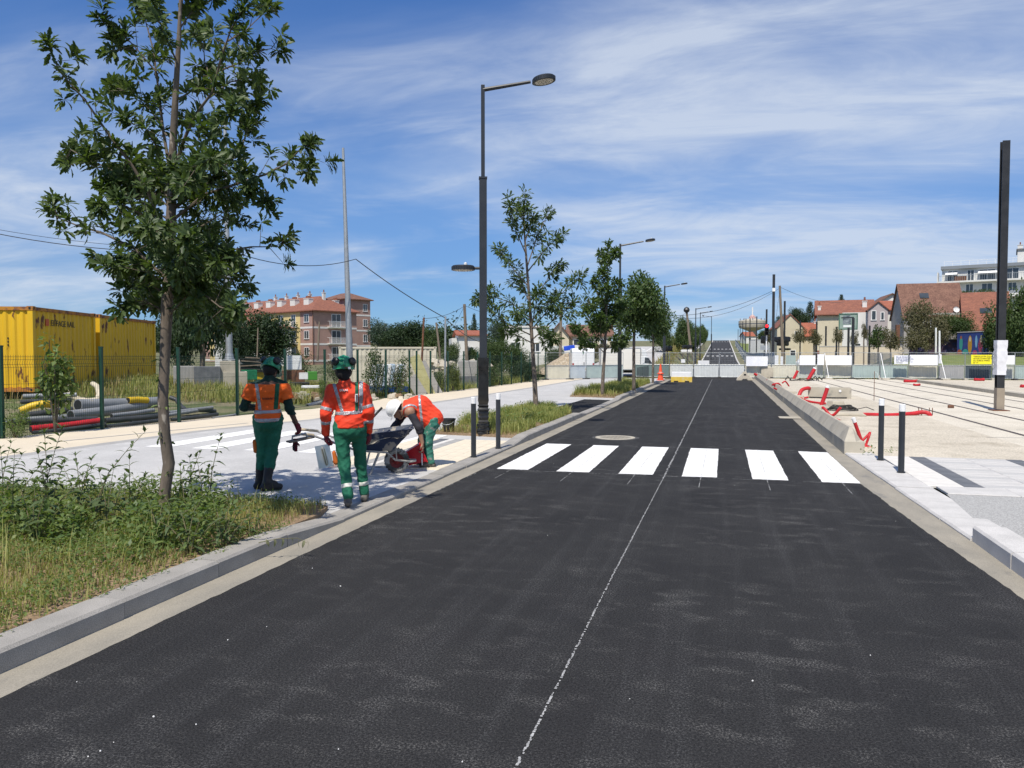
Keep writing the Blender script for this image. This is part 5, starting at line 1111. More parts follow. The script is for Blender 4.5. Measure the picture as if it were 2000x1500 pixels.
# road-closing block, barrier foot and cone
t = thing('concrete_block', 'pale concrete block with yellow painted lower half closing the road', 'concrete block', PZ(1331, 50.5, 0), bearing(1331)); mb = MB(); mb.box((0, 0, .33), (1.32, .6, .66), taper=.97); mb.build('block', [m_white], t, bevel=.02)
m_yel = M('yellow_paint', (.62, .42, .05), (.7, .5, .1), 4, .7, c3=(.5, .47, .4), ssc=4, sth=.6); mb = MB(); mb.box((0, 0, .17), (1.35, .63, .34)); mb.build('yellow_band', m_yel, t); mb = MB()
for s_ in (-.35, .35): mb.box((s_, -.3, .04), (.28, .1, .08))
mb.build('fork_slot', m_dark, t)
t = thing('barrier_foot', 'beige moulded fence foot standing alone on the asphalt by the concrete barrier', 'fence foot', PZ(1454, 53.5, 0), .2); mb = MB(); mb.prism([(-.55, 0), (-.5, .16), (-.14, .5), (-.1, .62), (.1, .62), (.14, .5), (.5, .16), (.55, 0), (.2, 0), (.14, .1), (-.14, .1), (-.2, 0)], (-.12, .12), fn=lambda a, b, c: (a, c, b)); mb.build('body', m_slab, t, bevel=.02); mb = MB(); mb.box((0, 0, .4), (.16, .25, .12)); mb.build('slot', m_dark, t)
def cone(px, d, label):
    t = thing('traffic_cone', label, 'traffic cone', PZ(px, d, PV)); m_cn = MT.get('cone') or MT.setdefault('cone', M('cone_orange', (.75, .09, .03), (.66, .08, .03), 5, .5))
    mb = MB(); mb.lathe([(.27, 0), (.27, .05), (.2, .06), (.19, .1), (.15, .4)], n=18); mb.lathe([(.12, .58), (.1, .74), (.045, 1.1), (.0, 1.12)], n=18, cap=False); mb.lathe([(.2, .42), (.22, .45), (.2, .5), (.15, .52)], n=18); mb.build('body', m_cn, t, smooth=True); mb = MB(); mb.lathe([(.151, .4), (.121, .58)], n=18, cap=False); mb.build('band', M('cone_band', (.7, .35, .3), r=.5), t)
cone(1290, 52.6, 'orange traffic cone beside the third lamp post')

# catenary poles: steel H section with base and wrapped foot
def hpole(label, base, h, w=.3, wrap=False, rz=0.0, group='dark tram catenary poles', mat=None):
    t = thing('catenary_pole', label, 'pole', base, rz, group); mb = MB(); z0 = .05; m_ = mat or m_black; W2 = w / 2
    mb.span(-W2, W2, -W2, -W2 + .03, z0, h); mb.span(-W2, W2, W2 - .03, W2, z0, h); mb.span(-.018, .018, -W2 + .03, W2 - .03, z0, h); mb.build('post', m_, t)
    mb = MB(); mb.box((0, 0, .0), (w * 2.2, w * 2.2, .05)); 
    mb.build('base_plate', m_rust if wrap else m_, t)
    if wrap:
        mb = MB(); mb.box((0, 0, .38), (w + .012, w + .012, .66)); mb.build('primer_band', M('beige_primer', (.3, .25, .19), (.25, .21, .16), 4, .7), t)
        rs_ = np.random.RandomState(5); mb = MB(); zs = np.linspace(1.12, 2.2, 12); vs = []
        for z_ in zs: 
            for c_, s_ in ((-1, -1), (0, -1.05), (1, -1), (1.05, 0), (1, 1), (0, 1.05), (-1, 1), (-1.05, 0)): k_ = W2 + .02 + rs_.rand() * .03; vs.append((c_ * k_, s_ * k_, z_))
        mb.add(vs, [(i * 8 + j, i * 8 + (j + 1) % 8, i * 8 + 8 + (j + 1) % 8, i * 8 + 8 + j) for i in range(11) for j in range(8)]); mb.build('plastic_wrap', M('white_film', (.7, .7, .72), (.6, .6, .62), 7, .3), t, smooth=True)
    return t
cp = PG(1951, 802, .02); dcp = float(Vector(FH).dot(cp)); hpole('tall dark catenary pole standing between the tram rails, foot wrapped in white film', cp, P(1960, 277, dcp).z, .21, True, RAD(4))
for px, d, py, lb in ((1509, 66, 536, 'dark catenary pole behind the traffic light with white band near the top'), (1531, 88, 588, 'dark catenary pole just right of the wooden pole'), (1496, 96, 604, 'dark catenary pole left of and behind the traffic light')):
    b = PZ(px, d, float(hground(*(PZ(px, d, 0).xy)))); o = hpole(lb, b, P(px, py, d).z - b.z, .21)
    if px == 1509: mb = MB(); mb.box((0, 0, P(px, 566, d).z - b.z), (.24, .24, .3)); mb.build('white_band', m_white, o)
for i, (px, d, py) in enumerate(((1477, 125, 618), (1464, 140, 622), (1456, 170, 622), (1450, 190, 628), (1445, 225, 636), (1441, 260, 643), (1562, 100, 626), (1594, 92, 628), (1612, 88, 637), (1633, 84, 638), (1697, 80, 636), (1665, 63, 621), (1656, 70, 640))):
    b = PZ(px, d, 0); b.z = float(hground(b.x, b.y)); hpole(['thin catenary pole before the water tower', 'slim catenary pole left of the water tower', 'slim catenary pole at the tower edge', 'thin pole second from the road crest', 'thin pole near the road crest', 'farthest thin pole at the road crest', 'black pole before the cream gabled house', 'black pole before the pale wall below the billboard', 'slim black pole left of the billboard', 'slim black pole under the billboard left edge', 'slim black pole before the white wall', 'black pole rising at the white banner right of the billboard', 'short black pole left of the sign arm'][i], b, P(px, py, d).z - b.z, .17, group='thin poles along the distant tram line')

# red cable ducts on the tram bed
def duct(label, pts, r=.055, kind=0):
    b = Vector(pts[0]); b = Vector((b.x, b.y, .02)); t = thing('cable_duct', label, 'duct', b, 0, 'red cable ducts on the tram bed'); mb = MB(); P_ = [Vector(p) - b for p in pts]; Q = []
    for i in range(len(P_) - 1):
        p0, p1_, p2_, p3_ = P_[max(i - 1, 0)], P_[i], P_[i + 1], P_[min(i + 2, len(P_) - 1)]
        for s_ in range(4):
            u = s_ / 4; Q.append(.5 * ((2 * p1_) + (p2_ - p0) * u + (2 * p0 - 5 * p1_ + 4 * p2_ - p3_) * u * u + (3 * p1_ - p0 - 3 * p2_ + p3_) * u ** 3))
    Q.append(P_[-1]); mb.tube(Q, r, 10); mb.build('pipe', m_red, t, smooth=True)
    if kind: mb = MB(); d = (Q[-1] - Q[-2]).normalized(); mb.tube([Q[-1] - d * .07, Q[-1] + d * .02], r * 1.08, 10); mb.build('end_cap', m_white, t)
g0 = lambda px, py: PG(px, py, .02); dG = lambda p: float(Vector(FH).dot(Vector(p)))
a = g0(1686, 872); d_ = dG(a); duct('red duct end standing up by the near end of the concrete barrier', [a, P(1682, 860, d_), P(1667, 818, d_)], .034, 1)
duct('bent red duct looping beside the near barrier end', [P(1683, 862, d_), P(1696, 849, d_ + .05), P(1699, 845, d_ + .05), P(1697, 853, d_), P(1691, 870, d_), P(1690, 878, d_ - .1)], .023)
duct('short crooked red duct lying at the near barrier end', [P(1684, 868, d_ + .1), P(1692, 871, d_), P(1697, 877, d_ - .1), P(1701, 874, d_ - .1)], .032)
a = g0(1677, 812); d_ = dG(a); duct('long red duct lying across the slab behind the bollards', [P(1676, 810, d_), P(1700, 810, d_), P(1740, 811, d_), P(1780, 808, d_ + .1), P(1802, 805, d_ + .1), P(1814, 808, d_), P(1817, 814, d_)], .06)
a = g0(1604, 792); d_ = dG(a); duct('thick red duct end standing upright before the concrete box', [a, P(1612, 770, d_), P(1617, 754, d_)], .068, 1)
for i, pts in enumerate((((1642, 796), (1625, 812), (1612, 800), (1607, 796)), ((1640, 822), (1622, 815), (1612, 810)), ((1560, 775), (1566, 762), (1578, 758), (1582, 760)), ((1550, 776), (1585, 785), (1612, 788)), ((1555, 783), (1580, 792), (1604, 794)), ((1546, 772), (1562, 778), (1578, 776)), ((1508, 752), (1520, 749), (1527, 757), (1534, 765)), ((1510, 750), (1516, 756), (1526, 762), (1530, 766)), ((1498, 742), (1504, 745), (1508, 752)), ((1528, 748), (1534, 745), (1541, 754)), ((1512, 758), (1526, 766), (1532, 770)))):
    base = g0(pts[0][0], max(p[1] for p in pts) + 3); d_ = dG(base)
    duct(['red duct curling by the black cable coil', 'red duct stub between coil and barrier', 'thick red duct arching against the concrete box', 'upper thin red duct lying along the barrier before the box', 'lower thin red duct lying along the barrier before the box', 'red duct end left of the concrete box', 'tangled red duct loop, upper, halfway along the barrier', 'tangled red duct loop, lower, halfway along the barrier', 'small red duct bend farther along the barrier', 'thin red duct arch right of the tangle', 'short red duct under the tangle'][i], [P(x, y, d_ + .15 * k) for k, (x, y) in enumerate(pts)], .075 if i == 2 else .04)
for i, (p, q, r) in enumerate((((1492, 741), (1473, 730), .09), ((1577, 744), (1592, 719), .12), ((1550, 740), (1558, 724), .1), ((1485, 740), (1476, 731), .08))):
    a = g0(*p); d_ = dG(a); duct(['slanting red duct end at the far end of the barrier', 'leaning red duct standing before the site fence', 'short leaning red duct over a cable heap by the fence', 'lower slanting red duct at the far end of the barrier'][i], [a, P((p[0] + q[0]) / 2, (p[1] + q[1]) / 2, d_), P(*q, d_)], r, 1 if i == 1 else 0)
for i, (x0, x1, y, r) in enumerate(((1766, 1792, 744, .1), (1784, 1797, 751, .06), (1903, 1922, 741, .1), (1994, 2006, 754, .1))): a = g0(x0, y + 3); d_ = dG(a); duct(['red duct bundle lying at the fence beyond the rails', 'red duct piece on the far kerb', 'red duct lying at the fence under the yellow banner', 'red duct cut off by the photo edge'][i], [P(x0, y, d_), P((x0 + x1) / 2, y + 1, d_), P(x1, y, d_)], r)
# concrete trench box, cover stones, black cable coil, survey rod, rubble
bx = g0(1578, 777); t = thing('concrete_box', 'grey open concrete cable box on the tram bed', 'concrete box', bx, bearing(1610)); mb = MB(); L_ = 1.62
mb.span(0, L_, 0, .06, 0, .42); mb.span(0, L_, .74, .8, 0, .42); mb.span(0, .06, .06, .74, 0, .42); mb.span(L_ - .06, L_, .06, .74, 0, .42); mb.build('walls', m_barr, t, bevel=.01); mb = MB(); mb.lathe([(.05, 0), (.05, .03), (.001, .03)], (1.2, -.0, .3), 12, 0, (0, -1, 0)); mb.build('duct_opening', m_white, t); mb = MB(); mb.tube([(.05, -.12, .03), (.5, -.25, .03), (1.0, -.2, .03), (1.45, -.08, .03)], .03, 6); mb.build('hose', m_rubber, t)
for i, (px, py, w, h, d) in enumerate(((1632, 797, .5, .25, .5), (1600, 799, .6, .12, .4), (1560, 780, .45, .16, .3), (1545, 768, .5, .1, .3), (1658, 812, .95, .1, .25), (1584, 796, .3, .14, .25))):
    p = g0(px, py); t = thing('concrete_chunk', ['broken wedge of concrete beside the thick upright duct', 'flat concrete piece under the upright duct', 'pale concrete lump before the arching duct', 'flat pale slab behind the duct tangle', 'long thin kerb piece at the end of the red duct', 'round ended concrete lump near the barrier'][i], 'concrete piece', p, R.uniform(-.3, .5), 'loose concrete pieces along the barrier')
    mb = MB(); mb.box((0, 0, h / 2), (w, d, h), taper=.75); mb.build('chunk', m_barr, t, bevel=.03)
p = g0(1645, 802); t = thing('cable_coil', 'coil of black cable lying on the slab', 'cable coil', p); mb = MB()
for k in range(7): mb.tube([((.42 - .03 * k) * math.cos(a_) * 1.1 + R.uniform(-.01, .01), (.3 - .02 * k) * math.sin(a_), .03 + .022 * k + .015 * math.sin(3 * a_ + k)) for a_ in np.linspace(0, 6.283, 18)], .014, 5, caps=False)
mb.build('cable', m_rubber, t); mb = MB(); mb.tube([(.4, 0, .05), (.7, .05, .12), (.95, .2, .02)], .012, 5); mb.build('loose_end', m_rubber, t)
p = g0(1707, 782); t = thing('survey_rod', 'thin rusty survey rod standing on the slab', 'rod', p); mb = MB(); mb.tube([(0, 0, 0), (.0, 0, 1.12)], .011, 6); mb.build('rod', m_rust, t); mb = MB(); mb.tube([(0, 0, 1.1), (.1, 0, 1.05), (.14, 0, .9), (.2, 0, .8)], .006, 4); mb.build('tape', m_white, t)
p = g0(1857, 797); t = thing('brick_lump', 'small dark block left lying between the rails', 'block', p); mb = MB(); mb.box((0, 0, .05), (.17, .12, .1)); mb.build('block', m_rust, t, bevel=.015)
p = g0(1803, 811); t = thing('duct_stakes', 'steel stakes holding the bent end of the long red duct', 'stakes', p)
for dx in (-.12, -.04, .16, .24): mb = MB(); mb.tube([(dx, 0, 0), (dx, 0, .22)], .012, 5); mb.build('stake', m_rust, t)
p = g0(1563, 744); t = thing('cable_heap', 'low heap of black cable and fittings before the site fence', 'cable heap', p); mb = MB()
for k in range(9): mb.tube([(-1.0 + .25 * k + R.uniform(-.1, .1), R.uniform(-.2, .2), .05), (-.8 + .25 * k, R.uniform(-.2, .2), .3 * R.random() + .05), (-.6 + .25 * k, R.uniform(-.2, .2), .06)], .04, 6)
mb.build('cable', m_rubber, t)
p = g0(1690, 884); o = ground_cover('weeds', [(2.3, 14.3), (2.95, 14.3), (2.95, 14.95), (2.95, 14.95)], 60, .05, .04, 31, m_weed, .2)
# black railing near the cone
t = thing('pedestrian_railing', 'low black railing of thin uprights beside the far round tree', 'railing', PZ(1245, 44.5, .1), YAW * 0 + RAD(90)); mb = MB()
n = 12
for k in range(n): mb = MB(); mb.tube([(k * .62, 0, 0), (k * .62, 0, .95)], .02, 6); mb.build('upright', m_lamp, t)
# ------------------------------------------------------------------ fences, site yard on the left
m_gfen = M('green_fence_coat', (.008, .045, .028), (.006, .035, .022), 5, .5)
def to_px(p):
    v = np.array(p, float) - CAMP; w = v @ FW; return CX_ + F_ * (v @ RT) / w
def on_fence(px):
    lo, hi = 6.0, 54.0
    for _ in range(40):
        m = (lo + hi) / 2
        if to_px((xat(fen, m), m, 0)) < px: lo = m
        else: hi = m
    return Vector((xat(fen, lo), lo, 0))
gf = thing('mesh_fence', 'dark green welded mesh fence along the footpath with green posts', 'fence', (0, 0, 0))
ppx = [-190, 5, 200, 350, 464, 558, 635, 699, 754, 800, 814, 841, 875, 906, 933, 957, 980, 999, 1018, 1035, 1051, 1065]
ps = [on_fence(q) for q in ppx]
pm = MB(); pm.box((0, 0, .95), (.07, .07, 1.96)); pm.box((0, 0, 1.94), (.08, .08, .03)); pme = pm.mesh('post', m_gfen)
for i, p in enumerate(ps): link('post', pme, gf, (p.x, p.y, 0), (0, 0, RAD(10)))
for i, (a, b) in enumerate(zip(ps, ps[1:])):
    L = (b - a).length; d = (b - a).normalized(); t = Vector((-d.y, d.x, 0)); mb = MB(); st = .05 if i < 5 else .075; w = .0034 if i < 5 else .003
    zs = [.06, .12, .45, .8, 1.15, 1.5, 1.56, 1.66, 1.72]; off = [0, .03, 0, 0, 0, 0, .035, .035, 0]
    n = max(2, int(L / st))
    for k in range(1, n):
        c = a + d * (L * k / n)
        for (z0, o0), (z1, o1) in zip(((.03, 0), (1.5, 0), (1.58, .035), (1.66, 0)), ((1.5, 0), (1.58, .035), (1.66, 0), (1.76, 0))):
            p0 = c + t * o0 + Vector((0, 0, z0)); p1 = c + t * o1 + Vector((0, 0, z1))
            mb.add([p0 - d * w, p0 + t * w, p0 + d * w, p1 - d * w, p1 + t * w, p1 + d * w], [(0, 1, 4, 3), (1, 2, 5, 4), (2, 0, 3, 5)])
    for z_, o_ in zip(zs, off):
        p0 = a + t * (o_ - .006) + Vector((0, 0, z_)); p1 = b + t * (o_ - .006) + Vector((0, 0, z_)); u = Vector((0, 0, w)); mb.add([p0 - u, p0 + t * w, p0 + u, p1 - u, p1 + t * w, p1 + u], [(0, 1, 4, 3), (1, 2, 5, 4), (2, 0, 3, 5)])
    tag(mb.build('wire_panel', m_gfen, gf), kind='stuff')

# yellow containers
m_ycon = M('yellow_container_paint', (.68, .42, .012), (.6, .36, .012), 1.4, .55, bump=.05, c3=(.12, .045, .02), ssc=3.2, sth=.59, ssoft=.05, stretch=(1, 1, .38))
m_yrust = M('rusted_yellow', (.45, .2, .02), (.3, .1, .03), 3, .75, c3=(.16, .07, .04), ssc=5, sth=.5, ssoft=.1)
def corr(mb, p0, ux, L, z0, z1, nrm_, pitch=.278, dep=.036, mi=0):
    # corrugated sheet between p0 and p0+ux*L
    p0, ux, nv = Vector(p0), Vector(ux), Vector(nrm_); prof = []; n = max(1, round(L / pitch)); q = L / n
    for i in range(n): prof += [(i * q, 0), (i * q + q * .27, 0), (i * q + q * .5, -dep), (i * q + q * .77, -dep)]
    prof.append((L, 0)); k = len(prof); vs = []
    for u, o in prof: b = p0 + ux * u + nv * o; vs += [b + Vector((0, 0, z0)), b + Vector((0, 0, z1))]
    mb.add(vs, [(2 * i, 2 * i + 2, 2 * i + 3, 2 * i + 1) for i in range(k - 1)], mi)
def container(label, base, rz, L, W_, H_c, mat, edge, doors=None, group=None):
    t = thing('shipping_container', label, 'container', base, rz, group); e = .12
    mb = MB(); corr(mb, (e, .03, 0), (1, 0, 0), L - 2 * e, e, H_c - e, (0, -1, 0)); mb.build('side_wall', mat, t)
    mb = MB(); corr(mb, (L - e, W_ - .03, 0), (-1, 0, 0), L - 2 * e, e, H_c - e, (0, 1, 0)); mb.build('side_wall', mat, t)
    for x, nx_ in ((.03, -1), (L - .03, 1)):
        mb = MB(); corr(mb, (x, W_ - e if nx_ < 0 else e, 0), (0, nx_, 0), W_ - 2 * e, e, H_c - e, (nx_, 0, 0), .24); mb.build('end_wall', mat, t)
    mb = MB(); mb.span(.05, L - .05, .05, W_ - .05, H_c - .07, H_c - .035); mb.build('roof', edge, t)
    mb = MB(); mb.span(.05, L - .05, .05, W_ - .05, .05, .14); mb.build('floor_frame', edge, t)
    for y in (0, W_ - e):
        for z in (0, H_c - e): mb = MB(); mb.span(.16, L - .16, y, y + e, z, z + e * .9); mb.build('rail', edge, t)
    for x in (0, L - e):
        for z in (0, H_c - e): mb = MB(); mb.span(x, x + e, .16, W_ - .16, z, z + e * .9); mb.build('rail', edge, t)
    for x in (0, L - .15):
        for y in (0, W_ - .15):
            mb = MB(); mb.span(x, x + .15, y, y + .15, .13, H_c - .13); mb.build('corner_post', mat, t)
            for z in (-.01, H_c - .125):
                mb = MB(); mb.span(x - .01, x + .165, y - .01, y + .165, z, z + .13); mb.box((x + .0775, y - .011, z + .065), (.06, .006, .075), 1); mb.box((x - .011 if x == 0 else x + .166, y + .0775, z + .065), (.006, .06, .075), 1); mb.build('corner_casting', [edge, m_dark], t)
    return t
def rel(px0, d0, px1, d1):
    a, b = PZ(px0, d0, 0), PZ(px1, d1, 0); return a, math.atan2(b.y - a.y, b.x - a.x), (b - a).length
a, ang, L = rel(68, 23.3, 191, 27.6); zt = P(68, 598, 23.3).z; a.z = zt - 2.59
y1 = container('rusty yellow container with black lettering, nearer of the two, tree sapling before it', a, ang, L - .06, 2.44, 2.59, m_ycon, m_yrust, group='yellow shipping containers')
text('EIFFAGE RAIL', 'lettering', .27, m_text, y1, (1.95, .024, 2.12), (RAD(90), 0, 0), ext=.003)
mb = MB(); mb.box((.92, .025, 2.14), (.2, .012, .22)); mb.build('logo', M('logo_orange', (.5, .1, .02), r=.6), y1)
mb = MB()
for yy_ in (.75, 1.35):
    for k in range(6): mb = MB(); mb.box((.055, yy_ + (k % 2) * .07, 1.42 + k // 2 * .1), (.02, .035, .06)); mb.build('vent_slot', m_dark, y1)
b, ang2, L2_ = rel(198, 27.9, 306, 33.4); b.z = a.z
container('plain yellow container farther back, behind the oak trunk', b, ang2, L2_, 2.44, 2.59, m_ycon, m_yrust, group='yellow shipping containers')
m_ccon = M('cream_container_paint', (.6, .55, .44), (.52, .48, .38), 1.5, .55, c3=(.3, .2, .12), ssc=3, sth=.68)
c, ang3, L3_ = rel(662, 47.0, 852, 47.5); c.z = P(700, 677, 47).z - 2.59
container('cream twenty foot container behind bushes in the yard', c, ang3, L3_, 2.44, 2.59, m_ccon, m_ccon)
# pipes behind the fence
m_pvc = M('grey_pvc', (.2, .21, .22), (.26, .27, .28), 2, .45, c3=(.3, .28, .24), ssc=3, sth=.62); m_pvd = M('dark_duct', (.03, .032, .036), (.06, .062, .066), 4, .5); m_ydt = M('yellow_duct', (.62, .42, .015), (.55, .36, .015), 5, .5)
def pipe(label, pts, r, mat, rib=0.0, group='pipes piled behind the green fence', hollow=True, name='pipe'):
    P_ = [Vector(p) for p in pts]; b = P_[0].copy(); t = thing(name, label, 'pipe', b, 0, group); Q = [p - b for p in P_]
    if rib:
        F2 = []; 
        for p0, p1 in zip(Q, Q[1:]):
            n = max(2, int((p1 - p0).length / .06))
            for i in range(n): F2.append(p0.lerp(p1, i / n))
        F2.append(Q[-1]); mb = MB(); mb.tube(F2, [r * (1 + rib * (i % 2)) for i in range(len(F2))], 10, caps=True)
    else: mb = MB(); mb.tube(Q, r, 14, caps=True)
    o = mb.build('pipe_wall', mat, t, smooth=True)
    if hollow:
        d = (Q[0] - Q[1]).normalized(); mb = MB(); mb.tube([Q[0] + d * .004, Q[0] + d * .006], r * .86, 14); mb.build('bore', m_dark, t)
    return t
def pp(px, py, d): return P(px, py, d)
PL = [('upper thick grey pipe with its open end facing the camera', [(152, 791, 19.3), (240, 789, 20.6), (315, 785, 21.8)], .15, m_pvc, 0),
 ('lower thick grey pipe with open end behind the fence post', [(138, 811, 18.8), (210, 803, 19.9), (282, 792, 21.2)], .125, m_pvc, 0),
 ('red corrugated duct lying lowest at the fence', [(60, 838, 17.2), (130, 831, 17.9), (196, 822, 18.6)], .075, m_red, .1),
 ('yellow corrugated duct arching over the pipe pile left of the sapling', [(40, 803, 18.3), (62, 793, 18.4), (82, 789, 18.5), (104, 790, 18.8)], .085, m_ydt, .1),
 ('short yellow corrugated duct lying on the upper thick pipe', [(250, 782, 20.6), (268, 781, 20.9), (288, 782, 21.2)], .085, m_ydt, .1),
 ('slim grey pipe with open end in the middle of the pile', [(218, 812, 19.2), (262, 807, 19.9), (300, 801, 20.6)], .055, m_pvc, 0),
 ('dark duct under the thick pipes left of the post', [(20, 826, 17.4), (90, 822, 18.0), (190, 818, 18.9)], .07, m_pvd, .06),
 ('long grey pipe low in the pile left side', [(10, 824, 18.0), (60, 818, 18.3), (135, 813, 19.0)], .06, m_pvc, 0),
 ('dark pipe lying behind the yellow duct', [(50, 812, 18.7), (90, 806, 19), (140, 800, 19.6)], .08, m_pvd, 0),
 ('grey pipe at the back of the pile below the container', [(45, 774, 20.5), (100, 772, 20.8), (150, 771, 21)], .06, m_pvc, 0), ('second grey pipe at the back of the pile', [(40, 785, 20), (80, 783, 20.2), (140, 781, 20.6)], .06, m_pvd, 0),
 ('dark duct under the red one at the fence foot', [(64, 846, 17.0), (120, 840, 17.5), (205, 829, 18.4)], .05, m_pvd, .08),
 ('black duct right of the fence post, lowest', [(208, 834, 18.4), (260, 828, 19), (310, 822, 19.8)], .06, m_pvd, .08), ('black duct right of the fence post, upper', [(206, 822, 18.9), (255, 818, 19.4), (315, 812, 20.2)], .07, m_pvd, 0),
 ('grey pipe crossing behind the oak trunk', [(255, 822, 19.4), (320, 812, 20.4), (385, 802, 21.6)], .05, m_pvc, 0), ('grey pipe pointing right beyond the oak trunk', [(330, 806, 20.8), (380, 800, 21.6), (415, 796, 22.2)], .05, m_pvc, 0),
 ('dark pipe right of the oak trunk, on the ground', [(335, 820, 20), (380, 815, 20.6), (425, 809, 21.3)], .05, m_pvd, 0), ('thin grey pipe end lying by the worker in tall boots', [(414, 817, 20.9), (440, 813, 21.4), (460, 810, 21.7)], .035, m_pvc, 0),
 ('dark bent duct rising behind the second fence post', [(332, 776, 22), (345, 781, 22), (352, 792, 21.8), (362, 800, 21.6)], .06, m_pvd, .05), ('dark pipe on top of the right end of the pile', [(350, 800, 21.2), (390, 801, 21.8), (420, 803, 22.4)], .055, m_pvd, 0)]
for lb, pts, r, mt, rib in PL: pipe(lb, [pp(*q) for q in pts], r, mt, rib)
m_hose = M('pale_hose', (.55, .48, .36), (.45, .4, .3), 5, .7)
pipe('pale hose looped on the weeds in front of the container', [pp(*q) for q in ((130, 752, 21.5), (136, 768, 21.3), (150, 779, 21.2), (172, 783, 21.2), (190, 781, 21.3), (194, 770, 21.5), (190, 755, 21.8), (181, 749, 22))], .07, m_hose, .05, None, name='hose')
# yard vegetation
yard = [(-34, 19), (-21, 18), (-18.2, 19.5), (-15.4, 21.5), (-13.6, 22.5), (-13.3, 32), (-20, 36), (-34, 36)]
def grass_h(name, poly, n, h, wd, seed, mat, thin=.2):
    o = grass(name, poly, n, h, wd, 0, seed, mat, thin); me = o.data; co = np.empty(len(me.vertices) * 3, np.float32); me.vertices.foreach_get('co', co); co = co.reshape(-1, 3); co[:, 2] += hground(co[:, 0], co[:, 1]); me.vertices.foreach_set('co', co.ravel()); me.update()
grass_h('grass', yard, 42000, .42, .011, 41, m_grs); grass_h('dry_grass', yard, 14000, .4, .011, 42, m_grd)
grass_h('grass', [(-17, 33), (-12.6, 33), (-12.2, 50), (-17, 50)], 9000, .5, .012, 43, m_grs, .3)
def bush(label, px, ytop, ybot, wpx, d, cm, group=None, squash=1.0, name='bush', unit_=False):
    top = P(px, ytop, d); bot = P(px, ybot, d); zb = float(hground(bot.x, bot.y)); rz = (top.z - bot.z) / 2; rx = wpx / 2 * d / F_
    t = thing(name, label, 'bush', (bot.x, bot.y, zb), R.random() * 6, group); mb = MB()
    for k in range(5): a_ = k * 1.3; mb.tube([(0, 0, 0), (math.cos(a_) * rx * .3, math.sin(a_) * rx * .3, max(.1, bot.z - zb + rz)), (math.cos(a_) * rx * .55, math.sin(a_) * rx * .55, max(.2, bot.z - zb + rz * 1.4))], [.016, .012, .005], 5)
    mb.build('stem', m_twig, t); c = link('crown', cm, t, (0, 0, bot.z - zb + rz)); c.scale = (1, 1, 1) if unit_ else (rx, rx * squash, rz); return t
C_bus = [crown_mesh('crown', 96 + i, (1, 1, 1), 2200, .085, m_weed if i == 0 else m_lfm, 22, .35) for i in range(3)]
bush('young maple sapling with broad leaves behind the green fence', 108, 640, 838, 82, 16.9, crown_mesh('crown', 93, (.42, .42, 1.02), 620, .15, m_weed, 18, .25, .6), name='sapling', unit_=True)
bush('small leafy bush at the photo edge behind the fence', 30, 785, 862, 70, 15.9, C_bus[0])
bush('wild bush beside the blue tarp load behind the fence', 735, 660, 780, 95, 31, C_bus[1], None, .6); bush('tangled bush before the cream container', 780, 690, 785, 75, 31.5, C_bus[2], None, .6)
bush('bush growing through the fence right of the leaning boards', 862, 715, 768, 40, 36, C_bus[1]); bush('yellowish bush at the fence beside the dark tank', 885, 700, 766, 36, 37, C_pal[0])
bush('small shoot at the fence behind the walking worker\'s shoulder', 632, 725, 790, 30, 26.3, C_bus[0]); bush('bush below the pink apartment block', 590, 685, 745, 80, 38, C_bus[2])
bush('low green bush at the yard edge between the workers', 655, 690, 750, 60, 40, C_bus[1]); bush('bush at the fence left of the slender tree', 975, 700, 757, 70, 45, C_bus[2]); bush('dark bush behind the last green fence panels', 1025, 700, 750, 60, 50, C_drk[0]); bush('bush right of the lamp post behind the fence', 950, 690, 760, 46, 42, C_bus[1])
# steel masts, wooden poles, wires
def mast(label, px0, y0, px1, y1, d, r0, r1, mat, cat='pole', name='mast', foot=False, zb=None):
    a = P(px1, y1, d); b_ = P(px0, y0, d); t = thing(name, label, cat, a); mb = MB(); v = b_ - a; mb.tube([(0, 0, 0), v * .33, v * .66, v], [r0, r0 * .67 + r1 * .33, r0 * .33 + r1 * .67, r1], 10); mb.build('pole', mat, t, smooth=True)
    if foot: mb = MB(); mb.lathe([(.26, -.02), (.26, .02), (r0 + .05, .04), (r0 + .01, .25)], n=12); mb.build('base_flange', mat, t)
    return t
mast('galvanised mast on a concrete footing, half hidden by the oak', 439, 222, 448, 703, 30, .13, .06, m_steel, foot=True); mast('tall tapering galvanised mast right of the pink building', 670, 289, 683, 700, 36, .16, .06, m_steel)
t = thing('concrete_footing', 'stepped concrete footing under the galvanised mast', 'footing', PZ(450, 30, float(hground(*PZ(450, 30, 0).xy))), bearing(450)); zt_ = P(450, 705, 30).z - t.location.z; mb = MB(); mb.box((0, 0, zt_ * .8), (.75, .75, zt_ * .4)); mb.build('plinth', m_barr, t, bevel=.02); mb = MB(); mb.box((0, .1, zt_ * .3), (1.25, 1.1, zt_ * .62)); mb.build('base', m_barr, t, bevel=.02)
for i, (px, w, h) in enumerate(((360, .75, .8), (405, .95, .85))): p = PZ(px, 29.5, float(hground(*PZ(px, 29.5, 0).xy))); t = thing('concrete_block', ['weathered grey concrete block right of the oak trunk', 'dark grey concrete block left of the mast footing'][i], 'concrete block', p, bearing(px)); mb = MB(); mb.box((0, 0, h / 2 - .05), (w, .7, h)); mb.build('block', [m_border, m_grand][i], t, bevel=.02)
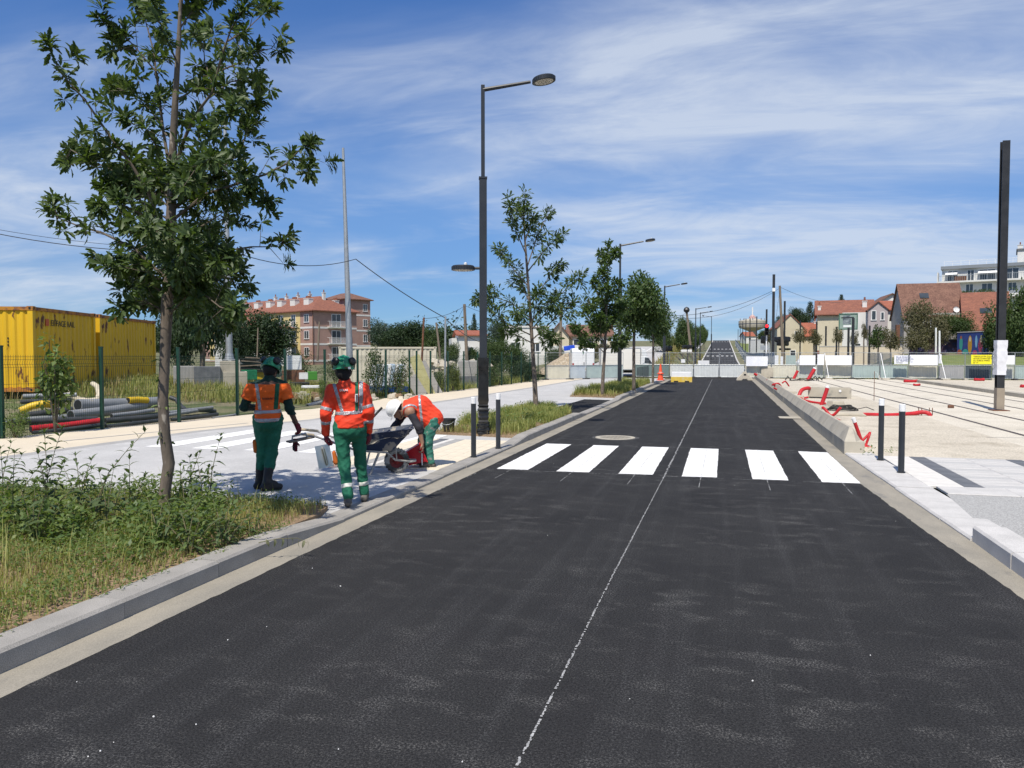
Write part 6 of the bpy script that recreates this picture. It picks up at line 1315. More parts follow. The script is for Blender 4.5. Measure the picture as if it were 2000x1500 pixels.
wp = [('leaning rusty steel pole before the cream container', 828, 620, 822, 745, 40, .06, .05, m_rust), ('slim galvanised pole at the corner of the cream container', 870, 618, 869, 770, 36.5, .05, .045, m_steel), ('leaning wooden pole behind the yard trees', 852, 630, 860, 700, 62, .1, .08, m_wood), ('wooden utility pole with wires left of the lamp post', 907, 594, 913, 730, 55, .13, .1, m_wood), ('wooden pole with a street light behind the slender tree', 1096, 590, 1094, 715, 66, .14, .11, m_wood),
      ('thin wooden pole before the dark tree by the pink block', 504, 640, 502, 712, 60, .06, .05, m_wood), ('dark wooden pole before the pink block', 624, 628, 620, 705, 110, .17, .12, m_wood), ('wooden utility pole beside the dark catenary pole', 1523, 558, 1530, 715, 70, .15, .1, m_wood), ('leaning wooden pole with round lamp before the hill road', 1341, 608, 1350, 690, 88, .16, .12, m_wood)]
for w in wp: mast(*w, cat='pole', name='utility_pole')
t = thing('cctv_dome', 'dark round lamp head on the leaning wooden pole', 'lamp', P(1341, 606, 88)); mb = MB(); mb.lathe([(.05, -.35), (.3, -.15), (.36, .05), (.25, .28), (.02, .4)], n=10); mb.build('head', m_black, t)
t = thing('pole_light', 'street light arm on the wooden pole behind the slender tree', 'street lamp', P(1099, 594, 66)); mb = MB(); mb.tube([(0, 0, 0), (.6, 0, .15), (1.1, 0, .12)], .04, 5); mb.box((1.2, 0, .12), (.5, .18, .1)); mb.build('arm', m_black, t)
def cable(label, p0, p1, sag, r, n=14, group='overhead wires'):
    a, b_ = Vector(p0), Vector(p1); t = thing('overhead_wire', label, 'wire', a, 0, group); mb = MB(); mb.tube([(b_ - a) * (i / n) - Vector((0, 0, sag * 4 * (i / n) * (1 - i / n))) for i in range(n + 1)], r, 5); mb.build('strand', m_black, t)
cable('heavier overhead wire entering at the photo edge behind the oak', P(-60, 445, 26), P(445, 487, 30), .35, .014); cable('thinner overhead wire above the heavy one at the photo edge', P(-60, 438, 26), P(445, 486, 30.2), .25, .008)
cable('wire from the oak to the tall mast', P(445, 488, 30), P(695, 506, 36), .45, .016); cable('thick wire sloping down from the tall mast to the yard pole', P(695, 506, 36), P(868, 620, 36.5), .12, .022); cable('wire continuing down from the yard pole towards the lamp post', P(868, 620, 36.5), P(940, 668, 48), .2, .02)
cable('wire between the yard pole and the wooden utility pole', P(829, 622, 45), P(907, 598, 55), .2, .014); cable('wire from the wooden utility pole behind the lamp post', P(908, 597, 55), P(1096, 600, 66), .9, .013); cable('stay wire of the wooden utility pole', P(906, 600, 55), P(886, 640, 56), 0, .01)
cable('upper wire sagging across the hill road to the dark pole', P(1240, 612, 60), P(1509, 568, 66), .9, .016); cable('lower wire sagging across the hill road to the dark pole', P(1250, 606, 70), P(1524, 562, 70), 1.6, .016); cable('wire from the wooden pole to the houses on the right', P(1524, 561, 70), P(1650, 590, 96), .5, .015); cable('wire from the leaning pole down into the street trees', P(1341, 610, 88), P(1262, 648, 70), .2, .014); cable('stay wire of the wooden pole by the dark catenary pole', P(1523, 566, 70), P(1512, 650, 69), 0, .012)
# yard clutter
def slab(label, px, py, d, w, dp, h, mat, cat, name, rot=None, rz=0.0):
    p = P(px, py, d); t = thing(name, label, cat, p, bearing(px) + rz); mb = MB(); mb.box((0, 0, h / 2), (w, dp, h), rot=rot); mb.build('body', mat, t, bevel=.02); return t
t = thing('plank_pile', 'pile of dark boards and mats stacked in the yard', 'plank pile', P(490, 727, 33), bearing(490))
for i in range(11): mb = MB(); mb.box((R.uniform(-.15, .15), R.uniform(-.1, .1), .06 + i * .055), (1.3 - .07 * i, .9, .045), rot=euler(RAD(R.uniform(-4, 4)), RAD(R.uniform(-5, 5)), R.uniform(-.2, .2))); mb.build('plank', [m_dark, m_wood, m_black][i % 3], t)
slab('green plastic net bundle beside the plank pile', 487, 742, 32, .55, .4, .42, M('green_plastic', (.01, .16, .07), (.02, .22, .1), 9, .5), 'bundle', 'net_bundle', rz=.3)
slab('yellow plastic crate beside the bowed worker\'s helmet', 512, 742, 33, .5, .4, .4, m_ydt, 'crate', 'yellow_crate'); slab('white big bag of sand right of the bowed worker', 572, 722, 34, .75, .7, .62, m_white, 'bag', 'big_bag'); slab('brown rusty drum pallet under the big bag', 572, 748, 34, 1.0, .8, .56, m_rust, 'drum', 'rusty_drum')
slab('bright green bin between the two standing workers', 610, 742, 33, .42, .4, .36, M('lime_plastic', (.06, .24, .03), r=.6), 'bin', 'green_bin'); slab('small white notice board on a yard stand', 593, 741, 32, .36, .03, .28, m_white, 'notice', 'notice_board'); slab('black plastic tray on the yard ground', 585, 756, 32, .8, .5, .2, m_muff, 'tray', 'plastic_tray')
slab('white sheet stack lying behind the fence between the workers', 612, 758, 30, .9, .5, .1, m_white, 'sheet stack', 'sheet_stack')
t = thing('kerb_pile', 'heap of grey rubble and kerb offcuts behind the fence between the workers', 'rubble heap', P(585, 790, 26.5), bearing(585))
for i in range(34): mb = MB(); s_ = R.uniform(.08, .3); mb.box((R.uniform(-1.1, 1.2), R.uniform(-.5, .9), R.uniform(.0, .35)), (s_ * 2, s_, s_ * .7), rot=euler(R.uniform(-.5, .5), R.uniform(-.4, .4), R.random() * 3), taper=.8); mb.build('stone', [m_barr, m_border, m_soil][i % 3], t)
t = thing('rubble_heap', 'stones and debris at the fence foot left of the bending worker', 'rubble heap', P(735, 787, 29.6), bearing(735))
for i in range(30): mb = MB(); s_ = R.uniform(.06, .22); mb.box((R.uniform(-1.2, 1.3), R.uniform(0, 1.0), R.uniform(.0, .3)), (s_ * 2, s_, s_ * .8), rot=euler(R.uniform(-.5, .5), R.uniform(-.4, .4), R.random() * 3), taper=.8); mb.build('stone', [m_barr, m_slab, m_soil][i % 3], t)
for i, (x0, y0, d0, x1, y1_, d1_) in enumerate(((600, 793, 25.5, 690, 768, 28), (575, 803, 25, 650, 781, 27), (650, 772, 28, 720, 762, 30))): pipe(['long grey tube lying behind the fence between the workers', 'lower long grey tube behind the fence', 'grey tube end right of the walking worker'][i], [P(x0, y0, d0), P((x0 + x1) / 2, (y0 + y1_) / 2, (d0 + d1_) / 2), P(x1, y1_, d1_)], .07, m_pvd if i else m_pvc, 0, 'tubes behind the fence between the workers')
t = thing('wrapped_pallet', 'stack of blue and white bagged sheets on a blue pallet behind the fence', 'pallet', P(757, 765, 32.5), bearing(757) + .15); mb = MB(); mb.box((0, 0, .1), (1.6, .9, .22)); mb.build('pallet', M('blue_pallet', (.015, .06, .25), r=.5), t)
for i in range(9): mb = MB(); mb.box((-.62 + .155 * i, 0, .68 + .02 * (i % 3)), (.13, .8, .92), rot=euler(0, RAD(8), 0)); mb.build('bag', [m_white, M('pale_blue_film', (.4, .5, .6), r=.4) if 'pale_blue_film' not in MT else MT['pale_blue_film']][i % 2], t, bevel=.03)
t = thing('leaning_board', 'yellowish insulation board leaning behind the fence', 'board', P(843, 772, 34.3), bearing(843)); mb = MB(); mb.box((-.42, .1, .85), (.5, .08, 1.95), rot=euler(RAD(-6), RAD(-22), 0)); mb.build('board', M('yellow_board', (.42, .4, .2), (.36, .34, .16), 3, .8), t)
t = thing('leaning_slab', 'grey concrete slab leaning beside the yellowish board', 'slab', P(856, 771, 34.8), bearing(856)); mb = MB(); mb.box((-.35, .2, .75), (.35, .1, 1.7), rot=euler(RAD(-8), RAD(-28), 0)); mb.build('slab', m_border, t); t = thing('leaning_slab', 'lower grey slab lying against the yellowish board', 'slab', P(815, 775, 33.8), bearing(815)); mb = MB(); mb.box((0, .2, .4), (.5, .1, 1.1), rot=euler(RAD(-8), RAD(-32), 0)); mb.build('slab', m_border, t)
t = thing('steel_tank', 'dark grey steel tank behind the fence left of the lamp post', 'tank', P(925, 758, 42), bearing(925)); mb = MB(); mb.box((0, .6, .75), (1.7, 1.1, 1.5)); mb.build('body', m_border, t, bevel=.05); mb = MB(); mb.box((0, .6, .4), (1.74, 1.14, .5)); mb.build('lower_band', m_grand, t)
t = thing('stone_heap', 'pale heap of stones behind the steel tank', 'stone heap', P(900, 725, 46), bearing(900))
for i in range(26): mb = MB(); s_ = R.uniform(.1, .3); mb.box((R.uniform(-1.8, 1.8), R.uniform(0, 1.5), R.uniform(.0, .6)), (s_ * 2, s_ * 1.3, s_), rot=euler(R.uniform(-.5, .5), R.uniform(-.4, .4), R.random() * 3), taper=.7); mb.build('stone', [m_slab, m_barr][i % 2], t)
t = thing('gravel_heap', 'brown heap of rubble behind the white van', 'rubble heap', PZ(1112, 66, 0)); mb = MB(); n = 12; rs = np.random.RandomState(9)
vs = [(x * .5 - 3, y * .5 - 3, 2.0 * math.exp(-((x - 6) / 4) ** 2 - ((y - 6) / 4) ** 2) + rs.rand() * .25 - .1) for x in range(n + 1) for y in range(n + 1)]; mb.add(vs, [(i * (n + 1) + j, (i + 1) * (n + 1) + j, (i + 1) * (n + 1) + j + 1, i * (n + 1) + j + 1) for i in range(n) for j in range(n)]); tag(mb.build('rubble', M('rubble_brown', (.3, .23, .15), (.4, .34, .25), 3, .95, fine=.4, fsc=9), t), kind='stuff')
slab('bright blue tarpaulin over a load behind the rubble heap', 1112, 684, 70, 1.0, .8, .42, M('blue_tarp', (.01, .06, .5), (.015, .08, .6), 4, .5), 'tarpaulin', 'blue_tarpaulin', rot=euler(0, RAD(-8), 0))
# ------------------------------------------------------------------ site fence across the road, banners, vans, signals
def PY(px, Y, z=0.0):
    lo, hi = 5.0, 400.0
    for _ in range(50):
        m = (lo + hi) / 2
        if PZ(px, m, z).y < Y: lo = m
        else: hi = m
    return PZ(px, lo, z)
SC = {k: M('sheet_' + k, c, tuple(x * .9 for x in c), 3, .5) for k, c in dict(cream=(.62, .6, .5), white=(.66, .68, .66), blue=(.5, .56, .6), green=(.38, .46, .44), dgreen=(.16, .22, .21), grey=(.36, .36, .36), slate=(.06, .085, .11), pale=(.5, .52, .47)).items()}
def site_panel(label, a, b, sheet_, hs=.92, H_p=1.95, group='site fence panels across the road'):
    a, b = Vector(a), Vector(b); L = (b - a).length - .05; t = thing('site_fence', label, 'fence panel', a, math.atan2(b.y - a.y, b.x - a.x), group)
    mb = MB(); z0 = .1
    mb.tube([(0, 0, z0), (0, 0, H_p), (L, 0, H_p), (L, 0, z0), (0, 0, z0)], .021, 6); mb.tube([(0, 0, hs + z0 + .02), (L, 0, hs + z0 + .02)], .018, 5); mb.build('frame', m_steel, t)
    mb = MB(); w = .003; n = int(L / .11)
    for k in range(1, n): x = L * k / n; mb.add([(x - w, .0, z0), (x + w, 0, z0), (x + w, 0, H_p), (x - w, 0, H_p), (x, w * 2, z0), (x, w * 2, H_p)], [(0, 1, 2, 3), (1, 4, 5, 2), (4, 0, 3, 5)])
    for z in (1.15, 1.35, 1.55, 1.75, 1.9): mb.add([(0, -.004, z - w), (L, -.004, z - w), (L, -.004, z + w), (0, -.004, z + w)], [(0, 1, 2, 3)])
    tag(mb.build('wire_panel', m_steel, t), kind='stuff')
    if sheet_:
        mb = MB(); corr(mb, (.03, .012, 0), (1, 0, 0), L - .06, z0 + .02, hs + z0, (0, -1, 0), .1, .02); corr(mb, (L - .03, .036, 0), (-1, 0, 0), L - .06, z0 + .02, hs + z0, (0, 1, 0), .1, .001); mb.build('sheet', SC[sheet_], t)
    mb = MB(); mb.box((0, 0, .06), (.26, .66, .12), taper=.9); mb.build('foot', m_rubber if R.random() < .6 else m_barr, t, bevel=.02)
    return t
row = [(1065, 52.4), (1113, 53.8), (1145, 55.0), (1218, 57.5)]
lb = ['cream sheeted panel at the left end beside the green fence', 'bluish white sheeted panel before the van', 'long grey green sheeted panel before the box truck']
for i in range(3): site_panel(lb[i], PY(row[i][0], row[i][1]), PY(row[i + 1][0], row[i + 1][1]), ['cream', 'blue', 'green'][i])
site_panel('dark grey green panel between the truck cab and the cone', PY(1240, 60.6), PY(1308, 60.4), 'dgreen')
rw = [1308, 1355, 1405, 1455, 1507, 1557, 1610, 1664, 1719, 1774, 1833, 1885, 1938, 1982, 2035]
sh_ = ['white', 'white', 'white', 'cream', 'cream', 'pale', 'cream', 'green', 'green', 'cream', 'grey', 'slate', 'pale', 'green']
lb = ['pale panel behind the yellow and white concrete block', 'white sheeted panel closing the left lane', 'white sheeted panel closing the right lane', 'cream sheeted panel behind the traffic light', 'cream sheeted panel behind the barrier end', 'greyish panel behind the leaning red duct', 'cream sheeted panel under the wide white banner, left of the grass', 'grey green panel before the lawn, left', 'grey green panel below the text banner', 'cream sheeted panel under the blank white banner', 'grey sheeted panel before the dark wall', 'slate coloured panel under the yellow banner', 'pale panel behind the tall catenary pole', 'grey green panel at the right photo edge']
for i in range(14): site_panel(lb[i], PY(rw[i], 60.7 + .05 * i), PY(rw[i + 1], 60.75 + .05 * i), sh_[i])
def banner(label, px0, px1, y0, y1, Y, mat, lines=None):
    a, b = PY(px0, Y), PY(px1, Y); d_ = dG(a); zt_, zb_ = P(px0, y0, d_).z, P(px0, y1, d_).z; L = (b - a).length; t = thing('banner', label, 'banner', (a.x, a.y, zb_), math.atan2(b.y - a.y, b.x - a.x), 'banners on the site fence'); h = zt_ - zb_; mb = MB(); n = 8
    vs = []
    for i in range(n + 1):
        for z in (0, h): vs.append((L * i / n, .012 * math.sin(i * 1.9 + z), z)); 
        for z in (h, 0): vs.append((L * i / n, .012 * math.sin(i * 1.9 + z) + .008, z))
    mb.add(vs, [(4 * i + j, 4 * i + (j + 1) % 4, 4 * i + 4 + (j + 1) % 4, 4 * i + 4 + j) for i in range(n) for j in range(4)] + [(3, 2, 1, 0), (4 * n, 4 * n + 1, 4 * n + 2, 4 * n + 3)]); mb.build('sheet', mat, t)
    for s_, x, z, sz, mt in (lines or []): text(s_, 'lettering', sz, mt, t, (x * L, -.022, z * h), (RAD(90), 0, 0), 'LEFT', .002)
    return t
m_ban = M('banner_white', (.76, .77, .8), (.72, .73, .76), 2, .5); m_byl = M('banner_yellow', (.8, .72, .02), r=.5); m_bblue = M('print_blue', (.02, .05, .2), r=.6)
YB = 60.55
banner('blank white banner left of the traffic light', 1457, 1499, 696, 715, YB, m_ban); banner('white banner right of the wooden pole', 1561, 1592, 694, 713, YB, m_ban); banner('creased white paper sheet with small marks', 1596, 1609, 692, 713, YB, m_ban); banner('wide blank white banner before the lawn', 1612, 1663, 694, 713, YB, m_ban)
banner('white banner with blue lines of text', 1746, 1773, 694, 711, YB, m_ban, [('PLUS D\'INFOS', .12, .78, .16, m_bblue), ('SUR LE CHANTIER', .12, .56, .14, m_bblue), ('DU TRAMWAY', .12, .36, .14, m_bblue), ('tramway.fr', .12, .16, .1, m_text)]); banner('blank wide white banner right of the text banner', 1776, 1831, 693, 713, YB + .1, m_ban); banner('narrow white banner strip left of the dark wall', 1832.5, 1838, 692, 710, YB + .1, m_ban)
banner('yellow banner with black text on the slate panel', 1896, 1936, 693, 711, YB + .1, m_byl, [('TRAVAUX EN COURS', .1, .82, .13, m_text), ('ACCES CHANTIER INTERDIT', .1, .6, .13, m_text), ('AU PUBLIC MERCI', .1, .38, .13, m_text), ('N° 77', .1, .16, .13, m_text)]); banner('white banner left of the tall catenary pole', 1939, 1949, 694, 713, YB + .2, m_ban); banner('white banner right of the tall catenary pole', 1961, 1981, 694, 712, YB + .2, m_ban)
for i, (px0, px1, y0, y1, mt) in enumerate(((1510, 1520, 694, 712, m_ban), (1524, 1529, 696, 712, m_ban), (1534, 1554, 694, 714, SC['green']))): banner(['white board behind the dark catenary pole', 'narrow white board left of the wooden pole', 'grey green board right of the wooden pole'][i], px0, px1, y0, y1, 66, mt)
def brace(label, px, y): p = PY(px, y); t = thing('fence_brace', label, 'brace', p, 0, 'steel braces of the site fence'); mb = MB(); mb.tube([(0, 0, 1.9), (.18, -1.0, .1)], .025, 5); mb.build('strut', m_white, t); mb = MB(); mb.box((.18, -1.0, .06), (.5, .5, .14)); mb.build('weight', m_barr, t, bevel=.02)
brace('white sloping brace below the text banner', 1719, 60.6); brace('white sloping brace right of the blank banner', 1834, 60.6); brace('blue grey brace by the wide white banner', 1610, 60.6)
# receding site fence along the hill road
for i in range(20):
    y = 64 + 9.5 * i; y2 = y + 9.3; z = float(zroad(y)); o = site_panel('silver site fence panel receding beside the hill road', (4.0 + .004 * i, y, z), (4.0, y2, float(zroad(y))), 'green' if i % 4 == 1 else None, 1.0, 2.0, 'fence panels receding beside the hill road')
for i in range(7): site_panel('grey site fence panel receding before the parked cars', (13.6 + i * .6, 70 + i * 7, float(hground(14, 70 + i * 7)) + .1), (14.2 + i * .6, 77 + i * 7, float(hground(14, 77 + i * 7)) + .1), None, 1.0, 1.8, 'fence panels receding before the parked cars')
# ---- vehicles
m_vwh = M('van_white', (.74, .75, .75), (.7, .71, .71), 2, .3, spec=.5, coat=.3); m_tail = M('tail_red', (.35, .02, .02), r=.3)
def wheel(t, x, y, r, w=.22):
    mb = MB(); mb.lathe([(r * .6, -w / 2), (r * .95, -w / 2), (r, -w / 4), (r, w / 4), (r * .95, w / 2), (r * .6, w / 2)], (x, y, r), 18, 0, (0, 1, 0), False); o = mb.build('wheel', m_rubber, t, smooth=True); mb = MB(); mb.lathe([(.02, -w / 2 - .01), (r * .4, -w / 2 - .005), (r * .62, -w / 2 + .02), (r * .62, w / 2)], (x, y, r), 14, 0, (0, 1, 0)); mb.build('rim', m_steel, o)
def body(t, name, prof, w, mat, x0=0, inset=.0, bevel=.04):
    mb = MB(); mb.prism(prof, (-w / 2, w / 2), fn=lambda a, b, c: (a, c, b)); return mb.build(name, mat, t, bevel=bevel)
# box truck, length along local x (front at +x), side facing the camera
a = PZ(1173, 62.5, 0); tr = thing('box_truck', 'white box truck with cab to the right, parked behind the site fence', 'truck', a, YAW - RAD(2)); 
mb = MB(); mb.span(0, 3.22, 0, 2.0, .55, 2.36); mb.build('cargo_box', M('truck_box', (.78, .75, .68), (.74, .71, .64), 2, .45), tr, bevel=.03); mb = MB()
for z in (.56, 2.3): mb.span(0, 3.24, -.012, 0, z, z + .06)
for x in (.0, 3.2): mb.span(x, x + .04, -.012, 0, .6, 2.32)
mb.build('edge_trim', m_steel, tr)
body(tr, 'cab', [(3.26, .4), (5.0, .4), (5.06, .62), (4.98, .92), (4.32, 1.06), (3.86, 1.62), (3.7, 1.68), (3.26, 1.68)], 1.9, m_vwh).location = (0, 1.0, 0)
body(tr, 'roof_fairing', [(3.3, 1.68), (3.82, 1.7), (3.62, 2.2), (3.3, 2.32)], 1.8, m_vwh).location = (0, 1.0, 0)
mb = MB(); mb.add([(3.55, .045, 1.1), (4.22, .045, 1.06), (3.88, .045, 1.55), (3.6, .045, 1.58)], [(0, 1, 2, 3)]); mb.build('side_window', m_glass, tr); mb = MB(); mb.add([(4.33, .16, 1.07), (4.33, 1.84, 1.07), (3.89, 1.8, 1.62), (3.89, .2, 1.62)], [(0, 1, 2, 3)]); mb.build('windscreen', m_glass, tr)
mb = MB(); mb.box((3.98, -.06, 1.22), (.1, .14, .26)); mb.build('mirror', m_muff, tr); mb = MB(); mb.box((4.95, .2, .78), (.1, .3, .16)); mb.build('headlight', m_steel, tr); mb = MB(); mb.span(.1, 4.2, .3, 1.7, .32, .56); mb.build('chassis', m_dark, tr)
for x in (.9, 4.25): 
    for y in (.16, 1.84): wheel(tr, x, y, .33)
# white van seen from behind
a = PZ(1139, 59.5, 0); vn = thing('white_van', 'white high roof van seen from behind, left of the box truck', 'van', a, YAW + RAD(88)); body(vn, 'body', [(0, .35), (5.0, .35), (5.1, .7), (4.9, 1.05), (4.2, 1.2), (3.5, 2.1), (3.2, 2.3), (.25, 2.3), (.06, 2.1), (0, 1.2)], 1.75, m_vwh, bevel=.08)
for s_ in (-1, 1):
    mb = MB(); mb.box((-.012, s_ * .78, .98), (.04, .12, .34)); mb.build('tail_light', m_tail, vn); mb = MB(); mb.box((-.004, s_ * .42, 1.2), (.03, .78, 1.5)); mb.build('rear_door', m_vwh, vn, bevel=.015)
    for x in (.85, 4.1): wheel(vn, x, s_ * .78, .33)
mb = MB(); mb.box((-.06, 0, .44), (.16, 1.7, .16)); mb.build('bumper', m_muff, vn); mb = MB(); mb.box((-.022, -.05, .68), (.02, .5, .11)); mb.build('number_plate', m_ydt, vn); mb = MB(); mb.box((-.024, -.06, 1.12), (.03, .05, .2)); mb.build('handle', m_muff, vn); mb = MB(); mb.lathe([(.06, 0), (.06, .01), (.001, .01)], (-.02, 0, 1.95), 10, 0, (-1, 0, 0)); mb.build('badge', M('green_badge', (.02, .25, .08), r=.5), vn)
def car(label, px, d, rz, mat, z=None, suv=False):
    a = PZ(px, d, 0); a.z = float(hground(a.x, a.y)) if z is None else z; t = thing('parked_car', label, 'car', a, rz, 'cars parked before the right hand houses'); h = 1.62 if suv else 1.45
    body(t, 'body', [(-2.1, .3), (2.1, .3), (2.12, .6), (1.95, .82), (1.0, .92), (-1.75, .95), (-2.05, .85), (-2.12, .6)], 1.7, mat, bevel=.06); body(t, 'cabin', [(-1.75, .93), (1.05, .9), (.45, h - .06), (.1, h), (-1.1, h), (-1.45, h - .1)], 1.5, mat, bevel=.06)
    for s_ in (-1, 1):
        mb = MB(); y = s_ * .757; mb.add([(-1.5, y, .98), (-.35, y, .98), (-.35, y, h - .12), (-1.15, y, h - .12)], [(0, 1, 2, 3)]); mb.add([(-.28, y, .98), (.85, y, .97), (.38, y, h - .13), (-.28, y, h - .12)], [(0, 1, 2, 3)]); mb.build('side_window', m_glass, t)
        for x in (-1.3, 1.3): wheel(t, x, s_ * .74, .31, .2)
    mb = MB(); mb.add([(1.06, -.66, .93), (1.06, .66, .93), (.5, .6, h - .09), (.5, -.6, h - .09)], [(0, 1, 2, 3)]); mb.build('windscreen', m_glass, t)
    for s_ in (-1, 1): mb = MB(); mb.box((2.08, s_ * .6, .68), (.08, .3, .14)); mb.build('headlight', m_steel, t)
m_cgr = M('car_grey', (.1, .11, .13), r=.3, coat=.5); m_csl = M('car_silver', (.4, .43, .45), r=.3, coat=.5)
car('silver car parked left before the cream houses', 1604, 96, YAW + .1, m_csl); car('white van like car parked in the middle of the row', 1630, 95, YAW + .1, m_vwh, None, True); car('dark grey car parked below the billboard', 1650, 92, YAW + .15, m_cgr); car('pale car half hidden behind the silver one', 1585, 104, YAW + .1, m_vwh); car('white car before the cream wall right of the dark grey car', 1676, 95, YAW + .1, m_vwh)
# ---- signals and signs
t = thing('traffic_light', 'temporary traffic light showing red on a concrete base at the site fence', 'traffic light', PZ(1498, 58, .02), bearing(1498)); mb = MB(); mb.box((0, 0, .42), (.85, .7, .84)); mb.build('concrete_base', m_barr, t, bevel=.03); dl = 58; z_ = lambda py: P(1498, py, dl).z - .02
for dx in (-.07, .16): mb = MB(); mb.tube([(dx, 0, .8), (dx, 0, z_(680))], .045, 8); mb.build('pole', m_steel, t)
mb = MB(); mb.tube([(-.07, 0, z_(690)), (-.07, 0, z_(650))], .05, 8); mb.build('upper_pole', m_white, t); mb = MB(); mb.box((-.06, -.02, z_(644)), (.3, .2, .86)); mb.build('housing', m_black, t, bevel=.03)
for k, py in enumerate((637, 644.5, 651)):
    mb = MB(); mb.lathe([(.13, 0), (.135, .2), (.12, .2), (.12, .0)], (-.06, -.12, z_(py)), 12, 0, (0, -1, 0), False); mb.build('visor', m_black, t); mb = MB(); mb.lathe([(.115, .01), (.001, .03)], (-.06, -.12, z_(py)), 12, 0, (0, -1, 0)); mb.build('lens', glow('red_light', (1, .02, .03), 3.0) if k == 0 else m_dark, t)
mb = MB(); mb.box((-.05, -.06, z_(703)), (.22, .1, .16)); mb.build('bracket', m_white, t); mb = MB(); mb.box((-.2, .05, z_(679)), (.62, .04, .34)); mb.build('blank_plate', m_steel, t)
def bagged(label, px, py, d, w, h, kind=0):
    p = PZ(px, d, 0); p.z = float(hground(p.x, p.y)); t = thing('covered_sign', label, 'sign', p, bearing(px), 'road signs covered in black bags'); zc = P(px, py, d).z - p.z; mb = MB(); mb.tube([(0, 0, 0), (0, 0, zc)], .04, 6); mb.build('pole', m_black, t)
    mb = MB(); rs_ = np.random.RandomState(int(px)); n = 12; vs = []
    for z, k in ((-.5, .8), (-.42, 1), (.4, 1), (.5, .82)): vs += [(math.cos(a_) * w / 2 * k * (1 + rs_.rand() * .12), math.sin(a_) * .14 - .06, zc + z * h + rs_.randn() * h * .03) for a_ in np.linspace(0, 6.283, n, endpoint=False)]
    mb.add(vs, [(i * n + j, i * n + (j + 1) % n, i * n + n + (j + 1) % n, i * n + n + j) for i in range(3) for j in range(n)] + [tuple(range(n - 1, -1, -1)), tuple(range(3 * n, 4 * n))]); mb.build('bag', MT['black_film'], t, smooth=True)
bagged('black bagged sign left of the traffic light', 1492, 664, 64, .55, .6); bagged('wide black bagged sign behind the wooden pole, upper', 1527, 663, 78, 1.45, .55); bagged('wide black bagged sign behind the wooden pole, lower', 1528, 671, 79, 1.1, .45); bagged('black bagged sign plate low behind the wooden pole', 1532, 682, 76, 1.05, .2); bagged('black bagged sign on the cycle path left of the hill road', 1342, 677, 70, .9, .28); bagged('black bagged sign at the third lamp post', 1303, 681, 63, .75, .42)
t = thing('direction_sign', 'white arrow shaped direction sign under the bagged sign on the cycle path', 'sign', PZ(1340, 70.5, 0), bearing(1340)); zc = P(1340, 685, 70.5).z; mb = MB(); mb.tube([(.1, 0, 0), (.1, 0, zc + .1)], .035, 6); mb.build('pole', m_black, t); mb = MB(); mb.prism([(-.52, 0), (-.4, .11), (.5, .11), (.5, -.11), (-.4, -.11)], (-.03, .0), fn=lambda a, b, c: (a, c, b + zc)); mb.build('plate', m_white, t)
t = thing('notice_board', 'white notice plate low beside the left end of the road closure', 'notice', PZ(1374, 63, 0), bearing(1374)); mb = MB(); mb.box((0, 0, P(1374, 709, 63).z), (.9, .04, .42)); mb.build('plate', m_white, t)
for dx in (-.3, .3): mb = MB(); mb.tube([(dx, 0.03, 0), (dx, .03, 1.2)], .02, 5); mb.build('leg', m_steel, t)
t = thing('notice_board', 'small white plate on the cycle path behind the fence', 'notice', PZ(1334, 66, 0), bearing(1334)); mb = MB(); mb.box((0, 0, P(1334, 705, 66).z), (.35, .04, .3)); mb.build('plate', m_white, t); mb = MB(); mb.tube([(0, .03, 0), (0, .03, 1.3)], .02, 5); mb.build('leg', m_steel, t)
a = PZ(1655, 78, 0); a.z = float(hground(a.x, a.y)); t = thing('billboard', 'green framed advertising board on two posts before the pale house', 'billboard', a, bearing(1655)); zt_, zb_ = P(1655, 613, 78).z - a.z, P(1655, 643, 78).z - a.z; hw = .84
mb = MB(); mb.span(-hw, hw, -.04, .04, zb_, zt_); mb.build('panel', M('poster_green', (.22, .3, .25), (.3, .36, .31), 2, .5), t); mb = MB()
for x in (-hw, hw): mb.span(x - .05, x + .05, -.08, .06, zb_ - .05, zt_ + .05)
for z in (zb_, zt_): mb.span(-hw, hw, -.08, .06, z - .05, z + .05)
mb.build('frame', M('frame_green', (.05, .13, .09), r=.5), t); mb = MB(); mb.span(-.5, .25, -.055, -.045, zb_ + .5, zt_ - .15); mb.build('picture', M('poster_dark', (.05, .07, .09), (.3, .33, .34), 3, .5), t); mb = MB(); mb.span(-.45, .3, -.06, -.05, zb_ + .2, zb_ + .42); mb.build('caption', m_white, t); mb = MB(); mb.tube([(0.05, .05, 0), (.05, .05, zb_)], .08, 6); mb.build('post', m_black, t)
a = PZ(1664, 68, 0); t = thing('street_lamp', 'black lamp post with short flat arm before the billboard', 'street lamp', a, bearing(1664)); zt_ = P(1664, 619, 68).z; mb = MB(); mb.box((0, 0, zt_ / 2), (.18, .18, zt_)); mb.build('post', m_lamp, t); mb = MB(); mb.box((-.45, 0, zt_ - .06), (1.0, .2, .1)); mb.build('arm', m_lamp, t)
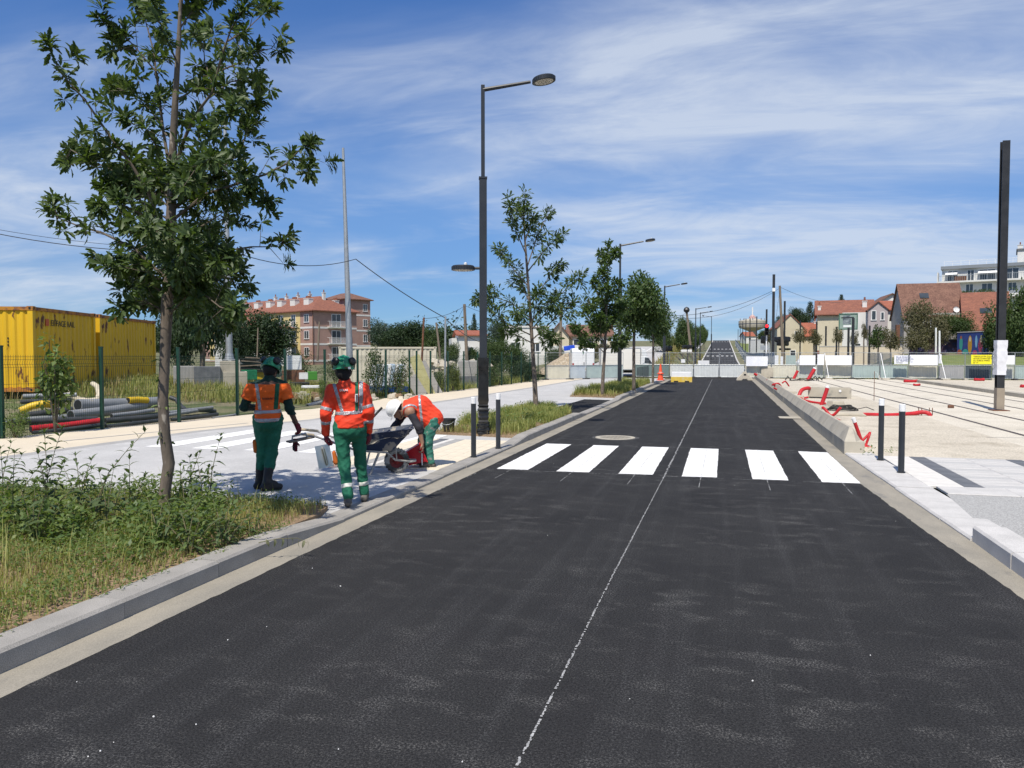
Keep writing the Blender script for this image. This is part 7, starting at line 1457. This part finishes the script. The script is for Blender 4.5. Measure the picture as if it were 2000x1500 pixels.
# ------------------------------------------------------------------ buildings
m_tile = M('roof_tiles', (.25, .1, .062), (.185, .075, .052), 1.6, .85, stretch=(1, 1, 3), bump=.5, bsc=9, fine=.25, fsc=6); m_tilb = M('brown_tiles', (.14, .07, .05), (.19, .1, .07), 1.5, .85, bump=.5, bsc=9, fine=.25, fsc=6); m_tilr = M('red_tiles', (.32, .105, .06), (.25, .085, .052), 1.2, .85, bump=.5, bsc=9, fine=.25, fsc=6)
m_pinkb = M('pink_brick', (.37, .235, .19), (.32, .2, .165), .8, .85, fine=.12, fsc=8); m_crw = M('cream_render', (.58, .52, .38), (.52, .46, .34), .5, .85, c3=(.42, .37, .28), ssc=.9, sth=.6, ssoft=.15); m_whw = M('white_render', (.68, .67, .63), (.6, .59, .56), .5, .85); m_gyw = M('grey_render', (.33, .31, .29), (.38, .36, .33), .6, .9); m_mvw = M('mauve_render', (.42, .37, .37), (.38, .34, .34), .6, .9); m_yel2 = M('yellow_render', (.6, .48, .22), r=.85)
class Bld:
    def __init__(s, label, base, rz, cat='building', name='house'): s.t = thing(name, label, cat, base, rz)
    def walls(s, x0, x1, y0, y1, h, mat, z0=-1.5): mb = MB(); mb.span(x0, x1, y0, y1, z0, h); mb.build('wall', mat, s.t)
    def gable(s, x0, x1, y0, y1, h, rise, mat, wmat, axis='x', o=.35, th=.14):
        mb = MB(); w2 = MB()
        if axis == 'x':
            ym = (y0 + y1) / 2; sl = rise / (ym - y0); A = [(y0 - o, h - o * sl), (ym, h + rise), (y1 + o, h - o * sl), (y1 + o, h - o * sl + th), (ym, h + rise + th), (y0 - o, h - o * sl + th)]; mb.prism(A, (x0 - o, x1 + o), fn=lambda a, b, c: (c, a, b)); w2.prism([(y0, h - .01), (y1, h - .01), (ym, h + rise - .02)], (x0 + .01, x1 - .01), fn=lambda a, b, c: (c, a, b))
        else:
            xm = (x0 + x1) / 2; sl = rise / (xm - x0); A = [(x0 - o, h - o * sl), (xm, h + rise), (x1 + o, h - o * sl), (x1 + o, h - o * sl + th), (xm, h + rise + th), (x0 - o, h - o * sl + th)]; mb.prism(A, (y0 - o, y1 + o), fn=lambda a, b, c: (a, c, b)); w2.prism([(x0, h - .01), (x1, h - .01), (xm, h + rise - .02)], (y0 + .01, y1 - .01), fn=lambda a, b, c: (a, c, b))
        s.roof = mb.build('roof', mat, s.t); w2.build('gable_wall', wmat, s.t)
    def hip(s, x0, x1, y0, y1, h, rise, mat, o=.4):
        x0, x1, y0, y1 = x0 - o, x1 + o, y0 - o, y1 + o; mb = MB(); k = min(x1 - x0, y1 - y0) / 2; th = .15
        if (x1 - x0) > (y1 - y0): r0, r1 = (x0 + k, (y0 + y1) / 2), (x1 - k, (y0 + y1) / 2)
        else: r0, r1 = ((x0 + x1) / 2, y0 + k), ((x0 + x1) / 2, y1 - k)
        b = [(x0, y0), (x1, y0), (x1, y1), (x0, y1)]; v = [(*p, h - .02) for p in b] + [(*p, h + th) for p in b] + [(*r0, h + rise), (*r1, h + rise)]
        f = [(0, 1, 5, 4), (1, 2, 6, 5), (2, 3, 7, 6), (3, 0, 4, 7), (3, 2, 1, 0)] + ([(4, 5, 9, 8), (5, 6, 9), (6, 7, 8, 9), (7, 4, 8)] if (x1 - x0) > (y1 - y0) else [(4, 5, 8), (5, 6, 9, 8), (6, 7, 9), (7, 4, 8, 9)])
        mb.add(v, f); s.roof = mb.build('roof', mat, s.t)
    def win(s, face, u, z, w, h, at=0.0, fm=None, gm=None, shut=None):
        fm = fm or m_white; gm = gm or m_glass; mb = MB(); f = .08; n = -1
        def bx(u0, u1, z0, z1, q0, q1, m_=None):
            m_ = m_ or mb
            if face == 'f': m_.span(u0, u1, at - q1, at - q0, z0, z1)
            elif face == 'l': m_.span(at - q1, at - q0, u0, u1, z0, z1)
            else: m_.span(at + q0, at + q1, u0, u1, z0, z1)
        bx(u, u + f, z, z + h, -.1, .05); bx(u + w - f, u + w, z, z + h, -.1, .05); bx(u + f, u + w - f, z + h - f, z + h, -.1, .05); bx(u - .05, u + w + .05, z - .1, z, -.1, .1)
        if w > .9: bx(u + w / 2 - .035, u + w / 2 + .035, z, z + h - f, -.1, .04)
        o = mb.build('window', fm, s.t); pb = MB(); bx(u + f, u + w - f, z, z + h - f, -.05, .02, pb); pb.build('pane', gm, o)
        if shut:
            for q in (u - w * .5, u + w): sb = MB(); bx(q, q + w * .48, z, z + h, .0, .05, sb); sb.build('shutter', shut, s.t)
    def chimney(s, x, y, z, w=.6, d=.9, h=1.2, pots=3, mat=None):
        mb = MB(); mb.span(x - w / 2, x + w / 2, y - d / 2, y + d / 2, z - .8, z + h); mb.span(x - w / 2 - .06, x + w / 2 + .06, y - d / 2 - .06, y + d / 2 + .06, z + h, z + h + .1); o = mb.build('chimney', mat or m_whw, s.t)
        for k in range(pots): mb = MB(); mb.lathe([(.13, 0), (.1, .5)], (x, y - d / 2 + d * (k + .5) / pots, z + h + .1), 7); mb.build('chimney_pot', m_tile, o)
    def balcony(s, face, u, z, w, at=0.0, dp=1.0):
        fn = (lambda a, b: (a, b)) if face == 'f' else (lambda a, b: (b, a)); mb = MB()
        def bx(u0, u1, q0, q1, z0, z1):
            if face == 'f': mb.span(u0, u1, at - q1, at - q0, z0, z1)
            else: mb.span(at - q1, at - q0, u0, u1, z0, z1)
        bx(u, u + w, 0, dp, z - .18, z); o = mb.build('balcony', m_whw, s.t); mb = MB(); n = max(3, int(w / .16))
        for k in range(n + 1): bx(u + w * k / n - .015, u + w * k / n + .015, dp - .04, dp - .01, z, z + .95)
        bx(u, u + w, dp - .05, dp, z + .95, z + 1.0); bx(u, u + .03, 0, dp - .05, z + .95, z + 1.0); bx(u + w - .03, u + w, 0, dp - .05, z + .95, z + 1.0); mb.build('railing', m_white, o)
# pink apartment block, corner towards the camera
zc = -.3; cn = PZ(612, 136, zc); he = P(612, 607, 136).z - zc; bb = Bld('long pink brick apartment block with red hipped roof and many chimneys', cn, YAW + RAD(48), 'apartment block', 'apartment_block'); LX, LY = 9.4, 40
bb.walls(0, LX, 0, LY, he, m_pinkb); bb.hip(0, LX, 0, LY, he, 3.1, m_tile, .55); fl = he / 3.35
for k in range(1, 4):
    z = he - k * fl * 1.0; 
    if z > .3: mb = MB(); mb.span(-.03, LX + .03, -.03, LY, z - .12, z + .22); mb.build('string_course', m_whw, bb.t)
mb = MB(); mb.span(-.04, 0, 4.0, LY - 2, fl * .35, he - .05); mb.build('render_panel', m_yel2, bb.t)
for k in range(3):
    z = he - (k + 1) * fl + .25; bb.win('f', 3.9, z, 2.0, fl * .78); bb.balcony('f', 3.0, z, 3.8, dp=.7)
    for j in range(9): y = 1.2 + j * 4.2; bb.win('l', y, z + (.0 if j % 2 else .8), 1.5, fl * .75 if j % 2 else 1.4, -.04)
    for j in (1, 3, 5, 7): bb.balcony('l', .6 + j * 4.2, z, 3.6, -.04)
for y in (4.5, 9, 13.5, 17.5, 22, 27, 32): bb.chimney(LX * .22, y, he + 1.3, 1.0, 1.6, 1.1, 5)
for y in (3.5, 8, 12, 16, 20): bb.chimney(LX * .5, y, he + 2.7, .5, .5, .9, 1)
for y in (4.0, 11): bb.chimney(LX * .8, y, he + 1.2, .9, 1.2, 1.1, 4)
mb = MB(); mb.tube([(-.08, -.08, 0), (-.08, -.08, he)], .07, 6); mb.build('drainpipe', m_rust, bb.t)
b2 = PZ(690, 150, zc); bb = Bld('second pink brick wing behind the first block, edge showing at right', b2, YAW + RAD(44), 'apartment block', 'apartment_block'); h2 = P(700, 587, 152).z - zc; bb.walls(-2, 4, 0, 9, h2, m_pinkb); bb.hip(-2, 4, 0, 9, h2, 1.6, m_tilb, .5)
for k in (1, 2, 3): z = h2 - k * 3.0; mb = MB(); mb.span(-2.03, 4.03, -.03, 9, z - .1, z + .2); mb.build('string_course', m_whw, bb.t); bb.win('f', 2.3, z + .9, 1.0, 1.4)
bw = Bld('pale apartment block glimpsed behind the oak and the mast', PZ(420, 125, 0), YAW + RAD(20), 'apartment block', 'apartment_block'); bw.walls(0, 12, 0, 10, P(430, 640, 125).z, m_whw); bw.hip(0, 12, 0, 10, P(430, 640, 125).z, 2.0, m_tile)
for k in range(3):
    for j in range(4): bw.win('f', 1 + j * 2.8, .6 + k * 2.6, 1.1, 1.4)
# left-middle small buildings
hb = Bld('white walled house with red roof behind the wooden utility pole', PZ(896, 95, -.3), YAW + RAD(8)); hb.walls(0, 3.2, 0, 7, P(900, 655, 95).z + .3, m_whw); hb.gable(0, 3.2, 0, 7, P(900, 655, 95).z + .3, .6, m_tilr, m_whw); hb.walls(-.8, 0, 1, 7, 4.2, m_whw); hb.win('f', 1.0, 2.0, .9, 1.1)
hb = Bld('long white flat roofed building behind the slender tree', PZ(985, 84, -.2), YAW - RAD(3), 'building', 'flat_building'); hh = P(1000, 640, 84).z + .2; hb.walls(0, 4.8, 0, 8, hh, m_whw); mb = MB(); mb.span(-.1, 4.9, -.1, 8.1, hh, hh + .2); mb.build('roof_edge', m_whw, hb.t); hb.win('f', .7, 2.4, 1.0, 1.0); hb.win('f', 2.9, 2.4, 1.0, 1.0); hb.walls(4.8, 8, -1.5, 6, hh * .6, m_whw)
hb = Bld('cream gabled house with dark brown roof behind the street trees', PZ(1072, 92, -.2), YAW - RAD(4)); hh = P(1080, 656, 92).z + .2; hb.walls(0, 2.4, 0, 9, hh, m_crw); hb.gable(0, 2.4, 0, 9, hh, 1.45, m_tilb, m_crw, 'y'); hb.walls(2.4, 7.5, 1.5, 9, hh * 1.02, m_crw); hb.gable(2.4, 7.5, 1.5, 9, hh * 1.02, 1.3, m_tilb, m_crw); 
for u in (2.9, 4.5, 6.1): hb.win('f', u, hh - 1.1, .9, .75, 1.5)
hb.balcony('f', 2.6, hh - 2.1, 4.6, 1.5)
# right-hand houses
def gz(px, d): p = PZ(px, d, 0); p.z = float(hground(p.x, p.y)); return p
hb = Bld('cream gabled house with orange tiled side roof behind the traffic light', gz(1517, 112), YAW - RAD(12)); zb = hb.t.location.z; h1 = P(1530, 640, 112).z - zb; hb.walls(0, 3.6, 0, 9, h1, m_crw); hb.gable(0, 3.6, 0, 9, h1, P(1535, 615, 112).z - P(1535, 640, 112).z, m_tile, m_crw, 'y', .15); hb.walls(3.6, 7.2, 1.2, 9, h1 * .8, m_crw); hb.gable(3.6, 7.2, 1.2, 9, h1 * .8, 1.9, m_tilr, m_crw, 'x'); hb.win('f', 1.8, 1.2, .8, 1.3); hb.win('f', 2.4, h1 - 1.2, .5, .7); hb.chimney(6.0, 5, h1 * .8 + 1.6, .4, .5, .5, 1)
hb = Bld('long cream house with red tiled roof and white chimney above the parked cars', gz(1595, 104), YAW - RAD(21), 'house', 'terraced_house'); zb = hb.t.location.z; h1 = P(1600, 617, 104).z - zb; hb.walls(0, 3.1, 0, 9, h1, m_crw); hb.walls(3.1, 6.9, -.5, 9, h1 + .35, m_whw); hb.gable(-.0, 6.9, -.1, 9, h1 + .2, 2.0, m_tile, m_crw); hb.chimney(5.9, 2.0, h1 + .9, .55, .6, 1.0, 4); hb.chimney(.25, 1.2, h1 + .6, .4, .5, .7, 2); mb = MB(); mb.span(0, 3.1, -.03, 0, h1 * .2, h1 * .34); mb.build('wall_band', m_tile, hb.t)
hb.win('f', .8, 1.0, .8, 1.2); hb.win('f', 4.6, h1 * .35, .8, .9, -.5)
hb = Bld('mauve gabled house beside the white chimney', gz(1694, 100), YAW - RAD(20)); zb = hb.t.location.z; h1 = P(1710, 605, 100).z - zb; hb.walls(0, 2.3, 0, 8, h1, m_mvw); hb.gable(0, 2.3, 0, 8, h1, 1.0, m_tile, m_mvw, 'y', .18); hb.win('f', .35, h1 - 1.3, .6, 1.2); hb.win('f', 1.45, h1 - 1.3, .45, 1.0); hb.win('f', .5, h1 - 3.7, .7, 1.2)
hb = Bld('white house with bright red roof between the mauve and the brown roofed house', gz(1726, 103), YAW - RAD(22)); zb = hb.t.location.z; h1 = P(1745, 605, 103).z - zb; hb.walls(0, 2.6, 0, 9, h1, m_whw); hb.gable(-.3, 2.6, 0, 9, h1, 1.35, m_tilr, m_whw); hb.win('f', 1.4, h1 - 1.8, .8, 1.3); mb = MB(); mb.span(1.2, 3.0, -.5, 0, h1 - 3.3, h1 - 2.2); mb.build('balcony', m_gyw, hb.t)
hb = Bld('white gable end with brown roof high behind the red roofs', gz(1712, 122), YAW - RAD(14)); zb = hb.t.location.z; h1 = P(1712, 592, 122).z - zb; hb.walls(0, 4.2, 0, 8, h1, m_whw); hb.gable(0, 4.2, 0, 8, h1, 1.4, m_tilb, m_whw, 'y'); hb.win('f', 1.9, h1 - .1, .3, .5); hb.chimney(4.2, 2, h1 + .7, .9, .6, .7, 3)
hb = Bld('large grey house with steep brown roof, skylight and dish', gz(1764, 92), YAW - RAD(14), 'house', 'grey_house'); zb = hb.t.location.z; h1 = P(1770, 612, 92).z - zb; hb.walls(0, 6.6, 0, 6.5, h1, m_gyw); hb.gable(0, 6.6, 0, 6.5, h1 - .4, P(1776, 565, 92).z - zb - h1 + .4 + .8, m_tilb, m_gyw, 'x', .2); rise = P(1776, 565, 92).z - zb - h1 + 1.2
sl = math.atan2(rise, 3.25); mb = MB(); mb.box((2.6, 1.9, h1 - .4 + rise * .585 + .22), (1.0, .8, .06), rot=euler(sl, 0, 0)); mb.build('skylight', m_glass, hb.t); mb = MB(); mb.lathe([(.02, 0), (.3, .06), (.36, .14)], (5.6, .2, h1 + .35), 12, 0, (.2, -1, .3), False); mb.build('satellite_dish', m_white, hb.t); hb.win('l', 2.2, h1 - 2.4, .5, 1.3); hb.win('f', 2.0, h1 - 2.2, .9, 1.1); hb.win('f', 4.6, h1 - 2.2, .9, 1.1)
mb = MB(); mb.span(-.9, -.5, -.3, .3, -1, h1 * .72); mb.build('red_pillar', m_rust, hb.t)
hb = Bld('red tiled house with skylight right of the grey house', gz(1884, 88), YAW - RAD(26)); zb = hb.t.location.z; h1 = P(1890, 640, 88).z - zb; hb.walls(0, 4.2, 0, 7, h1, m_crw); hb.gable(0, 4.2, 0, 7, h1, P(1890, 580, 88).z - zb - h1 + .6, m_tile, m_crw); rise = P(1890, 580, 88).z - zb - h1 + .6; sl = math.atan2(rise, 3.5); mb = MB(); mb.box((2.1, 1.5, h1 + rise * .43 + .2), (1.2, .8, .06), rot=euler(sl, 0, 0)); mb.build('skylight', m_glass, hb.t)
# modern apartment block high on the right
zb = 3.5; ap = Bld('modern white apartment block with balconies and awnings at upper right', PZ(1837, 150, zb), YAW - RAD(33), 'apartment block', 'apartment_block'); zr = lambda py: P(1840, py, 150).z - zb
ap.walls(0, 30, 0, 12, zr(527), M('pale_grey_render', (.6, .6, .58), (.56, .56, .54), .4, .8)); mb = MB(); mb.span(-.2, 30.2, -.6, 12.2, zr(527), zr(521)); mb.build('roof_band', M('grey_cladding', (.2, .22, .24), r=.6), ap.t)
for z in (zr(551), zr(581)): mb = MB(); mb.span(-.6, 30.2, -1.4, 0, z - .3, z); mb.build('balcony_slab', m_whw, ap.t)
mb = MB()
for k in range(70): mb.span(-.5 + k * .36, -.46 + k * .36, -1.36, -1.32, zr(551), zr(551) + 1.0)
mb.span(-.5, 25, -1.38, -1.3, zr(551) + 1.0, zr(551) + 1.06); mb.build('railing', m_steel, ap.t)
mb = MB()
for k in range(18): mb.span(.3 + k * 1.4, .35 + k * 1.4, .3, .35, zr(521), zr(521) + 1.0)
mb.span(.3, 25, .3, .36, zr(521) + .95, zr(521) + 1.0); mb.span(.3, 25, .3, .36, zr(521) + .5, zr(521) + .54); mb.build('roof_rail', m_white, ap.t)
for u, w in ((.9, 1.8), (4.2, 1.2), (6.2, 2.6), (10.5, 2.0)): ap.win('f', u, zr(550), w, zr(530) - zr(550))
for u, w in ((4.0, 1.3), (6.6, 1.8), (10.8, 1.4)): ap.win('f', u, zr(572), w, 1.5)
for u, w in ((.6, 2.0), (6.0, 3.4)): mb = MB(); mb.box((u + w / 2, -.7, zr(536)), (w, 1.5, .06), rot=euler(RAD(22), 0, 0)); mb.build('awning', m_white, ap.t)
mb = MB(); mb.span(2.2, 4.2, -1.28, -1.1, zr(551), zr(551) + .9); mb.build('balcony_screen', m_rust, ap.t); mb = MB(); mb.span(12.2, 19, 1, 9, zr(521), zr(497)); mb.build('roof_house', m_whw, ap.t); mb = MB(); mb.span(12.0, 19.2, .8, 9.2, zr(497), zr(494)); mb.build('roof_slab', m_grand, ap.t); ap.chimney(12.6, 2, zr(492), .8, .8, .5, 2)
mb = MB(); mb.span(-.75, -.55, -1.4, 1, zr(585), zr(533)); mb.build('side_screen', m_whw, ap.t)
# water tower
a = PZ(1469, 400, float(zroad(390))); wt = thing('water_tower', 'distant concrete water tower with red and white antenna on its dish', 'water tower', a, 0); k = 400 / 1500; zz_ = lambda py: P(1469, py, 400).z - a.z
mb = MB(); mb.lathe([(2.2, -3), (1.9, zz_(647)), (6.6, zz_(640)), (6.9, zz_(636)), (6.9, zz_(627)), (5.2, zz_(625)), (1.5, zz_(622))], n=24); mb.build('tank', m_barr, wt); mb = MB(); mb.lathe([(6.95, zz_(634)), (6.95, zz_(632))], n=24, cap=False); mb.build('dark_band', m_grand, wt)
mb = MB(); mb.lathe([(2.0, zz_(625)), (1.5, zz_(618)), (.5, zz_(615))], n=10); mb.build('cupola', M('antenna_red', (.4, .08, .06), (.5, .45, .42), 1.5, .7), wt); mb = MB(); mb.tube([(0, 0, zz_(616)), (0, 0, zz_(600))], .35, 6); mb.build('antenna', m_white, wt)
for an in range(8): mb = MB(); mb.tube([(math.cos(an * .785) * 6, math.sin(an * .785) * 6, zz_(627)), (math.cos(an * .785) * 6, math.sin(an * .785) * 6, zz_(622))], .25, 5); mb.build('mast', m_steel, wt)
hb = Bld('white house with red roof under the water tower', PZ(1456, 260, float(zroad(250))), YAW); zb = hb.t.location.z; h1 = P(1460, 656, 260).z - zb; hb.walls(0, 5.0, 0, 6, h1, m_whw); hb.gable(0, 3.0, 0, 6, h1, 1.3, m_tilr, m_whw); hb.win('f', 1.0, h1 - 1.8, .9, 1.2)
# low walls, mural, graffiti
def wall(label, px0, d0, px1, d1, ytop, mat, name='garden_wall', th=.25):
    a, b = PZ(px0, d0, 0), PZ(px1, d1, 0); zt_ = P(px0, ytop, d0).z; zb_ = min(float(hground(a.x, a.y)), float(hground(b.x, b.y))) - .2; L = (b - a).length; t = thing(name, label, 'wall', (a.x, a.y, zb_), math.atan2(b.y - a.y, b.x - a.x)); mb = MB(); mb.span(0, L, 0, th, 0, zt_ - zb_); mb.build('masonry', mat, t); mb = MB(); mb.span(-.04, L + .04, -.04, th + .04, zt_ - zb_, zt_ - zb_ + .08); mb.build('coping', m_granl, t); return t, L, zt_ - zb_
wall('long cream low wall above the lawn right of the site', 1600, 86, 1765, 84, 677, m_cream); wall('pale low wall crossing behind the hill road fence', 1462, 150, 1535, 140, 664, m_whw)
t, L, h = wall('dark blue painted wall behind the railings right of the grey house', 1775, 84, 1868, 82, 664, M('navy_wall', (.02, .03, .09), (.1, .05, .06), 1.5, .8, c3=(.15, .15, .3), ssc=2, sth=.6), 'painted_wall')
t, L, h = wall('wall with a colourful mural of abstract figures', 1868, 80, 1926, 76, 650, M('mural_blue', (.025, .05, .2), (.04, .07, .26), 2, .8, c3=(.25, .3, .5), ssc=5, sth=.66), 'mural_wall')
mc = [M('mural_' + n_, c_, r=.8) for n_, c_ in (('ochre', (.5, .27, .03)), ('teal', (.05, .32, .28)), ('magenta', (.4, .05, .15)), ('sky', (.2, .4, .6)), ('rust', (.35, .1, .05)), ('cream', (.6, .55, .4)))]
for k, (u, z, w, hh, m_) in enumerate(((.14, .55, .12, .6, 1), (.14, .8, .07, .14, 4), (.45, .5, .14, .75, 0), (.45, .72, .06, .2, 5), (.66, .62, .08, .5, 3), (.8, .45, .14, .55, 2), (.3, .2, .2, .26, 1), (.62, .16, .16, .24, 2), (.82, .72, .06, .3, 5), (.1, .2, .16, .24, 4))):
    mb = MB(); n = 14; mb.add([(u * L + math.cos(a_) * w * L * .5, -.006, z * h + math.sin(a_) * hh * h * .5) for a_ in np.linspace(0, 6.283, n, endpoint=False)], [tuple(range(n))]); mb.build('mural_shape', mc[m_], t, loc=(0, -.002 * k, 0))
wall('white rendered wall at the right photo edge behind the catenary pole', 1940, 70, 2060, 70, 702, m_whw)
for i, (px, d, ht) in enumerate(((1828, 74, 640), (1835, 73, 646))): mast(['white lamp column before the dark wall, left', 'white lamp column with short arm before the dark wall'][i], px, ht, px, 690, d, .1, .08, m_white, name='lamp_column')
# ------------------------------------------------------------------ background trees
def tree_px(label, px, ytop, ybot, wpx, d, cm, name='tree', group=None):
    tp, bt = P(px, ytop, d), P(px, ybot, d); zb = float(hground(bt.x, bt.y)); rz = (tp.z - bt.z) / 2; rx = wpx / 2 * d / F_; t = thing(name, label, 'tree', (bt.x, bt.y, zb), R.random() * 6, group)
    mb = MB(); cz = bt.z - zb + rz; r0 = max(.06, rx * .06); mb.tube([(0, 0, -.3), (.05, 0, max(.1, cz - rz * .4)), (0, .05, cz + rz * .5)], [r0 * 1.2, r0, r0 * .3], 7)
    for k in range(5): a_ = k * 1.26; mb.tube([(0, 0, max(.1, cz - rz * .4)), (math.cos(a_) * rx * .5, math.sin(a_) * rx * .5, cz + rz * .1)], [r0 * .5, r0 * .15], 5)
    mb.build('trunk', m_bark, t, smooth=True); c = link('crown', cm, t, (0, 0, cz)); c.scale = (rx, rx, rz * 1.04); return t
TL = [('tall dark ivy covered tree behind the oak', 395, 395, 715, 150, 48, C_drk[0]), ('dark tree directly behind the oak crown, left part', 345, 560, 720, 90, 52, C_drk[1]), ('dark broad tree left of the pink apartment block', 520, 600, 720, 135, 80, C_drk[2]), ('dark bush like tree at the foot of the pink block', 462, 620, 715, 70, 76, C_drk[0]),
 ('blue green cedar right of the pink block', 752, 612, 690, 78, 100, C_ced), ('broad dark tree behind the cream container', 790, 622, 690, 105, 78, C_drk[1]), ('green tree behind the right end of the cream container', 848, 630, 700, 60, 66, C_mid[0]), ('light green tree between container and wooden pole', 880, 660, 720, 40, 60, C_mid[1]), ('dark pointed fir left of the lamp post', 926, 616, 665, 26, 110, C_fir[0], 'fir_tree'),
 ('wide dark tree right of the lamp post in the distance', 985, 615, 680, 70, 105, C_ced), ('green bushy tree right of the lamp post behind the fence', 965, 650, 730, 60, 58, C_mid[2]), ('mid green tree below the slender tree', 1005, 665, 735, 70, 62, C_mid[0]), ('small tree left of the lamp post at the fence', 925, 668, 730, 40, 56, C_mid[1]), ('bush before the cream gabled house', 1080, 672, 720, 45, 70, C_mid[2]), ('olive slope bush behind the box truck', 1150, 672, 705, 60, 74, C_olv[0]),
 ('olive bush between the truck and the street trees', 1180, 668, 700, 50, 80, C_olv[0]), ('yellow green bank of bushes left of the cycle path', 1320, 645, 690, 60, 105, C_pal[0]), ('dark green bank bush behind the third lamp post', 1295, 635, 690, 50, 95, C_mid[0]), ('bank bush farther along the cycle path', 1345, 652, 685, 34, 130, C_pal[1]),
 ('dark conifer row behind the cream gabled house, left part', 1558, 597, 640, 44, 140, C_drk[1]), ('dark conifer row behind the cream gabled house, right part', 1582, 592, 635, 40, 142, C_fir[0]), ('dark tree right of the wooden pole', 1530, 612, 650, 34, 138, C_drk[2]), ('small pointed conifer above the long red roof', 1643, 577, 605, 28, 125, C_fir[0], 'fir_tree'),
 ('young roadside tree before the cream house, left', 1562, 640, 675, 32, 80, C_yng[0]), ('young roadside tree before the cream house, right', 1590, 640, 680, 32, 82, C_yng[0]), ('sparse young tree under the billboard', 1638, 640, 675, 26, 76, C_yng[0]), ('thin young tree right of the billboard post', 1668, 645, 680, 20, 76, C_yng[0]), ('thin sapling before the white wall', 1688, 630, 668, 16, 76, C_yng[0]), ('young dark tree before the mauve house', 1716, 632, 690, 50, 76, C_yng[1]), ('small dark tree beside the red pillar', 1740, 640, 690, 40, 74, C_yng[0]),
 ('brownish feathery tree before the grey house', 1808, 576, 692, 84, 80, C_olv[0]), ('round green tree before the brown roof', 1872, 605, 665, 82, 82, C_mid[2]), ('olive young tree before the dark painted wall', 1790, 640, 690, 60, 74, C_yng[0]), ('grey green tree beside the mural', 1938, 610, 700, 44, 74, C_mid[0]), ('big dark green tree at the right photo edge', 1990, 530, 705, 110, 72, C_mid[1]), ('upper green tree below the modern apartment block', 1905, 562, 600, 90, 120, C_mid[0]), ('dense dark tree right of the catenary pole', 1965, 600, 705, 70, 76, C_drk[0]), ('tall tree beyond the right photo edge', 2060, 500, 700, 130, 80, C_mid[2]),
 ('round bush below the water tower', 1489, 641, 668, 24, 170, C_mid[1]), ('tree beside the house under the water tower', 1500, 640, 675, 22, 120, C_yng[0])]
for q in TL: tree_px(*q[:7], name=q[7] if len(q) > 7 else 'tree')
for i in range(9): p = (-6.8 + .3 * (i % 2), 70 + i * 13, 0); z = float(zroad(p[1])); bush_l = None
grass_h('grass', [(-6.3, 66), (-3.8, 66), (-3.8, 170), (-6.3, 170)], 9000, .6, .03, 51, m_grs, .1); grass_h('dry_grass', [(-6.3, 66), (-3.8, 66), (-3.8, 170), (-6.3, 170)], 5000, .8, .03, 52, m_grd, .1)
# distant green belt on the horizon
rs = np.random.RandomState(77); cs = []
for side in (-1, 1):
    for i in range(170):
        x = side * rs.uniform(45, 420) ; y = rs.uniform(190, 330) ; cs.append((x, y, float(hground(x, y)), rs.uniform(4, 8), rs.uniform(3.5, 7)))
V, Fq, b = [], [], 0; me = C_spr[0]; co = np.empty(len(me.vertices) * 3, np.float32); me.vertices.foreach_get('co', co); co = co.reshape(-1, 3); nf = len(co) // 4
for x, y, z, rx, rz in cs: V.append(co * (rx, rx, rz) + (x, y, z + rz * .8))
V = np.concatenate(V); tag(link('far_woods', np_mesh('far_woods', V, np.arange(len(V)).reshape(-1, 4), m_lfd)), kind='stuff')
grass_h('grass', [(4.4, 62.5), (11.4, 62.5), (11.4, 110), (4.4, 110)], 9000, .12, .03, 53, m_grs, .1)
